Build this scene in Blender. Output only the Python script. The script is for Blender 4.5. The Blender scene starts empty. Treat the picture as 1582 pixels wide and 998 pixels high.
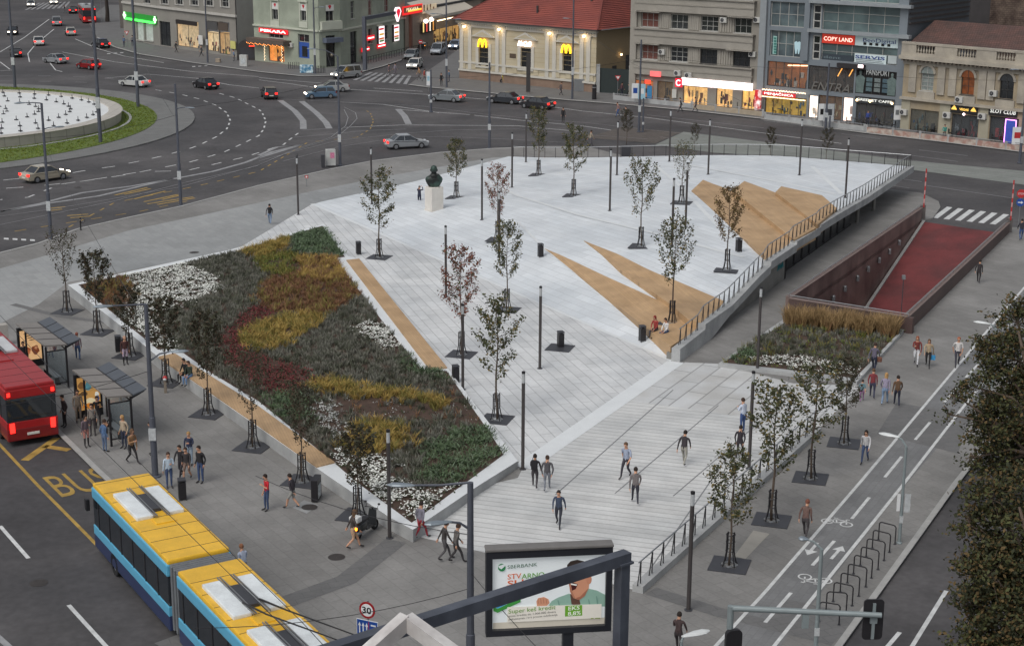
import bpy, bmesh, math, random
import numpy as np
from mathutils import Vector, Matrix, Euler
R = math.radians
random.seed(7)
SC = bpy.context.scene
COL = SC.collection

# ------------------------------------------------------------------ camera, sky, sun, exposure
FPX, PITCH, ROLL, CAMH = 2500.0, R(15.3), R(0.35), 27.0
_cp, _sp, _cr, _sr = math.cos(PITCH), math.sin(PITCH), math.cos(ROLL), math.sin(ROLL)
FW = Vector((0, _cp, -_sp)); _rt = Vector((1, 0, 0)); _up = Vector((0, _sp, _cp))
RT = _cr * _rt + _sr * _up; UP = -_sr * _rt + _cr * _up
CAM = Vector((0, 0, CAMH))
cd = bpy.data.cameras.new('camera'); cam = bpy.data.objects.new('camera', cd); COL.objects.link(cam)
cam.matrix_world = Matrix(((RT.x, UP.x, -FW.x, 0), (RT.y, UP.y, -FW.y, 0), (RT.z, UP.z, -FW.z, CAMH), (0, 0, 0, 1)))
cd.sensor_width = 36; cd.sensor_fit = 'HORIZONTAL'; cd.lens = FPX / 1582 * 36
cd.clip_start = 0.5; cd.clip_end = 4000
SC.camera = cam
SUN_EL, SUN_AZ = 52, 215            # degrees; azimuth clockwise from +Y
wd = bpy.data.worlds.new('World'); SC.world = wd; wd.use_nodes = True
nt = wd.node_tree; bg = nt.nodes['Background']
sky = nt.nodes.new('ShaderNodeTexSky'); sky.sky_type = 'NISHITA'; sky.sun_disc = False
sky.sun_elevation = R(SUN_EL); sky.sun_rotation = R(SUN_AZ); sky.air_density = 1.0; sky.dust_density = 4.0; sky.ozone_density = 1.0
hs = nt.nodes.new('ShaderNodeHueSaturation'); hs.inputs['Saturation'].default_value = 0.30
nt.links.new(sky.outputs[0], hs.inputs['Color']); nt.links.new(hs.outputs[0], bg.inputs['Color'])
bg.inputs['Strength'].default_value = 0.10
sl = bpy.data.lights.new('sun', 'SUN'); sl.energy = 0.8; sl.angle = R(35); sl.color = (1.0, 0.96, 0.9)
so = bpy.data.objects.new('sun', sl); COL.objects.link(so)
so.rotation_euler = (R(90 - SUN_EL), 0, R(180 - SUN_AZ)); so.location = (0, 0, 80)
SC.view_settings.view_transform = 'Standard'; SC.view_settings.look = 'None'
SC.view_settings.exposure = 0.28; SC.view_settings.gamma = 1.0; SC.view_settings.use_curve_mapping = False

# ------------------------------------------------------------------ pixel -> place helpers
def ray(px, py): return RT * ((px - 791) / FPX) - UP * ((py - 499) / FPX) + FW
def G(px, py, z=0.0):
    d = ray(px, py); return CAM + d * ((z - CAMH) / d.z)
def vplane(px, py, A, B):            # pixel ray against the vertical plane through A and B
    d = ray(px, py); n = Vector((-(B - A).y, (B - A).x, 0)); t = (A - CAM).dot(n) / d.dot(n)
    return CAM + d * t
def PJ(P):
    X = Vector(P) - CAM; z = X.dot(FW); return (791 + FPX * X.dot(RT) / z, 499 - FPX * X.dot(UP) / z)
def inpoly(x, y, P):
    c = False; j = len(P) - 1
    for i in range(len(P)):
        if (P[i][1] > y) != (P[j][1] > y) and x < (P[j][0] - P[i][0]) * (y - P[i][1]) / (P[j][1] - P[i][1]) + P[i][0]: c = not c
        j = i
    return c
def lin(c): return tuple((v / 255 / 12.92 if v / 255 <= .04045 else ((v / 255 + .055) / 1.055) ** 2.4) for v in c)

# ------------------------------------------------------------------ materials
MATS = {}
def mat(name, rgb=(128, 128, 128), rough=.7, var=.12, scale=2.0, metal=0.0, bump=0.0, emit=0.0, emit_rgb=None, spec=.5,
        tile=None, joint=.6, two=None, two_scale=.3, alpha=1.0, trans=0.0, coat=0.0, fine=0.0):
    if name in MATS: return MATS[name]
    m = bpy.data.materials.new(name); m.use_nodes = True; MATS[name] = m
    n = m.node_tree.nodes; l = m.node_tree.links; b = n['Principled BSDF']
    b.inputs['Roughness'].default_value = rough; b.inputs['Metallic'].default_value = metal
    b.inputs['Specular IOR Level'].default_value = spec
    if coat: b.inputs['Coat Weight'].default_value = coat
    if trans: b.inputs['Transmission Weight'].default_value = trans; b.inputs['IOR'].default_value = 1.2
    c = lin(rgb)
    tc = n.new('ShaderNodeTexCoord')
    col = None
    if var or two:
        nz = n.new('ShaderNodeTexNoise'); nz.inputs['Scale'].default_value = scale; nz.inputs['Detail'].default_value = 8; nz.inputs['Roughness'].default_value = .65
        l.new(tc.outputs['Object'], nz.inputs['Vector'])
        mp = n.new('ShaderNodeMapRange'); mp.inputs['From Min'].default_value = .3; mp.inputs['From Max'].default_value = .7
        mp.inputs['To Min'].default_value = 1 - var; mp.inputs['To Max'].default_value = 1 + var
        l.new(nz.outputs['Fac'], mp.inputs['Value'])
        base = n.new('ShaderNodeMix'); base.data_type = 'RGBA'
        base.inputs[6].default_value = (*c, 1); base.inputs[7].default_value = (*(lin(two) if two else c), 1)
        if two:
            n2 = n.new('ShaderNodeTexNoise'); n2.inputs['Scale'].default_value = two_scale; n2.inputs['Detail'].default_value = 6
            l.new(tc.outputs['Object'], n2.inputs['Vector'])
            m2 = n.new('ShaderNodeMapRange'); m2.inputs['From Min'].default_value = .42; m2.inputs['From Max'].default_value = .62
            l.new(n2.outputs['Fac'], m2.inputs['Value']); l.new(m2.outputs[0], base.inputs[0])
        else: base.inputs[0].default_value = 0
        mul = n.new('ShaderNodeMix'); mul.data_type = 'RGBA'; mul.blend_type = 'MULTIPLY'; mul.inputs[0].default_value = 1
        l.new(base.outputs[2], mul.inputs[6]); l.new(mp.outputs[0], mul.inputs[7]); col = mul.outputs[2]
    if fine:
        n3 = n.new('ShaderNodeTexNoise'); n3.inputs['Scale'].default_value = scale * 14; n3.inputs['Detail'].default_value = 3
        l.new(tc.outputs['Object'], n3.inputs['Vector'])
        m3 = n.new('ShaderNodeMapRange'); m3.inputs['From Min'].default_value = .3; m3.inputs['From Max'].default_value = .7
        m3.inputs['To Min'].default_value = 1 - fine; m3.inputs['To Max'].default_value = 1 + fine
        l.new(n3.outputs['Fac'], m3.inputs['Value'])
        mf = n.new('ShaderNodeMix'); mf.data_type = 'RGBA'; mf.blend_type = 'MULTIPLY'; mf.inputs[0].default_value = 1
        l.new(col, mf.inputs[6]); l.new(m3.outputs[0], mf.inputs[7]); col = mf.outputs[2]
    if tile:                              # (angle, course, length, gap): paving joints in place coordinates
        an, hh, ww, gap = tile[:4]
        mpn = n.new('ShaderNodeMapping'); mpn.inputs['Rotation'].default_value = (0, 0, -an)
        l.new(tc.outputs['Object'], mpn.inputs['Vector'])
        br = n.new('ShaderNodeTexBrick'); br.inputs['Scale'].default_value = 1; br.inputs['Row Height'].default_value = hh; br.inputs['Brick Width'].default_value = ww
        br.inputs['Mortar Size'].default_value = gap; br.inputs['Mortar Smooth'].default_value = .3; br.inputs['Bias'].default_value = 0
        br.inputs['Color1'].default_value = (.93, .93, .93, 1); br.inputs['Color2'].default_value = (1.05, 1.05, 1.05, 1); br.inputs['Mortar'].default_value = (joint,) * 3 + (1,)
        l.new(mpn.outputs[0], br.inputs['Vector'])
        mt = n.new('ShaderNodeMix'); mt.data_type = 'RGBA'; mt.blend_type = 'MULTIPLY'; mt.inputs[0].default_value = 1
        if col is not None: l.new(col, mt.inputs[6])
        else: mt.inputs[6].default_value = (*c, 1)
        l.new(br.outputs['Color'], mt.inputs[7]); col = mt.outputs[2]
    if col is not None: l.new(col, b.inputs['Base Color'])
    else: b.inputs['Base Color'].default_value = (*c, 1)
    if bump:
        bz = n.new('ShaderNodeTexNoise'); bz.inputs['Scale'].default_value = scale * 6; bz.inputs['Detail'].default_value = 5
        l.new(tc.outputs['Object'], bz.inputs['Vector'])
        bn = n.new('ShaderNodeBump'); bn.inputs['Strength'].default_value = bump; bn.inputs['Distance'].default_value = .03
        l.new(bz.outputs['Fac'], bn.inputs['Height']); l.new(bn.outputs[0], b.inputs['Normal'])
    if emit:
        b.inputs['Emission Strength'].default_value = emit
        if col is not None and emit_rgb is None: l.new(col, b.inputs['Emission Color'])
        else: b.inputs['Emission Color'].default_value = (*lin(emit_rgb or rgb), 1)
    return m

# ------------------------------------------------------------------ mesh builder
class MB:
    def __init__(s): s.v = []; s.f = []; s.m = []
    def add(s, vs, fs, mi=0):
        o = len(s.v); s.v += [tuple(p) for p in vs]; s.f += [tuple(o + i for i in q) for q in fs]; s.m += [mi] * len(fs); return s
    def box(s, x0, x1, y0, y1, z0, z1, mi=0):
        return s.add([(x0, y0, z0), (x1, y0, z0), (x1, y1, z0), (x0, y1, z0), (x0, y0, z1), (x1, y0, z1), (x1, y1, z1), (x0, y1, z1)],
                     [(0, 3, 2, 1), (4, 5, 6, 7), (0, 1, 5, 4), (1, 2, 6, 5), (2, 3, 7, 6), (3, 0, 4, 7)], mi)
    def bbox(s, x0, x1, y0, y1, z0, z1, b=.02, mi=0):    # box with chamfered edges
        bm = bmesh.new(); bmesh.ops.create_cube(bm, size=1)
        for v in bm.verts: v.co = Vector(((x0 + x1) / 2 + v.co.x * (x1 - x0), (y0 + y1) / 2 + v.co.y * (y1 - y0), (z0 + z1) / 2 + v.co.z * (z1 - z0)))
        bmesh.ops.bevel(bm, geom=bm.edges[:], offset=b, segments=2, affect='EDGES', profile=.6)
        bm.verts.index_update()
        s.add([v.co for v in bm.verts], [[v.index for v in f.verts] for f in bm.faces], mi); bm.free(); return s
    def obox(s, p0, p1, w, h, up=(0, 0, 1), mi=0):        # square bar from p0 to p1
        p0 = Vector(p0); p1 = Vector(p1); d = (p1 - p0).normalized(); u = Vector(up)
        sd = d.cross(u)
        if sd.length < 1e-4: sd = d.cross(Vector((0, 1, 0)))
        sd.normalize(); u = sd.cross(d).normalized(); a = sd * w / 2; b = u * h / 2
        vs = [p0 - a - b, p0 + a - b, p0 + a + b, p0 - a + b, p1 - a - b, p1 + a - b, p1 + a + b, p1 - a + b]
        return s.add(vs, [(0, 1, 2, 3), (4, 7, 6, 5), (0, 4, 5, 1), (1, 5, 6, 2), (2, 6, 7, 3), (3, 7, 4, 0)], mi)
    def tube(s, p0, p1, r0, r1=None, n=8, mi=0, caps=True):
        r1 = r0 if r1 is None else r1
        return s.path([p0, p1], [r0, r1], n, mi, caps)
    def path(s, pts, rs, n=8, mi=0, caps=True):
        pts = [Vector(p) for p in pts]; rs = rs if isinstance(rs, (list, tuple)) else [rs] * len(pts)
        vs = []; fs = []; pa = None
        for i, p in enumerate(pts):
            d = (pts[min(i + 1, len(pts) - 1)] - pts[max(i - 1, 0)]).normalized()
            a = (pa - d * pa.dot(d)) if pa is not None else d.cross(Vector((.31, .87, .23)) if abs(d.z) > .8 else Vector((0, 0, 1)))
            a.normalize(); pa = a; b = d.cross(a)
            for k in range(n):
                t = 2 * math.pi * k / n; vs.append(p + (a * math.cos(t) + b * math.sin(t)) * rs[i])
        for i in range(len(pts) - 1):
            for k in range(n): fs.append((i * n + k, i * n + (k + 1) % n, (i + 1) * n + (k + 1) % n, (i + 1) * n + k))
        if caps: fs.append(tuple(range(n))[::-1]); fs.append(tuple((len(pts) - 1) * n + k for k in range(n)))
        return s.add(vs, fs, mi)
    def lathe(s, prof, c=(0, 0, 0), n=24, mi=0, closed=False):
        vs = []; fs = []
        for r, z in prof:
            for k in range(n): t = 2 * math.pi * k / n; vs.append((c[0] + r * math.cos(t), c[1] + r * math.sin(t), c[2] + z))
        for i in range(len(prof) - 1):
            for k in range(n): fs.append((i * n + k, i * n + (k + 1) % n, (i + 1) * n + (k + 1) % n, (i + 1) * n + k))
        if closed: fs.append(tuple(range(n))[::-1]); fs.append(tuple((len(prof) - 1) * n + k for k in range(n)))
        return s.add(vs, fs, mi)
    def ball(s, c, rx, ry=None, rz=None, n=10, mi=0):
        ry = ry or rx; rz = rz or rx; vs = []; fs = []; m = max(4, n // 2)
        for i in range(m + 1):
            a = math.pi * i / m
            for k in range(n): t = 2 * math.pi * k / n; vs.append((c[0] + rx * math.sin(a) * math.cos(t), c[1] + ry * math.sin(a) * math.sin(t), c[2] - rz * math.cos(a)))
        for i in range(m):
            for k in range(n): fs.append((i * n + k, i * n + (k + 1) % n, (i + 1) * n + (k + 1) % n, (i + 1) * n + k))
        return s.add(vs, fs, mi)
    def poly(s, pts, mi=0):              # any simple polygon, triangulated
        pts = [Vector(p) for p in pts]
        from mathutils.geometry import tessellate_polygon
        tr = tessellate_polygon([pts]); out = []
        for t in tr:
            a, b, c = (pts[i] for i in t)
            out.append(t if (b - a).cross(c - a).z >= 0 else t[::-1])
        return s.add(pts, out, mi)
    def prism(s, pts, z0=None, dz=None, mi=0):  # pts carry the top z; extrude down to z0 or by dz
        pts = [Vector(p) for p in pts]; s.poly(pts, mi); n = len(pts)
        low = [Vector((p.x, p.y, z0 if z0 is not None else p.z - dz)) for p in pts]
        ar = sum(pts[i].x * pts[(i + 1) % n].y - pts[(i + 1) % n].x * pts[i].y for i in range(n))
        for i in range(n):
            j = (i + 1) % n; q = [low[i], low[j], pts[j], pts[i]]
            s.add(q if ar > 0 else q[::-1], [(0, 1, 2, 3)], mi)
        if z0 is None or True:
            m = MB().poly(low); s.add(m.v, [f[::-1] for f in m.f], mi)
        return s
    def quad(s, a, b, c, d, mi=0): return s.add([a, b, c, d], [(0, 1, 2, 3)], mi)
    def xz(s, pts, y0, y1, mi=0):         # polygon given in (x,z), extruded from y0 to y1 (front face at y0)
        n = len(pts); from mathutils.geometry import tessellate_polygon
        tr = tessellate_polygon([[Vector((p[0], p[1], 0)) for p in pts]])
        A = [(p[0], y0, p[1]) for p in pts]; B = [(p[0], y1, p[1]) for p in pts]
        s.add(A, tr, mi); s.add(B, [t[::-1] for t in tr], mi)
        for i in range(n): j = (i + 1) % n; s.add([A[i], A[j], B[j], B[i]], [(0, 1, 2, 3)], mi)
        return s
    def build(s, name, mats, parent=None, smooth=False, fix=True):
        me = bpy.data.meshes.new(name); me.from_pydata([tuple(p) for p in s.v], [], s.f)
        for m in (mats if isinstance(mats, (list, tuple)) else [mats]): me.materials.append(m)
        if any(s.m): me.polygons.foreach_set('material_index', s.m)
        if smooth: me.polygons.foreach_set('use_smooth', [True] * len(me.polygons))
        if fix and len(s.f) < 6000:
            bm = bmesh.new(); bm.from_mesh(me); bmesh.ops.recalc_face_normals(bm, faces=bm.faces[:]); bm.to_mesh(me); bm.free()
        me.update()
        o = bpy.data.objects.new(name, me); COL.objects.link(o)
        if parent: o.parent = parent
        return o

def tag(o, label, cat, group=None, kind=None):
    o['label'] = label; o['category'] = cat
    if group: o['group'] = group
    if kind: o['kind'] = kind
    return o
def thing(name, label, cat, loc=(0, 0, 0), rz=0.0, group=None):
    o = bpy.data.objects.new(name, None); COL.objects.link(o); o.empty_display_size = .3
    o.location = loc; o.rotation_euler = (0, 0, rz); return tag(o, label, cat, group)
def struct(o): o['kind'] = 'structure'; return o
def kids(o): return [c for c in bpy.data.objects if c.parent == o]
def dup(root, loc, rz=0.0, label=None, group=None, scale=None):
    r = root.copy(); COL.objects.link(r); r.location = loc; r.rotation_euler = (0, 0, rz)
    if label: r['label'] = label
    if group: r['group'] = group
    if scale is not None: r.scale = scale if hasattr(scale, '__len__') else (scale,) * 3
    for ch in root.children:
        c = ch.copy(); COL.objects.link(c); c.parent = r
        for g in ch.children:
            d = g.copy(); COL.objects.link(d); d.parent = c
    return r
def setmat(o, i, m):
    o.material_slots[i].link = 'OBJECT'; o.material_slots[i].material = m
FONT = None
def text_mb(txt, size, mb=None, org=(0, 0, 0), xd=(1, 0, 0), ud=(0, 0, 1), mi=0, depth=.02, width=None, align='LEFT', shear=0, bold=.0):
    cu = bpy.data.curves.new('t', 'FONT'); cu.body = txt; cu.size = size; cu.align_x = align; cu.extrude = depth / 2; cu.shear = shear; cu.offset = bold; cu.resolution_u = 3
    ob = bpy.data.objects.new('t', cu); COL.objects.link(ob)
    dg = bpy.context.evaluated_depsgraph_get(); dg.update(); me = bpy.data.meshes.new_from_object(ob.evaluated_get(dg))
    vs = [v.co.copy() for v in me.vertices]; fs = [tuple(p.vertices) for p in me.polygons]
    bpy.data.objects.remove(ob); bpy.data.curves.remove(cu); bpy.data.meshes.remove(me)
    mb = mb or MB()
    if not vs: return mb
    x0 = min(v.x for v in vs); x1 = max(v.x for v in vs); k = 1.0
    if width: k = width / max(1e-6, x1 - x0)
    off = x0 if align == 'LEFT' else 0
    X = Vector(xd); U = Vector(ud); N = X.cross(U); O = Vector(org)
    mb.add([O + X * ((v.x - off) * k) + U * v.y + N * v.z for v in vs], fs, mi); return mb
# ================================================================== SETTING
def ang(a, b, z=0): d = G(*b, z) - G(*a, z); return math.atan2(d.y, d.x)
AN_UP = ang((540, 400), (690, 570)); AN_LOW = ang((926, 626), (1136, 647)); AN_FOLD = ang((483, 315), (1030, 556)); AN_BIKE = ang((1182, 914), (1526, 510)); AN_LANE = ang((60, 750), (280, 973))
m_road = mat('asphalt', (66, 65, 67), .85, .24, .22, two=(82, 80, 81), two_scale=.07, bump=.2, fine=.14)
m_pave = mat('pavement_grey', (120, 119, 117), .8, .13, .5, two=(134, 133, 131), two_scale=.12, tile=(AN_LANE, .6, 1.2, .018), joint=.80, bump=.08, fine=.07)
m_pavefar = mat('pavement_pale', (150, 152, 152), .75, .09, .25, two=(134, 137, 138), two_scale=.05, tile=(AN_FOLD, .6, 1.2, .016), joint=.86, fine=.06)
m_walk = mat('pavement_dark', (104, 104, 104), .8, .10, .5, tile=(.4, .5, .8, .02), joint=.8, fine=.06)
m_plaza = mat('granite_white', (206, 208, 209), .6, .11, .5, two=(192, 195, 197), two_scale=.35, tile=(AN_UP, .62, 2.2, .026), joint=.60, fine=.05)
m_low = mat('granite_steps', (202, 203, 202), .6, .12, .5, two=(186, 188, 188), two_scale=.3, tile=(AN_LOW, .5, 90, .045), joint=.68, fine=.05)
m_lowb = mat('granite_slabs', (194, 196, 197), .6, .08, .7, two=(182, 182, 180), two_scale=.3, tile=(AN_BIKE, 1.1, 3.4, .05), joint=.55, fine=.05)
m_deck = mat('deck_granite', (210, 215, 219), .55, .06, .6, two=(200, 206, 211), two_scale=.25, tile=(AN_FOLD, .62, 2.4, .02), joint=.72, fine=.03)
m_strip = mat('granite_strip', (214, 218, 220), .55, .05, .9, fine=.04)
m_bike = mat('bike_paving', (118, 119, 120), .8, .10, .5, two=(106, 107, 108), two_scale=.2, tile=(AN_BIKE, .3, .6, .012), joint=.82, fine=.07)
m_cobble = mat('cobbles', (112, 111, 110), .85, .2, 1.5, tile=(AN_BIKE, .25, .35, .03), joint=.6, fine=.1)
m_kerb = mat('kerb_stone', (158, 158, 156), .75, .12, 2)
m_paint = mat('road_paint', (196, 198, 198), .7, .2, 2.5)
m_paintg = mat('worn_paint', (140, 141, 143), .75, .22, 1.8)
m_yellow = mat('yellow_paint', (160, 132, 66), .75, .3, 1.5)
m_rail = mat('tram_rail', (138, 138, 140), .5, .1, 3)
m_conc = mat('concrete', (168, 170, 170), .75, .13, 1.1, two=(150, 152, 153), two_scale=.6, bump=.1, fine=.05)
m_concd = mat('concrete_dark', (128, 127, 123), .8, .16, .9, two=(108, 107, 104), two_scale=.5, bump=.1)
m_wood = mat('timber_deck', (184, 153, 116), .6, .10, 1.2, two=(172, 142, 106), two_scale=.5, tile=(AN_UP, .14, 3.5, .008), joint=.72, fine=.05)
m_black = mat('black_steel', (44, 43, 46), .45, .08, 4, metal=.3)
m_dkgrey = mat('dark_grey_steel', (66, 67, 72), .5, .08, 4, metal=.2)
m_alu = mat('brushed_aluminium', (150, 153, 156), .35, .06, 5, metal=.6)
m_glassy = mat('clear_glass', (190, 200, 204), .05, 0, 1, trans=.9, spec=.5)
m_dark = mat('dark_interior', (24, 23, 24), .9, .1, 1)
m_white = mat('white_paint', (215, 217, 218), .5, .05, 2)
ROADZ = -.12

def slab(name, px, m, z=0.0, low=-.3): return struct(MB().prism([G(*p, z) for p in px], z0=low).build(name, m))
def sheet(name, px, m, z=.004): return struct(MB().poly([G(*p, z) for p in px]).build(name, m))

# ------------------------------------------------------------------ ramp down to the garage (a notch in the pavement)
NL, NR, FR, FL = G(1222, 460, 1.0), G(1405, 489, 1.0), G(1560, 345, .8), G(1425, 322, 1.0)
def pxof(P): return PJ(P)
island = [(-260, 470), (0, 390), (60, 375), (120, 353), (200, 335), (280, 318), (400, 286), (505, 262), (575, 248), (680, 235), (760, 229), (840, 226), (905, 226), (960, 240), (1100, 262), (1374, 292), (1422, 298), (1450, 311), (1453, 320), (1441, 337)]
fl0 = Vector((FL.x, FL.y, 0)); nl0 = Vector((NL.x, NL.y, 0)); nr0 = Vector((NR.x, NR.y, 0)); fr0 = Vector((FR.x, FR.y, 0))
from mathutils.geometry import tessellate_polygon
_o = [Vector((-500, 15, ROADZ)), Vector((500, 15, ROADZ))] + [G(*p, ROADZ) for p in ((4200, 60), (2500, -140), (-900, -140), (-2600, 60))]
_h = [Vector((p.x, p.y, ROADZ)) for p in (fl0 + (nl0 - fl0) * .0, nl0, nr0, fr0)]
_a = _o + _h; _t = tessellate_polygon([_o, _h])
_m = MB(); _m.add(_a, [t if (_a[t[1]] - _a[t[0]]).cross(_a[t[2]] - _a[t[0]]).z > 0 else t[::-1] for t in _t]); struct(_m.build('ground', m_road))
pit = [pxof(fl0), pxof(nl0), pxof(nr0), pxof(fr0)]
kerb = [(1600, 352), (1800, 400), (1560, 640), (1475, 748), (1295, 998), (1190, 1150), (470, 1150), (470, 998), (330, 890), (152, 725), (83, 657), (0, 575), (-130, 440)]
slab('pavement', island + pit + [(1556, 351)] + kerb[:1] + kerb[1:], m_pave)
mh = mat('iron_cover', (70, 66, 64), .6, .2, 4, metal=.4)
for px, py, z in ((478, 783, .016), (60, 900, ROADZ), (330, 230, ROADZ), (430, 205, ROADZ), (600, 190, ROADZ), (730, 178, ROADZ), (250, 130, ROADZ), (1200, 215, ROADZ), (1390, 232, ROADZ), (120, 290, ROADZ), (395, 640, .004), (520, 860, .004), (300, 390, .008), (560, 300, .008)): q = G(px, py, z + .008); struct(MB().lathe([(.36, 0), (.01, 0)], q, 16).build('manhole_cover', mh))
# kerb stones along the bus lane and the side road
k = MB()
for line in ([(330, 892), (152, 727), (83, 659), (0, 577), (-120, 450)], [(1560, 640), (1475, 748), (1295, 998), (1200, 1135)], [(-200, 452), (0, 391), (60, 376), (120, 354), (200, 336), (280, 319), (400, 287), (505, 263), (575, 249), (680, 236), (760, 230), (840, 227)]):
    P = [G(*p, .012) for p in line]
    for a, b in zip(P[:-1], P[1:]): k.obox(a, b, .26, .05)
struct(k.build('kerb', m_kerb))
sheet('pavement_paler', [(-200, 428), (0, 415), (60, 398), (200, 356), (300, 335), (480, 296), (600, 272), (760, 244), (782, 243), (640, 281), (483, 315), (370, 384), (355, 388), (105, 436), (60, 470), (0, 500), (-120, 520)], m_pavefar)
plaza = [(370, 383), (483, 315), (640, 281), (786, 242), (1044, 559), (808, 722), (690, 572), (540, 402), (500, 348)]
# keep the flat plaza to the fold line, the raised deck takes over behind it
sheet('plaza_paving', [(370, 383), (483, 315), (1044, 559), (808, 722), (800, 712), (690, 572), (540, 402), (500, 350)], m_plaza, .006)
sheet('plaza_steps', [(808, 722), (962, 617), (1180, 648), (1238, 690), (985, 912), (860, 880), (735, 850), (640, 827), (740, 752), (800, 738)], m_low, .006)
sheet('plaza_slabs', [(962, 617), (1044, 559), (1112, 562), (1225, 592), (1330, 596), (1238, 690), (1180, 648)], m_lowb, .006)
def strip(name, px, w, m, z=.012, zf=None):
    mb = MB(); P = [G(*p, z) if zf is None else zf(p) for p in px]
    nn = []
    for i in range(len(P)): d = (P[min(i + 1, len(P) - 1)] - P[max(i - 1, 0)]).normalized(); nn.append(Vector((-d.y, d.x, 0)).normalized() * w / 2)
    mb.add([q for p, n in zip(P, nn) for q in (p - n, p + n)], [(2 * i, 2 * i + 2, 2 * i + 3, 2 * i + 1) for i in range(len(P) - 1)])
    return struct(mb.build(name, m))
strip('plaza_strip', [(808, 722), (1044, 559)], 1.0, m_strip, .014)
strip('plaza_strip', [(483, 315), (1040, 557)], .45, m_strip, .016)
for a, b in (((858, 764), (1040, 602)), ((950, 762), (1110, 626)), ((1040, 766), (1205, 625)), ((905, 862), (950, 762))[:0] or ((1000, 885), (1150, 667))): strip('plaza_seam', [a, b], .06, mat('joint_dark', (120, 122, 124)), .012)
sheet('patch_slab', [(1151.5, 863), (1134, 859), (1164, 819), (1189, 824)], mat('patch_beige', (150, 147, 140), .8, .1, 1), .012); sheet('patch_slab', [(452, 784), (470, 772), (492, 780), (474, 793)], m_pavefar, .012)
strip('pavement_band', [(250, 1000), (535, 895), (612, 835)], 1.0, m_walk, .007)
strip('pavement_band', [(1005, 912), (1110, 945), (1290, 990)], .8, m_walk, .007)
strip('pavement_band', [(20, 470), (90, 488), (180, 500)], .5, m_walk, .008)
sheet('bike_path', [(1105, 1000), (1135, 965), (1322, 752), (1526, 512), (1590, 440), (1700, 470), (1560, 560), (1475, 660), (1382, 768), (1180, 1030)], m_bike, .006)
sheet('pavement_joint_band', [(1182, 955), (1300, 985), (1330, 950), (1215, 925)], m_walk, .009)
sheet('pavement_joint_band', [(1385, 622), (1500, 640), (1480, 700), (1355, 670)], m_walk, .008)
sheet('tram_platform', [(1012, 224), (1056, 204), (1200, 222), (1400, 248), (1620, 268), (1620, 291), (1404, 262), (1240, 246), (1100, 236)], mat('platform_concrete', (122, 126, 122), .85, .14, .4, fine=.08), ROADZ + .03)
sheet('tram_paving', [(962, 196), (1012, 201), (1052, 205), (1012, 222), (905, 213)], mat('brown_setts', (92, 86, 82), .85, .2, 1.2, tile=(.3, .25, .35, .03)), ROADZ + .02)
slab('pavement_opposite', [(632, 131), (663, 135), (800, 148), (883, 155), (947, 160), (1068, 171), (1174, 183), (1182, 186), (1334, 205), (1455, 219), (1582, 235), (1800, 262), (1800, 120), (1000, 60), (735, 55), (690, 90), (668, 105), (652, 116)], m_walk)
slab('pavement_opposite', [(135, 30), (150, 58), (177, 73), (217, 84), (298, 97), (400, 111), (470, 118), (520, 117), (560, 111), (590, 103), (620, 93), (650, 72), (668, 62), (640, 20), (200, 8), (165, 8)], m_walk)
k = MB()
for line in ([(632, 131), (663, 135), (800, 148), (883, 155), (947, 160), (1068, 171), (1174, 183), (1334, 205), (1455, 219), (1582, 235)], [(150, 58), (177, 73), (217, 84), (298, 97), (400, 111), (470, 118), (520, 117), (560, 111), (590, 103), (620, 93)]):
    P = [G(*p, .012) for p in line]
    for a, b in zip(P[:-1], P[1:]): k.obox(a, b, .3, .05)
struct(k.build('kerb', m_kerb))

# pit walls and floor
def lerp(a, b, t): return a + (b - a) * t
q = vplane(1335, 473, fl0, nl0); L = (nl0 - fl0).length; tq = (Vector((q.x, q.y, 0)) - fl0).length / L; zn = q.z / tq
rw = thing('ramp_wall', 'dark red-brown parapet walls round the sunken garage ramp with small wall lamps', 'wall', nl0)
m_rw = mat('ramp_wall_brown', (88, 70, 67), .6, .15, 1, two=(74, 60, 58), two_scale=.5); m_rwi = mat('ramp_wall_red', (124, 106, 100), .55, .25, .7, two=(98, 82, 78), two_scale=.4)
def loc(P): return Vector(P) - nl0
def wallseg(name, A, B, zA, zB, lowA, lowB, th, inner, m):
    d = (B - A).normalized(); n = Vector((-d.y, d.x, 0)) * th * inner; mb = MB()
    a, b = loc(Vector((A.x, A.y, 0))), loc(Vector((B.x, B.y, 0)))
    vs = [a + Vector((0, 0, lowA)), b + Vector((0, 0, lowB)), b + n + Vector((0, 0, lowB)), a + n + Vector((0, 0, lowA)), a + Vector((0, 0, zA)), b + Vector((0, 0, zB)), b + n + Vector((0, 0, zB)), a + n + Vector((0, 0, zA))]
    mb.add(vs, [(0, 3, 2, 1), (4, 5, 6, 7), (0, 1, 5, 4), (1, 2, 6, 5), (2, 3, 7, 6), (3, 0, 4, 7)])
    return mb.build(name, m, rw)
zl = zn
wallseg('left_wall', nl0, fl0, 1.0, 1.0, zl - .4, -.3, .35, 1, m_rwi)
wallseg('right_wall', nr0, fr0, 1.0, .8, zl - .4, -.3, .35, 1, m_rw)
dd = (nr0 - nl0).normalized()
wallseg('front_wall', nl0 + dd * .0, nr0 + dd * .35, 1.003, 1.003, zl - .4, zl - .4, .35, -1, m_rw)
cap = MB()
for a, b, za, zb in ((nl0, fl0, 1.03, 1.03), (nr0, fr0, 1.03, .83), (nl0, nr0, 1.035, 1.035)):
    d = (b - a).normalized(); n = Vector((-d.y, d.x, 0))
    if a is nl0 and b is nr0: n = -n
    o_ = n * .17
    cap.obox(loc(a + o_) + Vector((0, 0, za)), loc(b + o_) + Vector((0, 0, zb)), .42, .05)
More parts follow.
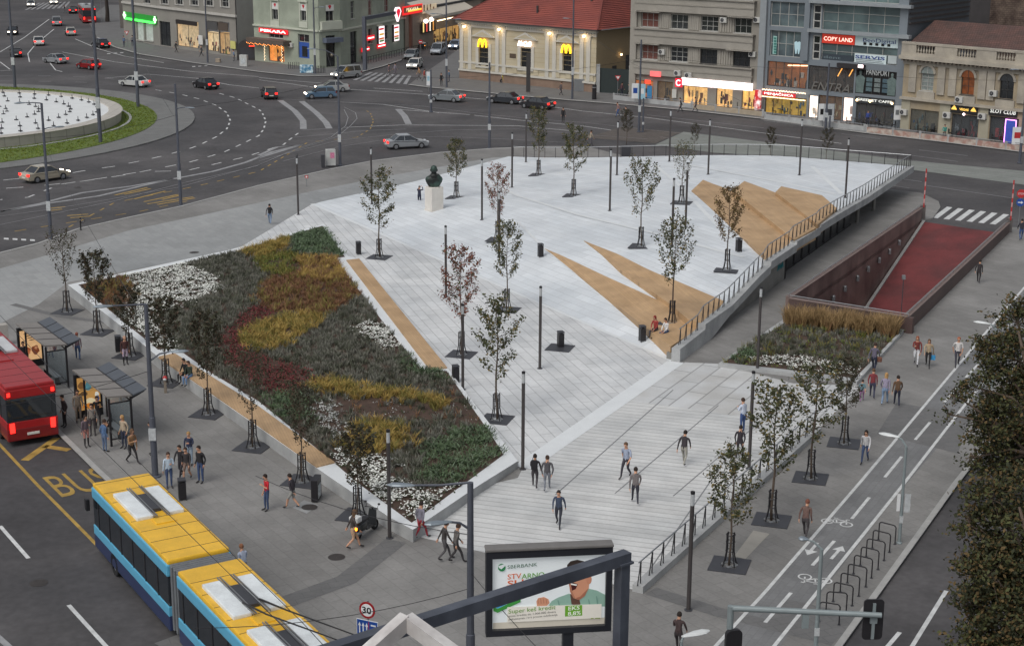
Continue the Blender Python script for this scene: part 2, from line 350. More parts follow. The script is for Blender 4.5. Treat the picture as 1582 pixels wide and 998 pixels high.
cap.build('coping', mat('coping_brown', (120, 104, 99), .6, .12, 2), rw)
hr = MB()
for a, b, za, zb in ((nl0, fl0, 1.2, 1.2), (nr0, fr0, 1.2, 1.0), (nl0, nr0, 1.2, 1.2)):
    d = (b - a).normalized(); n = Vector((-d.y, d.x, 0)) * (.17 if not (b is nr0) else -.17)
    hr.tube(loc(a + n) + Vector((0, 0, za)), loc(b + n) + Vector((0, 0, zb)), .03)
    nn = int((b - a).length / 1.3)
    for i in range(nn + 1):
        t = i / nn; p = loc(a + n + (b - a) * t); z = za + (zb - za) * t; hr.tube(p + Vector((0, 0, z - .18)), p + Vector((0, 0, z)), .018, n=5)
hr.build('handrail', m_alu, rw)
ul = (nl0 - fl0).normalized(); rn = Vector((-ul.y, ul.x, 0)); 
if (nr0 - nl0).dot(rn) < 0: rn = -rn
for px, py in ((1388, 375), (1373, 388.6), (1357, 402), (1340, 415.6), (1323.6, 430), (1304, 446), (1286, 461)):
    p = vplane(px, py, fl0 + rn * .02, nl0 + rn * .02); l_ = MB().box(-.1, .1, -.1, .1, -.2, .2).ball((0, 0, .15), .13, .13, .1, 8); ob = l_.build('wall_lamp', m_alu, rw); ob.location = loc(p + rn * .08)
fl = MB(); N = 12
A0, B0, A1, B1 = fl0, fr0, nl0, nr0
far = [Vector((A0.x, A0.y, ROADZ + .01)), Vector((B0.x, B0.y, ROADZ + .01))]
for i in range(N):
    t0, t1 = i / N, (i + 1) / N
    def pt(a, b, t): p = lerp(a, b, t); return Vector((p.x, p.y, ROADZ + .012 + zl * t))
    fl.quad(pt(A0, A1, t0), pt(A0, A1, t1), pt(B0, B1, t1), pt(B0, B1, t0))
struct(fl.build('ramp_floor', mat('ramp_red', (108, 50, 51), .8, .24, .4, two=(88, 46, 47), two_scale=.3, bump=.15, fine=.08)))
rc = MB(); w_ = .22
rc.obox(pt(A0, A1, 0) + rn * .2 + Vector((0, 0, .05)), pt(A0, A1, 1) + rn * .2 + Vector((0, 0, .05)), w_, .14)
struct(rc.build('ramp_kerb', m_kerb))

from mathutils.geometry import tessellate_polygon
# ------------------------------------------------------------------ raised deck: height field over the plan
E0 = G(1044, 559); ED = (G(1220, 431) - E0).normalized(); EN = Vector((-ED.y, ED.x, 0))
def st(p): r = Vector((p[0], p[1], 0)) - E0; return r.dot(ED), r.dot(EN)
def fr(s, t, z=0): q = E0 + ED * s + EN * t; return Vector((q.x, q.y, z))
LP = [st(G(*p)) for p in ((1044, 559), (483, 315), (640, 281), (786, 242))]
def width(s): return float(np.interp(s, [p[0] for p in LP], [p[1] for p in LP]))
def zrim(s): return float(np.interp(s, [0, 2, 4.3, 9.3, 17.3, 30, 62], [.02, .4, .74, 1.20, 2.10, 2.34, 2.34]))
def zdeck(x, y):
    s, t = st((x, y))
    if s < 0 or s > 63 or t < -.01: return 0.0
    w = max(width(s), .01); v = t / w
    if v >= 1: return 0.0
    g = min(1, (1 - v) / .72); g = g * g * (3 - 2 * g) * .55 + g * .45
    return zrim(s) * g
def D(px, py):                         # the spot on the deck (or the flat plaza) seen at a photo pixel
    d = ray(px, py); t = 40.0; p = CAM
    lo = None
    while t < 400:
        q = CAM + d * t
        if q.z <= max(0.0, zdeck(q.x, q.y)): lo = t; break
        t += .25
    if lo is None: return G(px, py)
    a, b = lo - .25, lo
    for _ in range(24):
        m = (a + b) / 2; q = CAM + d * m
        if q.z <= max(0.0, zdeck(q.x, q.y)): b = m
        else: a = m
    return CAM + d * b
far_px = [(786, 242), (830, 241.5), (880, 241), (950, 240), (1010, 240), (1060, 240), (1130, 242), (1235, 247), (1320, 252), (1380, 255)]
farP = [D(*p) for p in far_px]; farP = [p for p in farP if p.z > -1] 
SF = 60.0
deck = thing('raised_deck', 'white stone deck rising to a cantilevered tip over a glazed cafe front', 'deck', E0)
dl = lambda P: Vector(P) - E0
NS, NT = 60, 30; vs = []; fs = []
def sfar(v):                           # far edge: s as a function of position across the deck
    return float(np.interp(v, [0, 1], [SF, LP[3][0]]))
for i in range(NS + 1):
    for j in range(NT + 1):
        v = j / NT; s = max(i / NS * sfar(v), 0.0); t = v * width(s); P = fr(s, t)
        vs.append(dl((P.x, P.y, zdeck(P.x, P.y) * 1.0 + .010 if t > 0 else zrim(s) + .010)))
for i in range(NS):
    for j in range(NT): a = i * (NT + 1) + j; fs.append((a, a + NT + 1, a + NT + 2, a + 1))
mbd = MB(); mbd.add([(p.x, p.y, p.z) for p in vs], fs)
o = mbd.build('deck_paving', m_deck, deck, fix=False)
if o.data.polygons[20].normal.z < 0: o.data.flip_normals()
# fascia along the free edge, with a raised coping that steps over the timber seats
prof = [(0, .80), (4.3, .92), (4.35, 1.24), (9.3, 1.25), (11.5, 1.5), (15, 1.95), (17.3, 2.14), (17.4, 2.42), (23.4, 2.42), (23.45, 2.62), (29.5, 2.5), (29.55, 2.66), (35.2, 2.58), (43.5, 2.36), (SF + .3, 2.37)]
def zcop(s): return float(np.interp(s, [p[0] for p in prof], [p[1] for p in prof]))
mb = MB(); 
def ribbon(mb, t0, t1, top, low, s0=0, s1=SF + .3, n=80):
    ss = sorted(set([s0, s1] + [p[0] for p in prof if s0 < p[0] < s1] + [s0 + (s1 - s0) * i / n for i in range(n + 1)]))
    for a, b in zip(ss[:-1], ss[1:]):
        A = [fr(a, t0, low(a)), fr(a, t1, low(a)), fr(a, t1, top(a)), fr(a, t0, top(a))]; B = [fr(b, t0, low(b)), fr(b, t1, low(b)), fr(b, t1, top(b)), fr(b, t0, top(b))]
        A = [dl(p) for p in A]; B = [dl(p) for p in B]
        mb.quad(A[0], B[0], B[3], A[3]); mb.quad(A[3], B[3], B[2], A[2]); mb.quad(A[2], B[2], B[1], A[1]); mb.quad(A[1], B[1], B[0], A[0])
    for s, fl_ in ((s0, 0), (s1, 1)):
        q = [dl(fr(s, t0, low(s))), dl(fr(s, t1, low(s))), dl(fr(s, t1, top(s))), dl(fr(s, t0, top(s)))]; mb.quad(*(q if fl_ else q[::-1]))
ribbon(mb, -.25, .28, lambda s: zcop(s), lambda s: -.05 if s < 4.5 else max(-.05, zcop(s) - .55 - max(0, 9 - s) * .2))
mb.build('edge_coping', m_conc, deck)
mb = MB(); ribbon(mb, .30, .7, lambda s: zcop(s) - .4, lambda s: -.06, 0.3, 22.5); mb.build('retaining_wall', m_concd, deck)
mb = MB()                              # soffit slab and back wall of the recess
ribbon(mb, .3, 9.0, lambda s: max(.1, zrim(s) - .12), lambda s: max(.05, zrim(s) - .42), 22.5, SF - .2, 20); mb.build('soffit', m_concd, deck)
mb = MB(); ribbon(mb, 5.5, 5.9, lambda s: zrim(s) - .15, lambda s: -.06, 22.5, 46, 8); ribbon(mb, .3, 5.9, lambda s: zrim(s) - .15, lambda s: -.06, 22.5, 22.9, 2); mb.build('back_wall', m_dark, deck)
gl = MB(); fm = MB()
for i in range(10):
    s = 23 + i * 2.0
    a, b = fr(s, .95), fr(s + 1.9, .95); z1 = zrim(s) - .45
    gl.quad(dl((a.x, a.y, .1)), dl((b.x, b.y, .1)), dl((b.x, b.y, z1)), dl((a.x, a.y, z1)))
    fm.obox(dl((a.x, a.y, -.05)), dl((a.x, a.y, z1 + .1)), .1, .12, up=(1, 0, 0))
fm.obox(dl(fr(23, .93, .1)), dl(fr(43, .93, .1)), .08, .1)
gl.build('cafe_glazing', mat('cafe_glass', (34, 36, 38), .08, .1, 1, spec=.8), deck); fm.build('mullions', m_black, deck)
for s in (44.5, 50):
    c = MB(); a = fr(s, .75, -.05); c.tube(dl(a), dl((a.x, a.y, zrim(s) - .4)), .14, n=12); c.build('column', m_concd, deck)
gr = MB()
rnd = random.Random(3)
a, b = fr(20.9, .285, 1.0), fr(22.1, .285, 1.0)
gp = []
for i in range(9):
    s = 20.7 + i * .17; z = 1.15 + .35 * ((i % 2) - .5) + .1 * rnd.random(); gp.append(dl(fr(s, .285, z)))
gr.path(gp, .04, n=5); gr.build('graffiti', mat('teal_spray', (42, 128, 136), .6, .1, 3), deck)
# far edge fascia
mb = MB()
for j in range(NT):
    v0, v1 = j / NT, (j + 1) / NT; P = []
    for v in (v0, v1): s = sfar(v); t = v * width(s); Q = fr(s, t); P.append((Q, zdeck(Q.x, Q.y) if v > 0 else zrim(s)))
    a, b = P
    mb.quad(dl((a[0].x, a[0].y, a[1] - .5)), dl((b[0].x, b[0].y, max(b[1] - .5, -.3))), dl((b[0].x, b[0].y, b[1] + .012)), dl((a[0].x, a[0].y, a[1] + .012)))
mb.build('far_fascia', m_conc, deck)
# fold lines of paler stone and timber seats
def foldline(pts, w):
    P = []; mb = MB()
    for a, b in zip(pts[:-1], pts[1:]):
        for i in range(8): P.append(D(a[0] + (b[0] - a[0]) * i / 8, a[1] + (b[1] - a[1]) * i / 8))
    P.append(D(*pts[-1])); n0 = []
    for i, p in enumerate(P): d = (P[min(i + 1, len(P) - 1)] - P[max(i - 1, 0)]).normalized(); n0.append(Vector((-d.y, d.x, 0)).normalized() * w / 2)
    up = Vector((0, 0, .028)); mb.add([dl(q + up) for p, n in zip(P, n0) for q in (p - n, p + n)], [(2 * i, 2 * i + 2, 2 * i + 3, 2 * i + 1) for i in range(len(P) - 1)]); mb.build('fold_line', m_strip, deck, fix=False)
foldline([(755, 282), (800, 303), (896, 333), (1012, 361), (1103, 386), (1150, 398)], .45)
foldline([(1010, 254), (1053, 290), (1095, 335), (1130, 370)], .35)
foldline([(1062, 255), (1130, 268), (1200, 281), (1290, 300)], .4); foldline([(1255, 258), (1300, 300)], .4)
foldline([(800, 343), (842, 385), (930, 452), (1000, 510), (1036, 545)], .25)
m_woodr = mat('timber_seat', (184, 153, 116), .55, .10, 1.0, two=(172, 142, 106), two_scale=.6, tile=(ang((843, 387), (1038, 537)), .16, 4.0, .008), joint=.75, fine=.05)
m_woodr2 = mat('timber_seat_upper', (184, 153, 116), .55, .10, 1.0, two=(172, 142, 106), two_scale=.6, tile=(ang((1068, 295), (1180, 392)), .16, 4.0, .008), joint=.75, fine=.05)
def seat(spec, m):
    P = []
    for px, py, z in spec:
        if z is None: q = D(px, py); q = q + Vector((0, 0, .03))
        elif z < 0: q = D(px, py); q = CAM + (G(px, py, q.z - z) - CAM)
        else: q = G(px, py, z)
        P.append(q)
    bm = bmesh.new(); vs = [bm.verts.new(p) for p in P]
    for t in tessellate_polygon([P]): bm.faces.new([vs[i] for i in t])
    for k in range(6):
        es = [e for e in bm.edges if e.calc_length() > .8]
        if es: bmesh.ops.subdivide_edges(bm, edges=es, cuts=1); bmesh.ops.triangulate(bm, faces=bm.faces[:])
    for v in bm.verts: v.co.z = max(v.co.z, zdeck(v.co.x, v.co.y) + .05)
    bmesh.ops.recalc_face_normals(bm, faces=bm.faces[:])
    if sum(f.normal.z for f in bm.faces) < 0: bmesh.ops.reverse_faces(bm, faces=bm.faces[:])
    mb = MB(); bm.verts.index_update(); mb.add([dl(v.co) for v in bm.verts], [[v.index for v in f.verts] for f in bm.faces])
    for e in bm.edges:
        if e.is_boundary: l = e.link_loops[0]; a, b = dl(l.vert.co), dl(l.link_loop_next.vert.co); dz = Vector((0, 0, .9)); mb.quad(b, a, a - dz, b - dz)
    bm.free(); return mb.build('timber_seat', m, deck, fix=False)
seat([(841, 385, None), (940, 430, None), (1030, 471, None), (1061, 497, .95), (1080, 508, .92), (1036, 535, .80), (940, 462, -.10)], m_woodr)
seat([(902, 373, None), (1010, 420, -.06), (1119, 467, 1.24), (1083, 499, 1.24), (1064, 494, 1.34), (1034, 469, 1.34), (960, 418, -.18)], m_woodr)
seat([(1068, 295, 2.34), (1086, 278, 2.34), (1131, 296, 2.36), (1224, 375, 2.42), (1187, 400, 2.42), (1170, 387, 2.4)], m_woodr2)
seat([(1131, 294, 2.72), (1150, 280, 2.72), (1199, 298, 2.72), (1261, 352, 2.68), (1227, 371, 2.70)], m_woodr2)
seat([(1198, 297, 3.02), (1207, 288, 3.02), (1270, 302, 2.95), (1293, 322, 2.80), (1263, 347, 2.84)], m_woodr2)

# ------------------------------------------------------------------ railings
def vpost(mb, P, d, h, w):
    mb.obox(P, P + Vector((0, 0, h)), .03, .06, up=d); mb.obox(P + d * -w, P + Vector((0, 0, h)), .03, .05, up=d)
rl = thing('railing', 'dark railing of V-shaped posts and pale rail along the stepped deck edge', 'railing', E0)
s = 1.0; n = 0
sp_ = []
while s < SF:
    sp_.append(s); s += .98
for s in sp_:
    vpost_mb = MB(); P = dl(fr(s, .12, zcop(s) - .02)); zt = float(np.interp(s, [0, 17, 20, 40, 60], [.95, 1.05, 1.05, 1.0, 1.0]))
    vpost(vpost_mb, P, ED, zt, .28); vpost_mb.build('post', m_black, rl)
hb = MB(); P = [dl(fr(s, .12, zcop(s) + float(np.interp(s, [0, 17, 20, 40, 60], [.95, 1.05, 1.05, 1.0, 1.0])))) for s in [sp_[0] - .2] + sp_ + [SF]]
hb.path(P, .035, n=6); hb.build('handrail', m_alu, rl)
rl = thing('railing', 'thin dark railing of straight posts along the far edge of the white deck', 'railing', dl(fr(SF, 0)) + E0)
o0 = rl.location.copy(); pts = []
nn = 34
for j in range(nn + 1):
    v = j / nn * .985; s = sfar(v) - .15; t = v * width(s); Q = fr(s, t); z = zdeck(Q.x, Q.y) if t > .05 else zrim(s)
    p = Vector((Q.x, Q.y, z)) - o0; pts.append(p + Vector((0, 0, 1.05)))
    MB().obox(p, p + Vector((0, 0, 1.05)), .04, .05, up=(1, 0, 0)).build('post', m_black, rl)
MB().path(pts, .03, n=6).build('handrail', m_alu, rl)
MB().path([p - Vector((0, 0, .98)) for p in pts], .015, n=4).build('bottom_rail', m_black, rl)
ka = G(985, 915); kb = G(1262, 668); kd = (kb - ka).normalized(); kl = (kb - ka).length
pk = thing('parapet_kerb', 'low pale stone kerb along the right side of the plaza steps', 'kerb', ka)
MB().obox(Vector((0, 0, .15)), kb - ka + Vector((0, 0, .15)), .45, .3).build('kerb_stone_run', m_conc, pk)
rl = thing('railing', 'dark V-post railing standing on the low kerb beside the plaza steps', 'railing', ka)
nn = int(kl / 1.12); pts = []
for i in range(nn + 1):
    P = kd * (.25 + i * 1.12) + Vector((0, 0, .30)); m_ = MB(); vpost(m_, P, kd, .95, .28); m_.build('post', m_black, rl); pts.append(P + Vector((0, 0, .95)))
MB().path([pts[0] - kd * .2] + pts + [pts[-1] + kd * .2], .032, n=6).build('handrail', m_alu, rl)

# ------------------------------------------------------------------ big planter
PA, PB, PC = G(105, 440, .72), G(640, 815, .58), G(500, 347, .06)
pn = (PB - PA).cross(PC - PA).normalized()
def T(px, py, dz=0.0):                 # pixel onto the planter's tilted top plane
    d = ray(px, py); o = Vector((0, 0, dz)); t = (PA + o - CAM).dot(pn) / d.dot(pn); return CAM + d * t
outer = [(105, 440), (355, 386), (500, 346), (538, 396), (556, 400), (692, 569), (800, 712), (739, 750), (638, 818), (602, 799), (526, 748), (488, 722), (245, 552), (186, 503)]
bed = [(121, 440), (360, 390), (498, 349), (533, 397), (517, 399), (590, 495), (650, 570), (690, 573), (760, 673), (778, 702), (636, 807), (549, 743), (518, 716), (400, 620), (328, 577), (273, 538), (244, 540), (186, 493)]
pl = thing('planter', 'large raised white stone planter with sloping planted top and built-in timber benches', 'planter', PA.copy())
po = Vector((PA.x, PA.y, 0)); pl.location = po
mb = MB(); P = [T(*p) - po for p in outer]; mb.prism(P, z0=-.1); mb.build('planter_wall', m_conc, pl)
mb = MB()
from mathutils.geometry import tessellate_polygon
Po = [T(*p, .006) - po for p in outer]; Pb = [T(*p, .006) - po for p in bed]
tr = tessellate_polygon([Po, Pb]); al = Po + Pb
mb.add(al, [t if (al[t[1]] - al[t[0]]).cross(al[t[2]] - al[t[0]]).z > 0 else t[::-1] for t in tr]); mb.build('coping', m_strip, pl)
mb = MB(); mb.poly([T(*p, .012) - po for p in bed]); mb.build('soil', mat('dark_mulch', (72, 56, 47), .95, .3, 2, bump=.4, fine=.2), pl)
P = [T(*p, .05) - po for p in ((270, 546), (400, 628), (460, 672), (517, 714), (489, 721), (400, 658), (245, 551))]
MB().prism([p + Vector((0, 0, .02)) for p in P], dz=.12).build('front_bench', m_wood, pl)
P = [T(*p, .05) - po for p in ((535, 402), (555, 400), (691, 568), (664, 571))]
MB().prism([p + Vector((0, 0, .02)) for p in P], dz=.12).build('back_bench', m_wood, pl)

# ------------------------------------------------------------------ planting
BED2 = [(1116, 560), (1222, 492), (1392, 512), (1322, 584)]
rng = np.random.default_rng(5)
def blades(pts, nb, h, w, spread, lean, jit=.35):
    """pts (N,3): tuft bases -> verts, faces of thin bent blades"""
    N = len(pts) * nb; base = np.repeat(pts, nb, 0); a = rng.uniform(0, 2 * np.pi, N); r = rng.uniform(0, 1, N) ** .5 * spread
    base = base + np.stack([np.cos(a) * r, np.sin(a) * r, np.zeros(N)], 1)
    hh = h * (1 + rng.uniform(-jit, jit, N)); le = lean * hh * rng.uniform(.2, 1, N); b = a + rng.uniform(-.6, .6, N)
    tip = base + np.stack([np.cos(b) * le, np.sin(b) * le, hh], 1); mid = base * .5 + tip * .5 + np.stack([-np.cos(b) * le * .22, -np.sin(b) * le * .22, hh * .12], 1)
    c = rng.uniform(0, np.pi, N); sd = np.stack([np.cos(c), np.sin(c), np.zeros(N)], 1) * (w * rng.uniform(.6, 1.3, N))[:, None]
    v = np.stack([base - sd * .6, base + sd * .6, mid + sd, mid - sd, tip + sd * .25, tip - sd * .25], 1).reshape(-1, 3)
    k = np.arange(N)[:, None] * 6; f = np.concatenate([k + [[0, 1, 2, 3]], k + [[3, 2, 4, 5]]], 0)
    return v, f
def leafquads(c, size, flat=.5, jit=.4):
    N = len(c); n = rng.normal(size=(N, 3)); n[:, 2] = np.abs(n[:, 2]) + flat * 2; n /= np.linalg.norm(n, axis=1)[:, None]
    a = np.cross(n, rng.normal(size=(N, 3))); a /= np.linalg.norm(a, axis=1)[:, None]; b = np.cross(n, a)
    s = (size * (1 + rng.uniform(-jit, jit, N)))[:, None]
    v = np.stack([c - a * s, c + b * s * .55, c + a * s, c - b * s * .55], 1).reshape(-1, 3)
    return v, np.arange(N)[:, None] * 4 + [[0, 1, 2, 3]]
def npmesh(name, parts, parent=None):
    """parts: list of (verts, faces(quads), material)"""
    me = bpy.data.meshes.new(name); V = np.concatenate([p[0] for p in parts]); off = 0; F = []; MI = []
    for i, (v, f, m) in enumerate(parts): F.append(f + off); off += len(v); MI.append(np.full(len(f), i, dtype=np.int32)); me.materials.append(m)
    F = np.concatenate(F).astype(np.int32); MI = np.concatenate(MI)
    me.vertices.add(len(V)); me.vertices.foreach_set('co', V.astype(np.float32).ravel())
    me.loops.add(F.size); me.loops.foreach_set('vertex_index', F.ravel()); me.polygons.add(len(F))
    me.polygons.foreach_set('loop_start', np.arange(len(F), dtype=np.int32) * 4); me.polygons.foreach_set('material_index', MI); me.update(); me.validate()
    o = bpy.data.objects.new(name, me); COL.objects.link(o)
    if parent: o.parent = parent
    return o
PATCH = [
 ('sedge', [(121, 440), (185, 421), (207, 450), (197, 470), (183, 487)]),
 ('white', [(190, 420), (262, 402), (300, 412), (325, 425), (343, 440), (335, 453), (310, 463), (275, 476), (240, 492), (252, 510), (275, 538), (240, 545), (185, 493), (197, 470), (207, 450)]),
 ('gold', [(355, 388), (365, 378), (400, 363), (440, 357), (446, 378), (440, 388), (400, 400), (385, 396)]),
 ('juniper', [(440, 357), (498, 348), (535, 398), (490, 400), (446, 390), (446, 378)]),
 ('green', [(388, 400), (440, 388), (462, 399), (450, 426), (410, 428)]),
 ('goldr', [(460, 400), (518, 399), (545, 432), (500, 440), (470, 430)]),
 ('rust', [(410, 430), (460, 400), (480, 425), (545, 432), (562, 455), (540, 470), (510, 488), (450, 488), (400, 478), (395, 455)]),
 ('red', [(338, 525), (365, 495), (400, 470), (440, 484), (400, 503), (372, 525), (380, 545), (440, 560), (485, 580), (475, 598), (450, 612), (400, 604), (352, 565)]),
 ('gold', [(372, 525), (400, 503), (440, 490), (500, 485), (498, 500), (470, 520), (440, 537), (400, 545), (380, 545)]),
 ('white', [(548, 505), (590, 496), (622, 537), (600, 541), (570, 530)]),
 ('gold', [(475, 600), (485, 590), (510, 588), (560, 600), (620, 605), (680, 620), (697, 630), (680, 635), (640, 622), (590, 620), (530, 615), (490, 612)]),
 ('silver', [(480, 625), (510, 620), (530, 640), (550, 670), (540, 684), (510, 672), (490, 650)]),
 ('mulch', [(510, 616), (590, 620), (670, 634), (700, 645), (640, 655), (560, 648), (530, 636)]),
 ('gold', [(540, 662), (580, 650), (630, 663), (630, 690), (600, 706), (555, 706), (520, 692)]),
 ('white', [(510, 692), (560, 706), (600, 708), (605, 742), (650, 762), (715, 752), (650, 800), (636, 810), (510, 715)]),
 ('juniper', [(650, 690), (700, 667), (770, 660), (785, 702), (715, 752), (640, 745), (655, 715)]),
 ('juniper', [(395, 598), (470, 608), (482, 640), (465, 668), (430, 640)]),
 ('juniper', [(620, 545), (650, 570), (692, 572), (700, 595), (660, 585), (620, 570)]),
 ('mulch', [(690, 600), (740, 640), (770, 690), (735, 668), (690, 632)]),
]
PATCH2 = [('golds', [(1222, 492), (1392, 512), (1382, 522), (1206, 502)]), ('white', [(1150, 556), (1215, 550), (1335, 572), (1325, 588), (1230, 576)]), ('juniper', [(1112, 562), (1150, 535), (1185, 553), (1150, 560)])]
lf = lambda n, c, v=.35: mat('leaf_' + n, c, .75, v, 1.3, spec=.25, fine=.15)
M_ = {'lav': lf('grey_lavender', (118, 118, 109)), 'lav2': lf('dark_lavender', (86, 89, 76)), 'gold': lf('golden_grass', (166, 142, 80)), 'gold2': lf('green_gold', (122, 116, 62)), 'rust': lf('rust_sedge', (134, 102, 74)), 'rust2': lf('brown_sedge', (112, 80, 60)),
      'red': lf('red_shrub', (112, 56, 58)), 'juniper': lf('juniper', (80, 98, 70)), 'juniper2': lf('juniper_blue', (98, 112, 92)), 'green': lf('green_shrub', (94, 106, 50)), 'petal': mat('white_petal', (226, 228, 222), .6, .05, 2, spec=.2), 'silver': lf('silver_leaf', (176, 178, 176)), 'straw': lf('straw_grass', (148, 124, 88)), 'under': lf('dark_leaf', (58, 66, 44))}
def scatter(poly, plane, patches, dens, seed):
    r_ = np.random.default_rng(seed); P = [plane(*p) for p in poly]
    x0, x1 = min(p.x for p in P), max(p.x for p in P); y0, y1 = min(p.y for p in P), max(p.y for p in P)
    P2 = [(p.x, p.y) for p in P]; pp = [(k, [(plane(*q).x, plane(*q).y) for q in q_]) for k, q_ in patches]
    out = {}; rows = int((y1 - y0) * dens ** .5); n = int((x1 - x0) * (y1 - y0) * dens)
    X = r_.uniform(x0, x1, n); Y = r_.uniform(y0, y1, n)
    for x, y in zip(X, Y):
        if not inpoly(x, y, P2): continue
        rw_ = (x * .62 + y * .78) / .62; gap = abs(rw_ - round(rw_)) > .40
        jx, jy = x + r_.normal() * .22, y + r_.normal() * .22; kind = 'lav'
        for k, q in pp:
            if inpoly(jx, jy, q): kind = k; break
        if gap and kind == 'lav': continue
        out.setdefault(kind, []).append((x, y))
    return {k: np.array(v) for k, v in out.items()}
def zpl(xy, p0, nrm): z = p0.z - ((xy[:, 0] - p0.x) * nrm.x + (xy[:, 1] - p0.y) * nrm.y) / nrm.z; return np.column_stack([xy, z])
LAB = {'lav': ('lavender', 'grey-green lavender and sage tufts in rows'), 'gold': ('ornamental_grass', 'golden ornamental grass in soft clumps'), 'sedge': ('sedge', 'orange-brown sedge at the planter corner'), 'white': ('white_flowers', 'low carpet of small white flowers'), 'juniper': ('juniper', 'spreading dark green juniper'), 'green': ('shrub_cover', 'bright green low shrubs'), 'goldr': ('ornamental_grass', 'mixed gold and brown grass tussocks beside the back bench'), 'rust': ('sedge', 'rust brown sedge tufts'), 'red': ('barberry', 'dark red low barberry'), 'silver': ('silver_plants', 'silvery white leaved plants'), 'mulch': ('sparse_plants', 'sparse young plants on dark brown mulch'), 'golds': ('ornamental_grass', 'straw coloured grass along the ramp parapet')}
def grow(kind, xy, p0, nrm, where):
    b = zpl(xy, p0, nrm); n = len(b); parts = []; sub = lambda k: b[rng.random(n) < k]
    up = lambda q, lo, hi: q + np.column_stack([rng.normal(0, .13, (len(q), 2)), rng.uniform(lo, hi, len(q))])
    rep = lambda q, k: np.repeat(q, k, 0)
    wj = lambda q, lo, hi: q + np.column_stack([rng.uniform(-.26, .26, (len(q), 2)), rng.uniform(lo, hi, len(q))])
    if kind == 'lav':
        sel = rng.random(n) < .6
        for q, m in ((b[sel], 'lav'), (b[~sel], 'lav2')): v, f = blades(q, 22, .28, .018, .17, .5); parts.append((v, f, M_[m]))
        v, f = leafquads(up(rep(b, 7), .02, .2), .05); parts.append((v, f, M_['lav2']))
    elif kind in ('gold', 'goldr'):
        sel = rng.random(n) < .6
        for q, m in ((b[sel], 'gold'), (b[~sel], 'gold2' if kind == 'gold' else 'rust')): v, f = blades(q, 28, .36, .013, .13, 1.0); parts.append((v, f, M_[m]))
    elif kind == 'golds': v, f = blades(rep(b, 2), 26, .9, .014, .14, .55); parts.append((v, f, M_['straw'])); v, f = blades(sub(.4), 14, .6, .02, .14, .7); parts.append((v, f, M_['rust']))
    elif kind in ('rust', 'sedge'):
        sel = rng.random(n) < .55
        for q, m in ((b[sel], 'rust'), (b[~sel], 'rust2')): v, f = blades(q, 20, .26, .014, .15, .9); parts.append((v, f, M_[m]))
        v, f = blades(sub(.2), 10, .4, .016, .15, .8); parts.append((v, f, M_['gold2']))
    elif kind == 'red': v, f = leafquads(up(rep(b, 15), .03, .28), .055, .2); parts.append((v, f, M_['red'])); v, f = leafquads(up(rep(b, 8), .02, .25), .05, .2); parts.append((v, f, M_['under']))
    elif kind == 'juniper':
        for k, m in ((10, 'juniper'), (6, 'juniper2')): v, f = blades(up(b, 0, .1), k, .16, .026, .26, 1.7); parts.append((v, f, M_[m]))
        v, f = leafquads(up(rep(b, 6), .02, .16), .06, .6); parts.append((v, f, M_['juniper']))
    elif kind == 'green': v, f = leafquads(up(rep(b, 16), .03, .24), .055, .3); parts.append((v, f, M_['green'])); v, f = blades(sub(.4), 10, .4, .016, .15, .6); parts.append((v, f, M_['gold2']))
    elif kind == 'white':
        v, f = leafquads(wj(rep(b, 8), .01, .12), .07, .5); parts.append((v, f, M_['under'])); v, f = leafquads(wj(rep(b, 10), .11, .19), .062, 1.8); parts.append((v, f, M_['petal']))
    elif kind == 'silver': v, f = leafquads(up(rep(sub(.7), 14), .02, .2), .055, .3); parts.append((v, f, M_['silver'])); v, f = leafquads(up(rep(b, 5), .01, .15), .06, .4); parts.append((v, f, M_['lav2']))
    elif kind == 'mulch':
        q = sub(.35); v, f = leafquads(up(rep(q, 7), .01, .14), .05, .5); parts.append((v, f, M_['under'])); v, f = leafquads(up(rep(sub(.1), 4), .02, .16), .05, .5); parts.append((v, f, M_['silver'])); v, f = blades(sub(.12), 8, .25, .015, .12, .8); parts.append((v, f, M_['rust']))
    nm, lab = LAB[kind]
    o = npmesh(nm, parts); tag(o, lab + ' ' + where, 'planting', None, 'stuff')
bedc = (sum(p[0] for p in bed) / len(bed), sum(p[1] for p in bed) / len(bed)); sc = scatter([(x + (bedc[0] - x) * .012, y + (bedc[1] - y) * .012) for x, y in bed], T, PATCH, 11.0, 11)
for kd_, xy in sc.items(): grow(kd_, xy, PA, pn, 'in the large planter')
P2T = lambda x, y: G(x, y, .16)
sc = scatter(BED2, P2T, PATCH2, 9.0, 12)
for kd_, xy in sc.items():
    if kd_ == 'lav':
        sel = np.random.default_rng(2).random(len(xy)) < .3; grow('green', xy[sel], Vector((0, 0, .16)), Vector((0, 0, 1)), 'in the smaller planter by the ramp'); xy = xy[~sel]
    grow(kd_, xy, Vector((0, 0, .16)), Vector((0, 0, 1)), 'in the smaller planter by the ramp')
b2 = thing('planter', 'smaller low-kerbed planting bed in front of the garage ramp', 'planter', G(1222, 580))
po = b2.location.copy(); out2 = [(1109, 562), (1218, 488), (1398, 508), (1324, 590), (1218, 576)]; in2 = [(1117, 560), (1222, 492), (1391, 511), (1321, 584), (1218, 571)]
mb = MB(); P1 = [G(*p, .2) - po for p in out2]; P2 = [G(*p, .2) - po for p in in2]
for i in range(5):
    j = (i + 1) % 5; a, b, c, d = P1[i], P1[j], P2[j], P2[i]; dn = Vector((0, 0, .28))
    mb.quad(a, b, c, d); mb.quad(a - dn, b - dn, b, a); mb.quad(d, c, c - dn, d - dn)
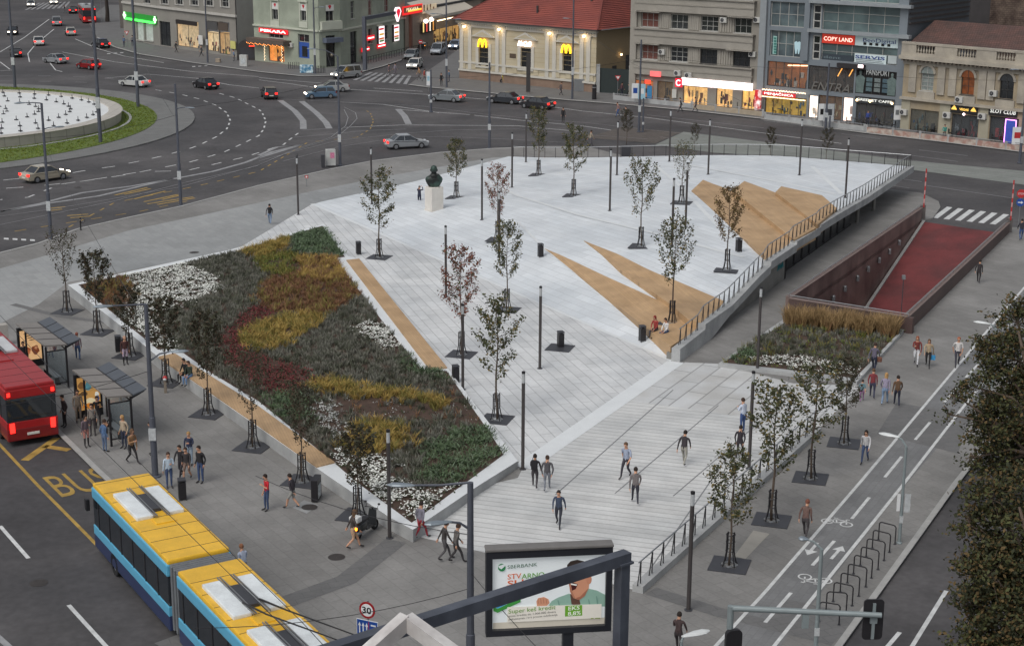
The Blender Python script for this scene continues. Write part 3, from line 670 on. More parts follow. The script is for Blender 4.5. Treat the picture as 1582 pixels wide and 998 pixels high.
mb.build('kerb_stone_run', m_conc, b2); MB().poly([G(*p, .15) - po for p in in2]).build('soil', MATS['dark_mulch'], b2)

# ------------------------------------------------------------------ roundabout island and fountain
def fitc(px, z):
    P = [G(*p, z) for p in px]; A = np.array([[p.x, p.y, 1] for p in P]); b = np.array([p.x ** 2 + p.y ** 2 for p in P]); s_ = np.linalg.lstsq(A, b, rcond=None)[0]
    cx, cy = s_[0] / 2, s_[1] / 2; return cx, cy, math.sqrt(s_[2] + cx * cx + cy * cy)
FZ = 1.15
fx, fy, frad = fitc([(0, 211), (60, 207), (100, 201), (160, 185), (183, 166), (150, 151), (100, 143), (40, 140)], FZ)
gx, gy, grad_ = fitc([(0, 251), (60, 245), (130, 229), (200, 208), (238, 193), (245, 183), (238, 172), (215, 160), (178, 152)], 0)
ix, iy, irad = fitc([(0, 262), (100, 247), (200, 225), (270, 203), (300, 185), (302, 176), (270, 158), (225, 147), (150, 136), (50, 133)], 0)
print('fountain', fx, fy, frad, 'grass', gx, gy, grad_, 'island', ix, iy, irad)
def disc(name, x, y, r, z, m, low=-.3, n=96):
    return struct(MB().lathe([(r, low), (r, z), (.01, z)], (x, y, 0), n).build(name, m))
disc('roundabout_island', ix, iy, irad, 0, mat('island_setts', (112, 113, 112), .85, .13, .7, tile=(.3, .3, .5, .02), joint=.8))
disc('roundabout_lawn', gx, gy, grad_, .05, mat('lawn_soil', (88, 104, 42), .95, .2, .8, fine=.2), -.1)
n = 26000; a = rng.uniform(0, 2 * np.pi, n); rr = np.sqrt(rng.uniform((frad * .9) ** 2, (grad_ - .1) ** 2, n)); xy = np.column_stack([gx + rr * np.cos(a), gy + rr * np.sin(a)])
keep = (xy[:, 0] - fx) ** 2 + (xy[:, 1] - fy) ** 2 > (frad + .3) ** 2; xy = xy[keep & (xy[:, 0] > -75)]
v, f = blades(np.column_stack([xy, np.full(len(xy), .05)]), 3, .10, .03, .1, .5); v2, f2 = blades(np.column_stack([xy[::3], np.full(len(xy[::3]), .05)]), 3, .09, .03, .1, .5)
tag(npmesh('lawn_grass', [(v, f, lf('lawn', (104, 122, 46))), (v2, f2, lf('lawn_yellow', (120, 118, 52)))]), 'short green lawn ring round the fountain basin', 'grass', None, 'stuff')
ft = thing('fountain', 'big round white fountain basin with a concrete rim and rings of small nozzles', 'fountain', (fx, fy, 0))
MB().lathe([(frad - .1, -.1), (frad, FZ - .12), (frad + .12, FZ - .02), (frad + .05, FZ), (frad - 1.4, FZ), (frad - 1.5, FZ - .15)], n=96).build('basin_wall', mat('basin_concrete', (176, 172, 164), .7, .1, .8, tile=(0, 30, 1.2, .04), joint=.7), ft, smooth=False)
MB().lathe([(frad + 1.1, 0), (frad + 1.1, .12), (frad + .8, .12), (frad + .8, 0)], n=96).build('basin_kerb', m_conc, ft)
MB().lathe([(frad - 1.45, FZ - .12), (frad * .4, FZ - .02), (.01, FZ)], n=96).build('basin_floor', mat('basin_white', (216, 219, 219), .5, .06, .6, fine=.04), ft)
nz = MB(); cnt = 0
for rk, kk in ((.88, 54), (.74, 44), (.58, 36), (.42, 26), (.26, 16), (.12, 8)):
    for i in range(kk):
        t = 2 * math.pi * i / kk; x, y = frad * rk * math.cos(t), frad * rk * math.sin(t)
        if fx + x < -72: continue
        nz.tube((x, y, FZ - .1), (x, y, FZ + .45), .06, .04, 5); nz.box(x - .22, x + .22, y - .05, y + .05, FZ - .05, FZ + .06); nz.box(x - .05, x + .05, y - .2, y + .2, FZ - .03, FZ + .08)
ob = nz.build('nozzles', m_dkgrey, ft); ob['kind'] = 'stuff'

# ------------------------------------------------------------------ road markings
def mark(name, lines, w, m, z=ROADZ + .006, dash=None):
    mb = MB()
    for ln in lines:
        P = [G(*p, z) for p in ln]
        if dash:
            on, off = dash; acc = 0; pts = []
            for a, b in zip(P[:-1], P[1:]):
                L_ = (b - a).length; t = 0
                while t < L_:
                    ph = acc % (on + off)
                    if ph < on:
                        e = min(L_, t + on - ph); d = (b - a).normalized(); n = Vector((-d.y, d.x, 0)) * w / 2; p, q = a + d * t, a + d * e
                        if e - t > .02: mb.quad(p - n, q - n, q + n, p + n)
                        acc += max(e - t, 1e-3); t = max(e, t + 1e-3)
                    else: e = min(L_, t + on + off - ph); acc += max(e - t, 1e-3); t = max(e, t + 1e-3)
        else:
            nn = []
            for i, p in enumerate(P):
                d = (P[min(i + 1, len(P) - 1)] - P[max(i - 1, 0)]).normalized(); nn.append(Vector((-d.y, d.x, 0)) * w / 2)
            for i in range(len(P) - 1): mb.quad(P[i] - nn[i], P[i + 1] - nn[i + 1], P[i + 1] + nn[i + 1], P[i] + nn[i])
    return struct(mb.build(name, m))
T1 = lambda *p: [(x / 3.955, y / 3.955) for x, y in p]
T2 = lambda *p: [(400 + x / 3.955, y / 3.955) for x, y in p]
T5 = lambda *p: [(x / 3.955, 250 + y / 3.955) for x, y in p]
mark('lane_dashes', [T1((950, 550), (1100, 577), (1220, 607), (1320, 645), (1385, 690), (1408, 740), (1385, 790), (1320, 838), (1220, 887), (1150, 912), (990, 955), (890, 978)) + T5((690, 30), (560, 48), (400, 75), (0, 115)),
    T1((1340, 572), (1440, 600), (1520, 640), (1582, 670)) + T2((20, 690), (42, 740), (30, 790), (0, 830)) + T1((1480, 880), (1370, 930), (1220, 975)) + T5((1150, 5), (950, 45), (760, 82), (500, 120), (200, 152), (0, 165)),
    T2((240, 815), (180, 860), (150, 885)) + T1((1500, 960),) + T5((1140, 55), (860, 62), (630, 100), (370, 138), (170, 218), (0, 232))], .18, m_paint, dash=(1.5, 1.9))
mark('lane_dashes', [T1((0, 465), (300, 465), (640, 478), (800, 500), (950, 545)), T1((0, 497), (400, 500), (650, 512))], .15, m_paintg, dash=(1.8, 3.5))
mark('lane_lines', [T2((0, 475), (120, 488), (380, 510)), T2((0, 490), (200, 515), (330, 535)), T2((520, 545), (1040, 580), (1582, 625)) + [(900, 172), (1000, 182), (1300, 222)], T2((700, 540), (1000, 560)), T2((870, 672), (1260, 700), (1582, 735)) + [(900, 195), (955, 203)], T2((500, 625), (760, 640), (1100, 690)),
    T2((520, 780), (880, 765), (1582, 770)) + [(900, 204)], T1((640, 480), (900, 455), (1200, 480), (1400, 520), (1582, 540)), T1((300, 380), (340, 430), (380, 440)), T1((380, 320), (700, 380), (1180, 440), (1582, 470)), T1((1150, 200), (200, 180)) [:0] or T1((0, 320), (150, 230), (300, 120)), T1((180, 380), (170, 330), (220, 270), (330, 180)), T1((0, 435), (80, 430)), T1((0, 380), (60, 425)), T1((460, 240), (600, 300), (760, 345), (1000, 385))], .16, m_paint)
mark('wide_lines', [T2((130, 615), (220, 680), (270, 740), (272, 790)), T2((260, 620), (350, 690), (410, 750), (430, 787)), T2((850, 668), (890, 710), (915, 760))], .75, m_paintg)
mark('wide_lines', [T5((0, 305), (250, 255), (500, 190), (800, 150), (1060, 105), (1300, 60), (1500, 5)) + T2((80, 930), (260, 885)), T5((0, 305), (180, 275), (320, 250), (600, 210), (900, 140), (1060, 105)), T2((0, 950), (110, 900), (260, 885), (100, 935), (0, 965))], .42, m_paintg)
mark('lane_lines', [T2((260, 797), (440, 785)), T2((215, 840), (440, 820), (640, 800), (900, 790))], .12, m_paintg)
rails = [T5((0, 333), (320, 290), (640, 235), (1100, 155), (1582, 20)) + T2((150, 945), (480, 835), (560, 770), (600, 725), (590, 690), (520, 655)), T5((0, 385), (320, 320), (700, 240), (1120, 130), (1560, 30)) + T2((180, 930), (440, 840), (530, 770), (545, 720), (520, 670)),
         T2((0, 985), (150, 945), (480, 860), (900, 815), (1200, 795), (1582, 790)) + [(900, 208), (1000, 215)], T2((150, 985), (480, 900), (800, 850), (1100, 835), (1582, 855)) + [(900, 222)], T2((0, 600), (500, 625), (1000, 650), (1300, 690), (1582, 720)) + [(905, 190), (1050, 206), (1300, 234), (1582, 270)], [(1020, 212), (1300, 243), (1582, 277)]]
mark('tram_rails', rails, .09, m_rail, ROADZ + .034)
mark('yellow_dashes', [T5((90, 425), (420, 372), (720, 325), (850, 305), (1170, 235)), T5((420, 400), (700, 250), (1200, 150), (1582, 60)) + T2((300, 870), (600, 840), (680, 790), (700, 740), (680, 690), (640, 670))], .14, m_yellow, dash=(1.0, 1.3))
hat = []
for (x0, y0, x1, y1) in ((300, 285, 400, 275), (310, 298, 380, 290), (410, 330, 540, 320), (430, 343, 550, 333), (700, 205, 900, 158), (760, 200, 920, 165), (880, 245, 1090, 200), (900, 258, 1180, 215), (960, 262, 1190, 222), (990, 232, 1100, 205), (820, 228, 1010, 180)): hat.append(T5((x0, y0), (x1, y1)))
mark('yellow_hatching', hat, .25, m_yellow)
mark('yellow_lane_line', [[(-60, 625), (0, 687), (57, 748), (280, 973), (330, 1022)]], .16, m_yellow)
mark('yellow_cross', [[(38, 711), (88, 676)], [(68, 689), (107, 695)]], .42, m_yellow)
mark('white_lane_dash', [[(0, 812), (44, 862)], [(106, 934), (166, 1000)], [(-120, 690), (-70, 745)]], .17, m_paint)
mark('lane_lines', [[(-20, 968), (18, 1002)]], .25, m_paintg)
ax = (G(280, 973) - G(57, 748)).normalized(); xd = Vector((-ax.y, ax.x, 0)); 
if xd.y < 0: xd = -xd
ud = -ax
# the word reads across the lane, letters stretched along it
tb = MB(); text_mb('BUS', 1.0, tb, (0, 0, 0), (1, 0, 0), (0, 1, 0), depth=.002)
xs = [v[0] for v in tb.v]; ys = [v[1] for v in tb.v]; o_ = G(96, 768, ROADZ + .01)
kx = 2.7 / (max(xs) - min(xs)); ky = 3.0 / (max(ys) - min(ys))
tb.v = [tuple(o_ + xd * ((x - min(xs)) * kx + .0) + ud * ((y - min(ys)) * ky) + Vector((0, 0, z))) for x, y, z in tb.v]
struct(tb.build('bus_lane_lettering', m_yellow))
def zebra(nl, nr_, frr, fll, n, m=m_paint, z=ROADZ + .008, duty=.5):
    mb = MB(); a, b, c, d = (G(*p, z) for p in (nl, nr_, frr, fll))
    for i in range(n):
        t0 = i / n; t1 = (i + duty) / n; mb.quad(lerp(a, b, t0), lerp(a, b, t1), lerp(d, c, t1), lerp(d, c, t0))
    return struct(mb.build('zebra_crossing', m))
zebra((1440, 336.5), (1547, 348), (1568, 333), (1463, 319.5), 6)
zebra((545, 124), (634, 131), (640, 118), (572, 112), 8, m_paintg)
zebra((38, 16), (104, 13), (112, 3), (60, 5), 8, m_paintg)
zebra((297, 104), (325, 102), (325, 101.5), (297, 103), 3); zebra((165, 84), (195, 82), (196, 81), (166, 83), 3)
zebra((6, 370), (60, 373), (60, 370.5), (6, 367.5), 4, duty=.55)
m_ = mark('bike_lane_lines', [[(1096, 1008), (1135, 965), (1182, 914), (1326, 748), (1526, 510), (1586, 440)], [(1170, 1028), (1197, 996), (1382, 765), (1397, 746), (1483, 635), (1560, 540), (1600, 490)]], .15, m_paint, .016)
mark('bike_lane_dashes', [[(1182, 961), (1222, 915)], [(1316, 801), (1343, 768)], [(1367, 737), (1393, 705)], [(1414, 679), (1437, 652)], [(1458, 622), (1478, 600)], [(1492, 583), (1511, 563)], [(1525, 543), (1536, 529)], [(1555, 507), (1562, 500)], [(1255, 873), (1289, 835)]], .15, m_paint, .016)
mark('lane_lines', [[(1404, 1006), (1462, 912)], [(1366, 1004), (1390, 976)]], .17, m_paint)
mark('lane_lines', [[(1388, 276), (1424, 281)], [(1380, 287), (1405, 291)], [(1432, 287), (1562, 306)], [(1270, 195), (1350, 206)], [(1300, 207), (1360, 215)], [(1420, 232), (1495, 241)], [(1405, 240), (1480, 250)], [(1000, 178), (1180, 198)]], .14, m_paintg, ROADZ + .036)
ar = MB()
def arrow(tail, head):
    a, b = G(*tail, .017), G(*head, .017); d = (b - a).normalized(); n = Vector((-d.y, d.x, 0)); h = b - d * .55
    ar.quad(a - n * .07, h - n * .07, h + n * .07, a + n * .07); ar.add([h - n * .28, b, h + n * .28], [(0, 1, 2)])
arrow((1263, 838), (1247, 857)); arrow((1284, 863), (1302, 843)); struct(ar.build('lane_arrows', m_paint))
def bikesym(c, back):
    u = (G(1526, 510) - G(1182, 914)).normalized() * (-1 if back else 1); n = Vector((u.y, -u.x, 0)); o = G(*c, .018); mb = MB()
    P = lambda x, y: o + n * x + u * y
    def ring(x, y, r):
        for i in range(18):
            a, b = 2 * math.pi * i / 18, 2 * math.pi * (i + 1) / 18; mb.quad(*[P(x + q * math.cos(t), y + q * math.sin(t)) for q, t in ((r - .05, a), (r + .02, a), (r + .02, b), (r - .05, b))])
    def seg(a, b, w=.035):
        A, B = P(*a), P(*b); d = (B - A).normalized(); k = Vector((-d.y, d.x, 0)) * w; mb.quad(A - k, B - k, B + k, A + k)
    ring(-.42, -.1, .27); ring(.42, -.1, .27)
    for a, b in (((-.42, -.1), (-.15, .28)), ((-.15, .28), (.3, .28)), ((-.42, -.1), (0, -.12)), ((0, -.12), (.3, .28)), ((0, -.12), (-.18, .4)), ((.42, -.1), (.27, .45)), ((-.28, .4), (-.08, .4)), ((.27, .45), (.42, .45))): seg(a, b)
    return struct(mb.build('bike_symbol', m_paint))
bikesym((1294, 806), False); bikesym((1258, 895), True)
# ================================================================== TREES
m_bark = mat('bark', (84, 72, 62), .85, .25, 6); m_twig = mat('twig_dark', (58, 52, 48), .85, .2, 6)
LEAF = {'olive': [lf('olive', (76, 80, 54)), lf('olive_dark', (60, 65, 44)), lf('yellowing', (116, 102, 62))],
        'rusty': [lf('rusty', (126, 86, 72)), lf('rose_brown', (120, 76, 68)), lf('olive', (76, 80, 54))],
        'brown': [lf('brown', (106, 88, 62)), lf('brown_dark', (88, 72, 50)), lf('yellowing', (116, 102, 62))],
        'dark': [lf('murky', (66, 66, 52)), lf('murky_brown', (74, 62, 50)), lf('murky', (66, 66, 52))]}
def crown_protos(seed, H=6.0, h0=2.3, rad=.92, nl=430, upright=.8, lsz=.085):
    """returns (trunk mesh builder, leaf centres) for a slender young tree of height H"""
    r_ = random.Random(seed); mb = MB(); L_ = []
    lean = Vector((r_.uniform(-.12, .12), r_.uniform(-.12, .12), 0)); tp = lambda z: Vector((lean.x * (z / H) ** 2 + .03 * math.sin(z * 2 + seed), lean.y * (z / H) ** 2 + .03 * math.cos(z * 1.7), z))
    zs = [0, .6, 1.4, 2.2, 3.0, 3.8, 4.6, 5.3, H]; mb.path([tp(z * H / 6) for z in zs], [.055, .05, .046, .042, .034, .026, .018, .012, .005], 7)
    nb = 22
    for i in range(nb):
        t = i / (nb - 1); z = h0 * .85 + (H * .93 - h0 * .85) * t ** .9; a = i * 2.4 + r_.uniform(-.5, .5)
        env = math.sin(math.pi * min(1, .16 + .80 * t)) ** .8; ln = rad * env * r_.uniform(.75, 1.15) + .15
        b = tp(z); up = upright * r_.uniform(.7, 1.3); d = Vector((math.cos(a), math.sin(a), 0))
        pts = [b, b + d * ln * .45 + Vector((0, 0, up * ln * .35)), b + d * ln * .8 + Vector((0, 0, up * ln * .9)), b + d * ln + Vector((0, 0, up * ln * 1.35))]
        mb.path(pts, [.016, .012, .008, .004], 4, caps=False)
        for k in range(int(nl / nb * (.5 + env))):
            q = r_.uniform(.3, 1.03) * 3; j = min(2, int(q)); p = pts[j].lerp(pts[j + 1], q - j)
            L_.append(p + Vector((r_.gauss(0, .11), r_.gauss(0, .11), r_.gauss(0, .11))))
    return mb, np.array([tuple(p) for p in L_])
PROT = []
def build_proto(i, seed, **kw):
    mb, L_ = crown_protos(seed, **kw); sp = np.random.default_rng(seed).random(len(L_))
    g = globals(); g['rng'] = np.random.default_rng(seed + 50); parts = []
    for k, (lo, hi) in enumerate(((0, .5), (.5, .8), (.8, 1.01))):
        q = L_[(sp >= lo) & (sp < hi)]; v, f = leafquads(q, kw.get('lsz', .085), .1); parts.append((v, f, LEAF['olive'][k]))
    root = bpy.data.objects.new('young_tree', None); COL.objects.link(root)
    mb.build('trunk', m_bark, root, smooth=True); npmesh('crown', parts, root); PROT.append(root)
for i, (sd, kw) in enumerate([(1, dict(nl=1190, lsz=.074)), (2, dict(rad=1.08, upright=.6, nl=1400, lsz=.074)), (3, dict(rad=.8, upright=1.1, nl=1260, lsz=.074)), (4, dict(rad=1.08, upright=1.0, nl=1260, h0=2.6, lsz=.074)), (5, dict(rad=.98, upright=.7, nl=1610, lsz=.074)), (6, dict(rad=1.0, upright=1.2, nl=728, h0=2.4, lsz=.074)), (7, dict(rad=1.0, upright=.9, nl=1260, lsz=.1))]): build_proto(i, sd, **kw)
# guard prototype
def make_guard():
    root = thing('tree_guard', 'x', 'tree guard')
    mb = MB(); w = .78
    for x0, x1, y0, y1 in ((-w, w, -w, -.3), (-w, w, .3, w), (-w, -.3, -.3, .3), (.3, w, -.3, .3)): mb.box(x0, x1, y0, y1, -.02, .035)
    mb.build('grate', m_dkgrey, root)
    for a in range(4):
        t = math.pi / 4 + a * math.pi / 2; c, s = math.cos(t), math.sin(t); m_ = MB()
        m_.path([(c * .34, s * .34, .02), (c * .25, s * .25, .35), (c * .19, s * .19, .62), (c * .18, s * .18, 1.42)], [.03, .03, .032, .032], 6); m_.build('stake', m_black, root)
    m_ = MB()
    for z in (.66, 1.05, 1.36): m_.lathe([(.19, z - .02), (.205, z), (.19, z + .02), (.175, z)], n=12)
    m_.build('hoop', m_black, root)
    m_ = MB(); m_.lathe([(.36, .03), (.33, .10), (.30, .03)], n=4); m_.build('collar', m_alu, root); return root
GP = make_guard(); used_g = []; used_t = {}
def place_guard(P, desc, rz):
    if not used_g: o = GP; o.location = P; o.rotation_euler.z = rz; o['label'] = desc; used_g.append(1)
    else: o = dup(GP, P, rz, desc)
    o['group'] = 'tree guards on the square'; return o
def place_tree(base, ytop, proto, kind, look, where, guard=True, wide=1.0, P=None, rz=None, group='young trees on the square', bare=False):
    P = P or D(*base); lo, hi = 1, 12
    for _ in range(40):
        m = (lo + hi) / 2
        if PJ(P + Vector((0, 0, m)))[1] > ytop: lo = m
        else: hi = m
    k = lo / 6.05; src = PROT[proto]; rz = random.uniform(0, 6.28) if rz is None else rz
    if proto not in used_t: o = src; used_t[proto] = 1; o.location = P; o.rotation_euler = (0, 0, rz); o.scale = (k * wide, k * wide, k)
    else: o = dup(src, P, rz, scale=(k * wide, k * wide, k))
    tag(o, look + ' ' + where, 'tree', group)
    for c in o.children:
        if c.name.startswith('crown'):
            for i, m in enumerate(LEAF[kind]): setmat(c, i, m)
    if guard: place_guard(P, 'black guard and grate of the tree ' + where, AN_LOW)
    return o
place_tree((104, 482), 362, 5, 'dark', 'sparse nearly bare young tree', 'beside the left tip of the big planter')
place_tree((151, 514), 385, 6, 'dark', 'thin young tree with a dense brownish tuft', 'by the brown sedge corner of the planter')
place_tree((201, 550), 440, 6, 'dark', 'slim dark young tree', 'behind the standing woman and the twin bins')
place_tree((257, 592), 455, 6, 'dark', 'murky thin young tree', 'at the upper end of the front timber bench')
place_tree((322, 640), 478, 6, 'dark', 'dusky young tree', 'beside the seated couple on the front bench', wide=.8)
place_tree((391, 691), 545, 5, 'dark', 'faint bare young tree', 'halfway along the front timber bench')
place_tree((467, 744), 590, 2, 'dark', 'dark leafy young tree', 'behind the black notice board', wide=.9)
place_tree((553, 797), 655, 6, 'dark', 'wispy young tree', 'directly behind the parked scooter')
place_tree((586, 398), 258, 1, 'olive', 'broad olive young tree with brown top', 'at the top end of the back bench')
place_tree((705, 306), 212, 4, 'olive', 'rounded olive young tree', 'just right of the bronze bust')
place_tree((769, 371), 252, 0, 'rusty', 'reddish-brown young tree', 'behind a mid-plaza lamp post', wide=.85)
place_tree((783, 479), 338, 4, 'olive', 'tall olive young tree', 'mid plaza before the reddish tree', wide=.85)
place_tree((713, 548), 375, 1, 'rusty', 'slender young tree with red-tinged top', 'beside the back bench', wide=.9)
place_tree((767, 648), 455, 0, 'olive', 'airy olive young tree with open crown', 'near the right corner of the planter')
place_tree((832, 271), 166, 2, 'olive', 'olive young tree with reddish tip', 'leftmost on the far edge of the white deck', wide=1.0)
place_tree((886, 303), 190, 1, 'olive', 'spreading pale olive young tree', 'second from left at the back of the deck')
place_tree((990, 381), 249, 3, 'olive', 'vase-shaped green young tree', 'alone in the middle of the white deck')
place_tree((1053, 314), 224, 5, 'olive', 'small sparse young tree', 'behind the two lamp posts on the deck')
place_tree((1123, 417), 284, 4, 'brown', 'brownish cone-shaped young tree', 'in front of the upper timber seats', wide=.9)
place_tree((1038, 499), 340, 3, 'olive', 'open grey-green young tree', 'growing through the lower timber seat')
place_tree((1127, 873), 688, 4, 'olive', 'full green young tree', 'nearest the camera on the right pavement', wide=1.05)
place_tree((1192, 804), 592, 2, 'olive', 'tall narrow green young tree', 'second from front on the right pavement', wide=1.15)
place_tree((1252, 739), 555, 1, 'olive', 'wide green young tree', 'third from front on the right pavement', wide=1.1)
place_tree((1304, 685), 548, 4, 'dark', 'dark green young tree', 'by the corner of the smaller planting bed', wide=1.05)
for (x, y), yt, pr, lk, wh in (((968, 224), 168, 4, 'dull brown street tree', 'leftmost behind the deck railing'), ((1073, 232), 190, 1, 'dull olive street tree', 'second behind the deck railing'), ((1190, 246), 195, 4, 'faded brown street tree', 'third behind the deck railing'), ((1276, 250), 196, 1, 'dusky street tree', 'behind the deck railing near its right end')):
    place_tree((0, 0), yt, pr, 'dark', lk, wh, guard=False, P=G(x, y, -.1), group='street trees behind the deck')

# big autumn trees over the right-hand road
def big_tree(base, blobs, label, seed, nleaf=14000, lsz=.13):
    root = thing('large_tree', label, 'tree', base); r_ = random.Random(seed); mb = MB(); dist = (base - CAM).dot(FW)
    C_ = []; W_ = []
    for px, py, rp, off in blobs:
        d = ray(px, py); p = CAM + d * (dist + off); rr = rp * (dist + off) / FPX; C_.append((p - base, rr)); W_.append(rr ** 3)
    top = max(c.z + r for c, r in C_); mid = sum((c * r for c, r in C_), Vector()) / sum(r for c, r in C_)
    tk = [Vector((0, 0, -.2)), Vector((mid.x * .1, mid.y * .1, top * .22)), Vector((mid.x * .4, mid.y * .4, top * .5)), Vector((mid.x * .9, mid.y * .9, top * .9))]
    mb.path(tk, [.34, .26, .18, .04], 10)
    for c, r in C_:
        s_ = tk[1].lerp(tk[2], r_.random()); m_ = s_.lerp(c, .5) + Vector((0, 0, .4)); mb.path([s_, m_, c], [.12, .07, .03], 6)
        for k in range(9):
            e = c + Vector((r_.gauss(0, 1), r_.gauss(0, 1), r_.gauss(0, 1))).normalized() * r * .9; mb.path([c, c.lerp(e, .5) + Vector((0, 0, .1)), e], [.03, .018, .006], 4, caps=False)
    mb.build('trunk', m_bark, root, smooth=True)
    g = np.random.default_rng(seed); tot = sum(W_); P = []
    for (c, r), w in zip(C_, W_):
        n = int(nleaf * w / tot); ncl = max(12, int(n / 38)); cc = g.normal(size=(ncl, 3)); cc /= np.linalg.norm(cc, axis=1)[:, None]; cc *= (r * g.uniform(.25, 1.0, ncl) ** .6)[:, None]
        k = g.integers(0, ncl, n); P.append(np.array(tuple(c)) + cc[k] + g.normal(0, .17, (n, 3)) * np.array([1.3, 1.3, .7]))
    P = np.concatenate(P); s_ = g.random(len(P)); globals()['rng'] = np.random.default_rng(seed); parts = []
    for lo, hi, m in ((0, .42, lf('autumn_dark', (50, 53, 36))), (.42, .75, lf('autumn_olive', (70, 73, 44))), (.75, 1.01, lf('autumn_rust', (92, 76, 48)))):
        q = P[(s_ >= lo) & (s_ < hi)]; v, f = leafquads(q, lsz, .2); parts.append((v, f, m))
    npmesh('crown', parts, root); return root
big_tree(G(1625, 812), [(1572, 500, 40, 1), (1530, 545, 32, 0), (1575, 560, 55, 0), (1515, 600, 30, -1), (1478, 612, 20, -1), (1465, 640, 15, -1), (1560, 640, 62, 0), (1525, 660, 40, -1), (1590, 690, 60, 1), (1535, 720, 40, 0), (1500, 708, 14, -1), (1610, 590, 50, 1)], 'large brown-green autumn tree over the road, its branch reaching towards the cycle lane', 221, 24000, .085)
big_tree(G(1640, 1120), [(1530, 770, 42, 0), (1500, 815, 30, 0), (1560, 830, 60, 0), (1492, 870, 26, 0), (1530, 890, 52, -1), (1590, 900, 70, 0), (1500, 935, 36, 0), (1560, 970, 64, -1), (1515, 1000, 45, 0), (1610, 1010, 70, 0), (1585, 760, 45, 1)], 'large dark autumn tree in the lower right corner above the dark road', 22, 29000, .078)

# ================================================================== LAMPS AND POLES
def make_lamp():
    r = thing('bollard_lamp', 'x', 'street lamp')
    MB().lathe([(.16, 0), (.16, .03), (.085, .04)], n=14).build('base_plate', m_dkgrey, r)
    MB().lathe([(.082, .03), (.082, 4.3)], n=14, closed=True).build('pole', mat('lamp_brown_grey', (70, 66, 66), .5, .08, 3, metal=.2), r, smooth=False)
    MB().lathe([(.078, 4.3), (.078, 4.78)], n=14).build('lantern', mat('lamp_glass', (190, 194, 196), .15, .05, 3, trans=.25), r)
    MB().tube((0, 0, 4.3), (0, 0, 4.78), .02, n=6).build('lantern_core', m_alu, r)
    MB().lathe([(.084, 4.76), (.086, 4.86), (.02, 4.89)], n=14, closed=True).build('cap', m_black, r); return r
LP0 = make_lamp(); first = [1]
LAMPS = [((461, 332), 'at the edge of the far pavement by the planter tip'), ((574.5, 316), 'left of the bust, behind the broad olive tree'), ((689, 458.6), 'in the plaza between the back bench and the middle trees'), ((744.6, 340), 'just right of the bust plinth in open paving'), ((791, 290), 'behind the reddish tree towards the far railing'), ((812.5, 251), 'leftmost beside the far deck railing'), ((834, 569.5), 'alone in the open middle of the plaza'), ((807.6, 725), 'at the right corner of the big planter'), ((602, 831), 'next to the parked scooter'), ((942, 326), 'on the deck left of the vase-shaped tree'), ((953, 271), 'at the far edge of the deck above the dark street tree'), ((1094, 270), 'at the back of the deck above the timber seats'), ((1235, 271), 'at the back right of the deck'), ((1306, 306), 'at the right end of the upper timber seats'), ((1059, 352), 'right of the small sparse tree on the deck'), ((1038, 381), 'in front of the open grey-green tree on the deck'), ((1170, 571), 'in the smaller planting bed by the ramp'), ((1157, 724), 'behind the tall narrow tree on the right pavement'), ((1063.5, 942), 'nearest the camera beside the low kerb railing'), ((771, 398), 'in line with the reddish tree in mid plaza'), ((715, 602), 'beside the bin at the end of the back bench'), ((1034, 250), 'at the far deck edge left of the small sparse tree')]
for p, w in LAMPS:
    P = D(*p) if p[1] < 560 else G(*p); lab = 'slim cylindrical post lamp ' + w
    if p == (1170, 571): P = G(1170, 571, .1)
    if first: first.clear(); o = LP0; o.location = P; o['label'] = lab
    else: o = dup(LP0, P, random.uniform(0, 6), lab)
    o['group'] = 'cylindrical post lamps'
m_pole = mat('pole_blue_grey', (84, 88, 98), .5, .1, 2, metal=.2); m_polel = mat('pole_pale_grey', (132, 142, 144), .5, .08, 2, metal=.2); m_head = mat('lamp_head_grey', (128, 138, 146), .4, .06, 3, metal=.3); m_headw = mat('lamp_head_white', (206, 210, 210), .4, .05, 3)
def hfor(P, px, py):                  # height of a mast standing at P whose tip shows at row py
    lo, hi = .2, 40
    for _ in range(40):
        m = (lo + hi) / 2
        if PJ(P + Vector((0, 0, m)))[1] > py: lo = m
        else: hi = m
    return lo
def lamp_head(mb, p, d, L=.9, w=.32, t=.14):
    d = Vector(d).normalized(); s = Vector((-d.y, d.x, 0)).normalized(); u = d.cross(s) * -1; n = 9; vs = []; fs = []
    prof = [(0, .35), (.15, .6), (.5, 1), (.8, .95), (1, .3)]
    for q, k in prof:
        for i in range(8):
            a = 2 * math.pi * i / 8; vs.append(p + d * (q * L) + s * (math.cos(a) * w / 2 * k) + Vector((0, 0, math.sin(a) * t / 2 * k)))
    for i in range(len(prof) - 1):
        for j in range(8): fs.append((i * 8 + j, i * 8 + (j + 1) % 8, i * 8 + 8 + (j + 1) % 8, i * 8 + 8 + j))
    fs += [tuple(range(8))[::-1], tuple(range(len(vs) - 8, len(vs)))]; mb.add(vs, fs); return mb
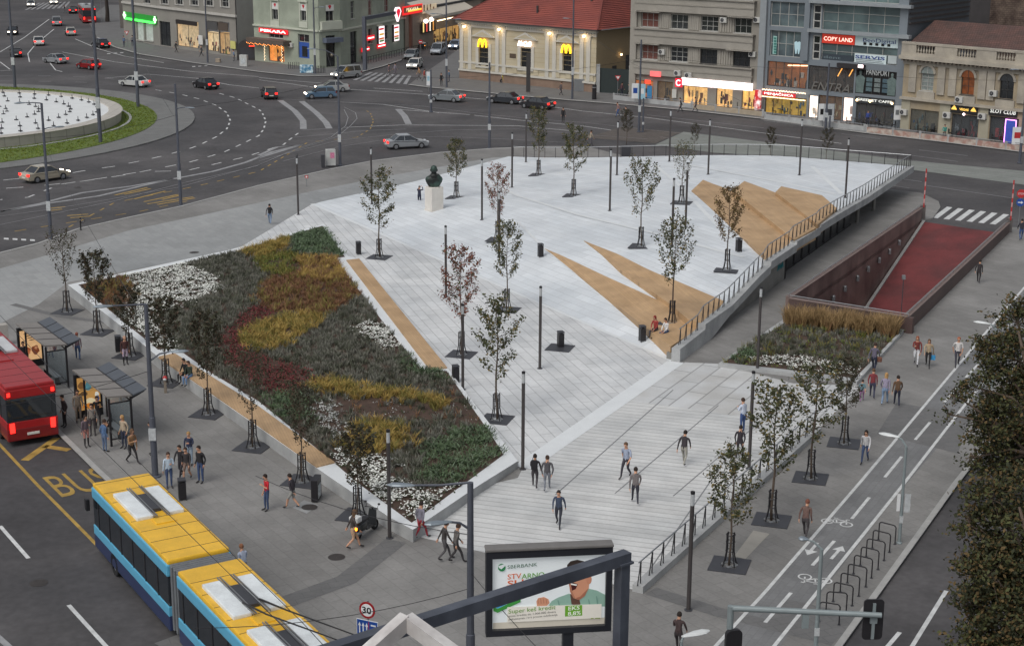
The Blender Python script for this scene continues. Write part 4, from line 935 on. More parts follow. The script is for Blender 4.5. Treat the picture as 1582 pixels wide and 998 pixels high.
def mast(base, top, label, arms=(), r0=.14, r1=.09, P=None, h=None, mp=None, extra=None, name='street_pole', head=None, Lh=.9):
    """arms: (z fraction or pixel row, world dx, dy, rise)"""
    mp = mp or m_pole
    P = P or G(*base, -.06); h = h or hfor(P, *top); r = thing(name, label, 'pole', P, 0, None)
    MB().path([(0, 0, -.05), (0, 0, h * .35), (0, 0, h * .352), (0, 0, h)], [r0, r0, (r0 + r1) / 2, r1], 12).build('shaft', mp, r)
    MB().lathe([(r0 * 1.8, -.02), (r0 * 1.8, .05), (r0, .09)], n=12).build('foot', mp, r)
    for z, dx, dy, rise in arms:
        z = z if z > 0 else h; a = MB(); e = Vector((dx, dy, z + rise)); b = Vector((0, 0, z)); m = b.lerp(e, .5) + Vector((0, 0, rise * .3)); a.path([b, m, e], [.045, .04, .035], 7); ao = a.build('arm', mp, r)
        hb_ = MB(); lamp_head(hb_, e - Vector((dx, dy, 0)).normalized() * .1, (dx, dy, 0), Lh); hb_.build('lamp_head', head or m_head, ao)
    c = MB(); c.box(-r0 * 1.1, r0 * 1.1, -r0 * 1.25, -r0 * .6, h * .22, h * .29); c.build('junction_box', mat('tag_white', (176, 180, 182), .6, .2, 6), r) if extra != 'plain' else None
    return r
POLES = {}
POLES['p1'] = mast((79, 371), (62, 160), 'tall grey tram pole with twin lamp arms on the left kerb, nearest the fountain', [(0, -1.1, -.5, .1), (8.6, .7, .4, .1)])
POLES['p2'] = mast((279.5, 318), (270, 130), 'tall grey tram pole on the far kerb opposite the lawn tip', [(8.3, .9, -.3, .15)])
POLES['p3'] = mast((155.5, 222), (141, -30), 'very tall grey mast on the lawn in front of the fountain', r0=.2, r1=.14)
POLES['p4'] = mast((213.5, 167), (205, -30), 'very tall grey mast at the right rim of the fountain', r0=.2, r1=.14)
POLES['p5'] = mast((23.5, 137), (10, -30), 'very tall grey mast behind the fountain at the left', r0=.2, r1=.14)
POLES['p6'] = mast((525.5, 256), (520, 88), 'grey tram pole standing by the white cabinet at the kerb', [(0, -2.2, .3, .7)])
POLES['p7'] = mast((666, 173), (663, 108), 'short grey pole in the traffic lanes beyond the bust')
POLES['p8'] = mast((756, 230), (754, 97), 'grey tram pole at the kerb beyond the plaza trees')
POLES['p9'] = mast((690, 136), (686, -20), 'tall street pole at the corner of the yellow restaurant', [(9.5, -1.4, .2, .3), (8.8, 1.2, .2, .3)])
POLES['p10'] = mast((487, 115), (484, -20), 'tall street pole in front of the green corner building', [(9.2, .9, -.2, .3)])
POLES['p11'] = mast((321, 98), (315, -30), 'street pole in front of the clothing shop')
POLES['p12'] = mast((884, 154), (880, -20), 'tall street pole before the yellow restaurant facade', [(9.9, -.6, .2, .3), (8.2, .7, .2, .2)])
POLES['p13'] = mast((987, 204), (984, 62), 'dark tram mast with cable clamps on the platform near the grey apartment block')
POLES['p13b'] = mast((993, 204), (992, 152), 'short dark post paired with the tram mast on the platform', r0=.11)
POLES['p14'] = mast((1275, 205), (1275, 98), 'dark tram mast before the glass office front', r0=.15)
POLES['p14b'] = mast((1281, 205), (1281, 180), 'short dark post paired with the mast before the glass front', r0=.11)
POLES['p15'] = mast((1575, 252), (1572, 110), 'grey tram pole before the slot club at the right edge', [(0, -.9, .2, .1)])
POLES['p16'] = mast((1457, 206), (1457, 146), 'thin old street lamp with open metal head on the right pavement', r0=.06, r1=.05, P=G(1457, 206))
POLES['p17'] = mast((240, 736), (222, 470), 'grey lamp pole with two arms standing in front of the bus shelters', [(0, -1.5, -.35, .0), (5.6, 1.0, .15, .45)], r0=.15, r1=.09, P=G(240, 736))
POLES['p18'] = mast((727, 1100), (727, 745), 'grey lamp pole with arms beside the billboard', [(0, -1.9, .1, -.15), (6.6, -.7, -.2, .35)], r0=.15, r1=.10, P=G(727, 1100))
POLES['p19'] = mast((1389, 839), (1396, 690), 'pale lamp post with white oval head beside the bicycle hoops', [(0, -.35, .25, .35)], r0=.07, r1=.055, P=G(1389, 839), mp=m_polel, head=m_headw, name='street_lamp')
POLES['p20'] = mast((1530, 632), (1537, 512), 'pale lamp post with white head further along the cycle lane', [(0, -.4, .25, .35)], r0=.07, r1=.055, P=G(1530, 632), mp=m_polel, head=m_headw, name='street_lamp')
POLES['p21'] = mast((1259, 1017), (1270, 848), 'pale post with a bent bare arm between cycle lane and hoops', [(0, -.55, .2, .3)], r0=.08, r1=.07, P=G(1259, 1017), mp=m_polel, name='street_lamp', Lh=.35)
POLES['p22'] = mast((1047, 1180), (1042, 990), 'white oval street lamp head low in the foreground', [(0, .1, .05, .15)], r0=.06, r1=.05, P=G(1046, 1180), mp=m_polel, head=m_headw, name='street_lamp', Lh=1.0)

def sag(mb, a, b, s=.35, r=.013, n=9):
    mb.path([a.lerp(b, i / n) - Vector((0, 0, s * 4 * (i / n) * (1 - i / n))) for i in range(n + 1)], r, 4, caps=False)
def ptop(k, f=.97): o = POLES[k]; P = o.location; c = [x for x in o.children if x.name.startswith('shaft')][0]; return P + Vector((0, 0, max(v.co.z for v in c.data.vertices) * f))
WIRES = [('p17', .62, G(-120, 640, 5.0), 'from the shelter lamp pole to the left edge'), ('p17', .9, ptop('p1', .7), 'between the shelter lamp pole and the left kerb pole'), ('p18', .55, G(300, 970, 4.2), 'from the billboard lamp pole over the yellow trolleybus'), ('p18', .62, G(1000, 1150, 5.0), 'from the billboard lamp pole across the billboard'), ('p18', .78, G(395, 735, 4.5), 'from the billboard lamp pole over the planter corner'), ('p1', .75, ptop('p2', .75), 'between the two kerb poles on the left'), ('p2', .8, ptop('p6', .8), 'between the far kerb pole and the cabinet pole'), ('p6', .85, ptop('p8', .85), 'from the cabinet pole towards the plaza trees'), ('p8', .85, ptop('p13', .8), 'from the plaza pole to the tram mast'), ('p13', .85, ptop('p14', .9), 'between the two dark tram masts'), ('p14', .9, ptop('p15', .9), 'from the dark tram mast to the right edge pole'), ('p6', .7, ptop('p10', .8), 'across the junction to the green building'), ('p13', .7, ptop('p12', .7), 'from the tram mast to the restaurant pole'), ('p2', .7, ptop('p4', .5), 'between the far kerb pole and the fountain mast'), ('p13', .95, G(1178, 172, 7.5), 'from the tram mast along the apartment block')]
for k, f, b, w in WIRES:
    o = MB(); sag(o, ptop(k, f), b); ob = o.build('overhead_wire', m_black); tag(ob, 'thin dark overhead wire ' + w, 'wire', 'overhead wires')
o = MB(); a = G(155, 640, 6.0) 
for dx in (0, .6):
    q = MB(); ln = [G(-40 + dx * 30, 500 - dx * 60, 5.6), G(200 + dx * 60, 735, 5.6), G(430 + dx * 60, 960, 5.6), G(560 + dx * 60, 1100, 5.6)]
    q.path(ln, .014, 4, caps=False); tag(q.build('overhead_wire', m_black), 'trolley contact wire above the bus lane, the ' + ('left' if dx == 0 else 'right') + ' one of the pair', 'wire', 'overhead wires')

# ================================================================== SMALL FURNITURE
def bin_(P, rz, label, w=.42, d=.34, h=.98):
    r = thing('litter_bin', label, 'bin', P, rz, 'black litter bins')
    MB().bbox(-w / 2, w / 2, -d / 2, d / 2, .06, h - .14, .02).build('body', m_black, r); MB().bbox(-w / 2 - .01, w / 2 + .01, -d / 2 - .01, d / 2 + .01, h - .06, h, .015).build('lid', m_dkgrey, r)
    m_ = MB()
    for x in (-1, 1):
        for y in (-1, 1): m_.box(x * w * .44 - .02, x * w * .44 + .02, y * d * .42 - .02, y * d * .42 + .02, 0, h - .05)
    m_.build('frame', m_dkgrey, r); return r
for p, w in (((554, 393), 'black slim litter bin beside the top of the back bench'), ((835, 397), 'black slim litter bin at the sharp tip of the lower timber seat'), ((1141, 389), 'black litter bin next to the upper timber seats'), ((992, 527), 'black litter bin in front of the seated people'), ((704, 590), 'black litter bin at the lower end of the back bench'), ((866, 536), 'black bin standing on an empty tree grate in the plaza'), ((282, 771), 'black litter bin among the crowd by the bus'), ((183, 543), 'black litter bin left of the standing woman'), ((193, 547), 'black litter bin right of its twin by the thin tree')): bin_(D(*p) if p[1] < 560 and p[0] > 500 else G(*p), AN_UP, w)
P = D(865, 538); mb = MB(); mb.box(-.75, .75, -.75, .75, -.01, .03); gr_ = mb.build('tree_grate', m_dkgrey); gr_.location = P + Vector((0, 0, .012)); gr_.rotation_euler.z = AN_LOW; tag(gr_, 'square dark tree grate without a tree in the open plaza', 'grate', None)
# notice board, cabinets, bollards
def abox(P, rz, w, d, h, m, name, label, cat, extras=()):
    r = thing(name, label, cat, P, rz); MB().bbox(-w / 2, w / 2, -d / 2, d / 2, .03, h, .02).build('body', m, r); MB().box(-w / 2 + .03, w / 2 - .03, -d / 2 + .03, d / 2 - .03, 0, .05).build('plinth', m_dkgrey, r)
    for (x0, x1, z0, z1, mm, nm) in extras: MB().box(x0, x1, -d / 2 - .012, -d / 2 + .01, z0, z1).build(nm, mm, r)
    return r
m_grf = mat('graffiti_white', (176, 182, 184), .6, .5, 7)
abox(G(489, 771), AN_LANE + math.pi / 2 + .9, .85, .3, 1.05, m_black, 'planter_box', 'black board box with white graffiti beside the lower end of the front bench', 'notice board', [(-.3, .25, .15, .75, m_grf, 'graffiti')])
abox(G(511, 256), .2, .95, .5, 1.6, mat('cabinet_white', (178, 180, 178), .6, .15, 2), 'utility_cabinet', 'pale utility cabinet with pink poster on the far kerb', 'cabinet', [(-.05, .35, .75, 1.3, mat('poster_pink', (196, 120, 150), .6, .3, 5), 'poster')])
abox(G(499, 258), .2, .35, .4, 1.2, m_dkgrey, 'utility_cabinet', 'small dark utility box left of the pale cabinet', 'cabinet')
abox(G(377, 103), -.3, 1.2, .5, 1.7, mat('cabinet_white', (178, 180, 178)), 'utility_cabinet', 'white graffiti-marked cabinet on the pavement before the clothing shop', 'cabinet', [(-.4, .4, .4, 1.2, m_grf, 'graffiti')])
abox(G(474, 113), -.05, 1.9, .6, 1.15, mat('mural_blue', (70, 132, 168), .6, .5, 2.5, two=(190, 206, 210), two_scale=2.2), 'utility_cabinet', 'blue painted street-art box by the kerb', 'cabinet')
abox(G(464, 100), -.05, 1.0, .7, 1.8, m_grf, 'utility_cabinet', 'tall grey cabinet behind the blue painted box', 'cabinet')
abox(G(337, 97), -.2, .7, .5, .6, mat('crate_beige', (150, 138, 122)), 'utility_cabinet', 'small beige box at the kerb before the clothing shop', 'cabinet')
abox(G(967, 246, .4), 0, .9, .5, 1.3, m_dkgrey, 'utility_cabinet', 'dark cabinet behind the deck railing under the dull brown tree', 'cabinet')
def bollard(P, label, h=1.0, m=None, r=.06):
    t = thing('bollard', label, 'bollard', P, 0, 'bollards'); MB().lathe([(r, 0), (r, h - .08), (r * .6, h)], n=10, closed=True).build('post', m or m_black, t); MB().lathe([(r * 1.12, h * .78), (r * 1.12, h * .84)], n=10, closed=True).build('ring', m_alu, t); return t
b_ = bollard(G(125, 356), 'dark post with round ring sign on the left kerb', 1.05)
m_ = MB(); m_.lathe([(.16, -.02), (.18, 0), (.16, .02), (.14, 0)], n=14); o = m_.build('ring_sign', m_black, b_); o.rotation_euler = (R(90), 0, .5); o.location = (.2, 0, .75)
bollard(G(459, 248), 'short post at the kerb beyond the tall slim lamp', .7, m_dkgrey)
t = thing('traffic_sign', 'small red and white warning post on the far pavement', 'sign', G(474, 289)); MB().tube((0, 0, 0), (0, 0, .85), .03).build('post', m_alu, t); MB().box(-.14, .14, -.03, .03, .8, 1.05).build('panel', mat('sign_red', (176, 44, 46), .5), t); MB().box(-.07, .07, -.035, -.031, .85, 1.0).build('panel_mark', m_white, t)
t = thing('marker_post', 'small wooden marker with red and white top beside the front bench', 'post', G(256, 607)); MB().box(-.07, .07, -.04, .04, 0, .75).build('post', mat('weathered_wood', (126, 116, 104), .8, .2, 5), t); MB().ball((0, 0, .85), .13).build('red_top', mat('sign_red', (176, 44, 46)), t); MB().ball((.0, -.05, .8), .1).build('white_top', m_white, t)
# bicycle hoops
hp = thing('bicycle_hoop', 'x', 'bicycle rack'); m_ = MB(); m_.path([(0, 0, 0), (0, 0, .74), (.04, 0, .80), (.10, 0, .83), (.66, 0, .83), (.72, 0, .80), (.76, 0, .74), (.76, 0, 0)], .027, 8); m_.build('hoop', m_black, hp)
for x in (0, .76): MB().lathe([(.07, 0), (.07, .015), (.03, .02)], (x, 0, 0), 10).build('foot', m_dkgrey, hp)
ORD = ['farthest', 'second', 'third', 'fourth', 'fifth', 'sixth', 'seventh', 'eighth', 'ninth', 'nearest']
HL = [(1357, 833.5), (1347.5, 846.5), (1338, 860), (1329, 873), (1318.5, 886), (1309, 900), (1298, 914), (1287, 929), (1276, 944), (1265, 960)]; HR = [(1385, 841), (1376.5, 853.5), (1367, 866), (1358, 880), (1348, 893), (1338, 906.5), (1327.5, 921), (1317, 935.5), (1307, 946.5), (1296, 965)]
for i in range(10):
    a, b = G(*HL[i]), G(*HR[i]); an = math.atan2((b - a).y, (b - a).x); lab = ORD[i] + (' black bicycle hoop counted from the signpost end of the row' if i not in (0, 9) else (' black bicycle hoop in the row, beside the pale signpost' if i == 0 else ' black bicycle hoop in the row, at the lower end by the pale post'))
    if i == 0: o = hp; o.location = a; o.rotation_euler.z = an; o['label'] = lab
    else: o = dup(hp, a, an, lab)
    o['group'] = 'row of bicycle hoops'
t = thing('notice_sign', 'pair of small white panels on the pale post by the bicycle hoops', 'sign', G(1389, 839) + Vector((0, 0, 1.5)))
MB().box(-.24, -.10, -.09, -.06, 0, .75).build('panel', m_white, t); MB().box(.09, .33, -.09, -.06, -.05, .75).build('panel', mat('tag_white', (176, 180, 182)), t)
# bust on its plinth
an = R(33); bp = D(667, 328); t = thing('monument_plinth', 'tall pale limestone plinth carrying the bronze bust', 'plinth', bp, 0)
m_lime = mat('limestone', (206, 202, 195), .75, .08, 1.6, bump=.1); cx_, cy_ = math.cos(an), math.sin(an)
m_ = MB(); a = 1.12; m_.bbox(0, a, 0, a, 0, 1.98, .02); pb = m_.build('block', m_lime, t); pb.rotation_euler.z = an
m_ = MB(); m_.box(-.05, a + .05, -.05, a + .05, -.05, .06); q = m_.build('base_course', m_lime, t); q.rotation_euler.z = an
ctr = bp + Vector((cx_ * a / 2 - cy_ * a / 2, cy_ * a / 2 + cx_ * a / 2, 1.98))
bt = thing('bust', 'green-patinated bronze bust of a man in a coat seen from behind', 'statue', ctr, R(8))
def loft(mb, secs, n=20, mi=0):
    vs = []; fs = []
    for (cx, cy, z, rx, ry, pw) in secs:
        for i in range(n):
            q = 2 * math.pi * i / n; c, s = math.cos(q), math.sin(q); vs.append((cx + rx * math.copysign(abs(c) ** pw, c), cy + ry * math.copysign(abs(s) ** pw, s), z))
    for i in range(len(secs) - 1):
        for k in range(n): fs.append((i * n + k, i * n + (k + 1) % n, i * n + n + (k + 1) % n, i * n + n + k))
    fs.append(tuple(range(n))[::-1]); fs.append(tuple(range(len(vs) - n, len(vs)))); return mb.add(vs, fs, mi)
m_bz = mat('bronze_patina', (34, 38, 37), .5, .25, 1.5, metal=.35, two=(62, 84, 77), two_scale=1.3, bump=.3)
m_ = MB(); loft(m_, [(0, 0, 0, .42, .30, .9), (0, 0, .12, .50, .33, .85), (0, 0, .40, .66, .38, .8), (0, 0, .62, .72, .38, .8), (0, 0, .78, .66, .34, .85), (0, 0, .90, .46, .29, .9), (0, .02, .97, .27, .23, 1), (0, .03, 1.02, .19, .19, 1), (0, .04, 1.12, .18, .19, 1), (0, .06, 1.2, .23, .26, 1), (0, .07, 1.32, .26, .30, 1), (0, .07, 1.46, .27, .31, 1), (0, .06, 1.6, .25, .29, 1), (0, .05, 1.70, .18, .22, 1), (0, .05, 1.76, .06, .08, 1)], 24)
m_.ball((-.27, .05, 1.36), .05, .08, .11); m_.ball((.27, .05, 1.36), .05, .08, .11); m_.ball((0, .38, 1.36), .06, .07, .1); m_.build('figure', m_bz, bt, smooth=True)
m_ = MB(); loft(m_, [(0, 0, .80, .52, .35, .9), (0, .0, .98, .34, .30, 1), (0, .01, 1.1, .25, .25, 1), (0, .02, 1.1, .20, .2, 1)], 20); m_.build('coat_collar', m_bz, bt, smooth=True)
m_ = MB(); m_.ball((.36, -.16, .82), .2, .16, .22); m_.ball((.42, -.1, .66), .16, .15, .2); m_.ball((.28, -.2, .98), .14, .13, .14); m_.build('drapery', m_bz, bt, smooth=True)

# bus shelters
sa = math.atan2(-4.43, 2.86)
def shelter(P, label, poster):
    r = thing('bus_shelter', label, 'bus shelter', P, sa, 'bus shelters')     # x along the kerb, y positive towards the kerb side is negative here
    L_ = 5.3; S = 1   # local +y points to the pavement side
    mg = mat('shelter_roof', (128, 124, 120), .6, .1, 1.5); md = mat('shelter_roof_dark', (78, 83, 90), .5, .1, 1.5)
    m_ = MB(); m_.add([(0, 0, 2.62), (L_, 0, 2.62), (L_, 1.25, 2.5), (0, 1.25, 2.5), (0, 0, 2.54), (L_, 0, 2.54), (L_, 1.25, 2.42), (0, 1.25, 2.42)], [(0, 1, 2, 3), (7, 6, 5, 4), (0, 4, 5, 1), (1, 5, 6, 2), (2, 6, 7, 3), (3, 7, 4, 0)]); m_.build('roof_panel', mg, r)
    m_ = MB(); m_.add([(0, 1.27, 2.5), (L_, 1.27, 2.5), (L_ + .05, 1.98, 2.72), (-.05, 1.98, 2.72), (0, 1.27, 2.42), (L_, 1.27, 2.42), (L_ + .05, 1.98, 2.66), (-.05, 1.98, 2.66)], [(0, 1, 2, 3), (7, 6, 5, 4), (0, 4, 5, 1), (1, 5, 6, 2), (2, 6, 7, 3), (3, 7, 4, 0)]); m_.build('roof_panel', md, r)
    rib = MB()
    for i in range(1, 4): x = L_ * i / 4; rib.obox((x, .02, 2.625), (x, 1.25, 2.507), .05, .02); rib.obox((x, 1.28, 2.507), (x, 1.97, 2.727), .05, .02)
    rib.obox((0, 1.26, 2.51), (L_, 1.26, 2.51), .06, .03); rib.build('roof_seams', m_black, r)
    for x in (1.5, L_ - .1):
        for y in (.1, 1.2): MB().box(x - .045, x + .045, y - .045, y + .045, 0, 2.45).build('post', m_black, r)
    MB().obox((L_ - .1, 1.2, 2.3), (L_ - .1, 1.9, 2.6), .06, .1).build('bracket', m_black, r)
    m_ = MB(); m_.quad((1.5, 1.2, .35), (L_ - .1, 1.2, .35), (L_ - .1, 1.2, 2.2), (1.5, 1.2, 2.2)); m_.quad((L_ - .1, .1, .35), (L_ - .1, 1.2, .35), (L_ - .1, 1.2, 2.2), (L_ - .1, .1, 2.2)); m_.build('glass_panel', m_glassy, r)
    fr_ = MB()
    for z in (.35, 2.2): fr_.box(1.5, L_ - .1, 1.18, 1.22, z - .03, z + .03); fr_.box(L_ - .12, L_ - .08, .1, 1.2, z - .03, z + .03)
    fr_.build('glass_frame', m_black, r)
    MB().bbox(2.0, 4.6, .72, 1.08, .42, .47, .01).build('bench', m_alu, r); leg = MB(); [leg.box(x - .03, x + .03, .78, 1.02, 0, .42) for x in (2.2, 3.3, 4.4)]; leg.build('bench_legs', m_black, r)
    # lit poster case at the far end, facing down the lane towards the camera
    c = MB().bbox(.02, .22, .0, 1.42, .02, 2.35, .02).build('poster_case', m_black, r); MB().quad((.228, .12, .42), (.228, 1.3, .42), (.228, 1.3, 2.18), (.228, .12, 2.18)).build('poster', mat(poster['name'], poster['bg'], .5, .15, 2, emit=.55), c)
    for (y, z, ry, rz_, col, nm) in poster['shapes']:
        m2 = MB(); n = 14; rr_ = random.Random(int(y * 100 + z * 37)); pts = [(.234 + .0015 * (len(nm) % 3), y + ry * math.cos(2 * math.pi * i / n) * rr_.uniform(.75, 1.15), z + rz_ * math.sin(2 * math.pi * i / n) * rr_.uniform(.75, 1.15)) for i in range(n)]
        m2.add(pts, [tuple(range(n))]); m2.build('poster_' + nm, mat('poster_' + nm + '_%d_%d' % (col[0], col[2]), col, .5, .1, 3, emit=.4), c)
    return r
PO1 = dict(name='poster_warm_beige', bg=(214, 172, 124), shapes=[(.45, .95, .26, .26, (150, 78, 40), 'food'), (.55, .9, .12, .14, (206, 160, 120), 'hand'), (.95, .98, .24, .28, (126, 66, 38), 'food'), (1.0, 1.08, .1, .1, (214, 170, 130), 'hand'), (.5, 1.98, .22, .028, (70, 52, 40), 'line'), (.62, 1.85, .2, .028, (70, 52, 40), 'line'), (.75, 1.72, .24, .028, (70, 52, 40), 'line'), (.8, 1.59, .18, .028, (70, 52, 40), 'line')])
PO2 = dict(name='poster_warm_yellow', bg=(176, 132, 74), shapes=[(.7, 1.7, .17, .26, (86, 138, 150), 'figure'), (.68, 1.98, .09, .1, (196, 150, 112), 'head'), (.35, 1.75, .2, .2, (120, 84, 48), 'chair'), (1.05, 1.8, .18, .2, (208, 176, 112), 'glow'), (.75, .86, .34, .16, (222, 206, 168), 'parcel'), (.72, .62, .42, .14, (214, 130, 40), 'band'), (1.12, 1.2, .12, .14, (228, 226, 214), 'badge'), (1.15, .95, .1, .18, (70, 84, 130), 'badge'), (.4, 1.3, .24, .12, (92, 70, 46), 'table')])
shelter(Vector((-22.58, 79.53, 0)), 'grey-roofed bus shelter with golden lit poster, nearer the yellow bus, people waiting inside', PO2)
shelter(Vector((-28.14, 88.4, 0)), 'grey-roofed bus shelter with beige lit poster, further up the bus lane by the red bus', PO1)
abox(G(6, 533), sa, .5, .5, 1.3, mat('kiosk_grey', (170, 166, 160)), 'ticket_machine', 'pale ticket box left of the upper shelter', 'ticket machine')

# billboard
Z = lambda cx, cy: ((cx - 62) * 4.0 / 1103, (918 - cy - (cx - 62) * .055) * 4.0 / 1103)
d = ray(751, 984); bb = CAM + d * 51; bt_ = thing('billboard', 'black-framed billboard with a white and green bank loan advertisement', 'billboard', bb, R(7))
frm = MB(); W_, H_ = 4.0, 2.88
for x0, x1, z0, z1 in ((0, W_, 0, .2), (0, W_, H_ - .24, H_), (0, .2, .2, H_ - .24), (W_ - .2, W_, .2, H_ - .24)): frm.box(x0, x1, 0, .34, z0, z1)
frm.build('frame', mat('billboard_frame', (40, 42, 48), .4, .08, 3), bt_); MB().bbox(-.02, W_ + .02, -.04, .40, H_ + .003, H_ + .10, .03).build('hood', mat('billboard_hood', (112, 110, 108), .6, .1, 2), bt_)
MB().box(.2, W_ - .2, .2, .3, .2, H_ - .24).build('back_panel', m_dkgrey, bt_)
px0, pz0 = .2, .2; px1, pz1 = W_ - .2, H_ - .24
adv = MB().quad((px0, .15, pz0), (px1, .15, pz0), (px1, .15, pz1), (px0, .15, pz1)).build('advert', mat('advert_white', (214, 220, 222), .4, .03, 1, emit=.22), bt_)
lay = [0.148]
def adp(pts, rgb, name, emit=.15):
    lay[0] -= .0015; P = [Z(*p) for p in pts]; m_ = MB(); y = lay[0]
    from mathutils.geometry import tessellate_polygon
    tr = tessellate_polygon([[Vector((p[0], p[1], 0)) for p in P]]); m_.add([(p[0], y, p[1]) for p in P], tr); return m_.build(name, mat('ad_%d_%d_%d' % rgb, rgb, .5, .04, 3, emit=emit), adv)
def adt(txt, cx, cy, size, rgb, name, width=None, bold=.0):
    lay[0] -= .0015; x, z = Z(cx, cy); m_ = MB(); text_mb(txt, size * 4 / 1103 * 1.35, m_, (x, lay[0], z), (1, 0, .055), (0, 0, 1), depth=0, width=width and width * 4 / 1103, bold=bold); return m_.build(name, mat('ad_%d_%d_%d' % rgb, rgb, .5, .04, 3, emit=.15), adv)
E_ = lambda cx, cy, rx, ry, n=20, a0=0, a1=360: [(cx + rx * math.cos(R(a0 + (a1 - a0) * i / (n if a1 - a0 == 360 else n - 1))), cy - ry * math.sin(R(a0 + (a1 - a0) * i / (n if a1 - a0 == 360 else n - 1)))) for i in range(n)]
adp([(125, 800), (1112, 745), (1112, 815), (125, 858)], (196, 190, 176), 'advert_floor')
adp([(610, 640), (640, 590), (700, 555), (790, 520), (890, 560), (960, 470), (1040, 490), (1112, 530), (1112, 640)], (136, 170, 156), 'advert_shirt')
adp([(800, 520), (880, 560), (895, 620), (870, 640), (815, 620)], (92, 66, 56), 'advert_collar')
adp([(775, 330), (800, 500), (830, 560), (880, 580), (930, 540), (965, 470), (975, 330), (900, 290), (820, 290)], (196, 140, 112), 'advert_face')
adp([(770, 250), (800, 215), (860, 200), (920, 215), (985, 280), (990, 340), (960, 380), (940, 320), (900, 300), (830, 300), (775, 330)], (56, 46, 42), 'advert_hair')
adp(E_(965, 385, 24, 44), (188, 130, 104), 'advert_ear'); adp([(785, 410), (830, 415), (868, 430), (850, 475), (820, 490), (795, 465)], (70, 26, 28), 'advert_mouth'); adp([(790, 418), (862, 432), (855, 445), (795, 432)], (232, 232, 226), 'advert_teeth')
adp(E_(860, 345, 22, 8), (60, 44, 40), 'advert_eye'); adp(E_(795, 350, 14, 7), (60, 44, 40), 'advert_eye'); adp([(775, 330), (800, 500), (830, 560), (850, 570), (820, 500), (800, 400), (795, 330)], (172, 116, 92), 'advert_cheek'); adp([(880, 580), (930, 540), (960, 470), (930, 500), (890, 545), (850, 560)], (160, 104, 82), 'advert_jaw'); [adp([(x, 560 + k), (x + 8, 560 + k), (x + 26, 638), (x + 12, 638)], (110, 146, 134), 'advert_fold') for x, k in ((690, 20), (960, 10), (1030, -20))]; adp([(830, 336), (880, 322), (886, 330), (834, 344)], (50, 38, 34), 'advert_brow'); adp([(812, 350), (826, 392), (796, 396)], (176, 118, 94), 'advert_nose')
adp([(505, 590), (520, 560), (570, 550), (610, 570), (620, 605), (590, 640), (510, 640)], (198, 142, 114), 'advert_fist'); [adp([(515 + 24 * i, 565), (519 + 24 * i, 563), (525 + 24 * i, 610), (521 + 24 * i, 612)], (160, 104, 82), 'advert_knuckle') for i in range(4)]
adp([(128, 600), (250, 575), (365, 570), (175, 650), (128, 635)], (214, 232, 240), 'advert_ribbon'); adp([(128, 618), (165, 632), (280, 580), (310, 585), (165, 660), (128, 640)], (64, 152, 200), 'advert_ribbon'); adp([(128, 640), (165, 662), (320, 580), (365, 568), (365, 598), (165, 700), (128, 682)], (60, 140, 62), 'advert_ribbon')
adp([(250, 645), (1080, 612), (1080, 745), (250, 790)], (222, 218, 208), 'advert_panel'); adp([(757, 632), (908, 622), (910, 722), (757, 733)], (106, 160, 48), 'advert_badge')
adp(E_(200, 275, 33, 36), (38, 122, 72), 'advert_emblem'); adp([(168, 262), (198, 250), (230, 240), (226, 262), (198, 290), (176, 280)], (214, 220, 222), 'advert_emblem_mark')
adt('SBERBANK', 250, 286, 34, (34, 86, 62), 'advert_text', 258); adt('STV', 250, 385, 50, (202, 92, 42), 'advert_text', 120, .002); adt('ARNO', 372, 380, 50, (92, 148, 58), 'advert_text', 200, .002)
adt('SU', 250, 452, 58, (202, 92, 42), 'advert_text', 140, .004); adt('PER', 440, 452, 58, (72, 170, 208), 'advert_text', 195, .004); adt('KEŠ KREDIT', 262, 520, 46, (34, 110, 62), 'advert_text', 368, .002)
adt('Super keš kredit', 260, 705, 42, (94, 140, 40), 'advert_text', 412); adt('iznos kredita do 1.000.000 dinara', 260, 738, 19, (70, 66, 62), 'advert_text', 415); adt('jednostavan i brz proces odobrenja', 260, 768, 19, (70, 66, 62), 'advert_text', 430)
adt('EKS', 785, 672, 38, (232, 236, 226), 'advert_text', 100, .002); adt('8,8%', 782, 722, 38, (232, 236, 226), 'advert_text', 115, .002); adt('ALMA QUATTRO', 122, 903, 15, (196, 198, 200), 'advert_text', 180)
adp([(985, 752), (1010, 750), (1010, 742), (985, 744)], (120, 140, 60), 'advert_mark'); adp([(1025, 750), (1068, 748), (1068, 740), (1025, 742)], (120, 140, 60), 'advert_mark')
MB().box(2.46, 2.8, .05, .33, -bb.z, 0).build('pole', mat('billboard_frame', (40, 42, 48)), bt_)

# sign gantry and the white frame in front
P1, P2 = G(962, 852, 7.4), G(470, 1008, 7.4); t = thing('sign_gantry', 'heavy dark steel gantry beam crossing in front of the billboard', 'gantry', Vector((P1.x, P1.y, 0)))
m_gb = mat('gantry_steel', (62, 66, 76), .45, .12, 1.5, two=(80, 85, 95), two_scale=.7)
dv = P2 - P1; dn = dv.normalized(); MB().obox(-dn * .2 + Vector((0, 0, 7.2)), dv + dn * 6 + Vector((0, 0, 7.2)), .36, .36).build('beam', m_gb, t); MB().obox((0, 0, -.1), (0, 0, 7.02), .34, .34, up=(dn.x, dn.y, 0)).build('column', m_gb, t); MB().obox(Vector((0, 0, 7.03)), Vector((0, 0, 7.1)), .5, .5, up=(dn.x, dn.y, 0)).build('flange', m_gb, t)
m_ = MB()
for i in range(5): p = dn * (2.6 + i * .16) + Vector((0, 0, 7.25)); m_.obox(p + Vector((0, 0, -.12)), p + Vector((0, 0, .1)), .05, .03)
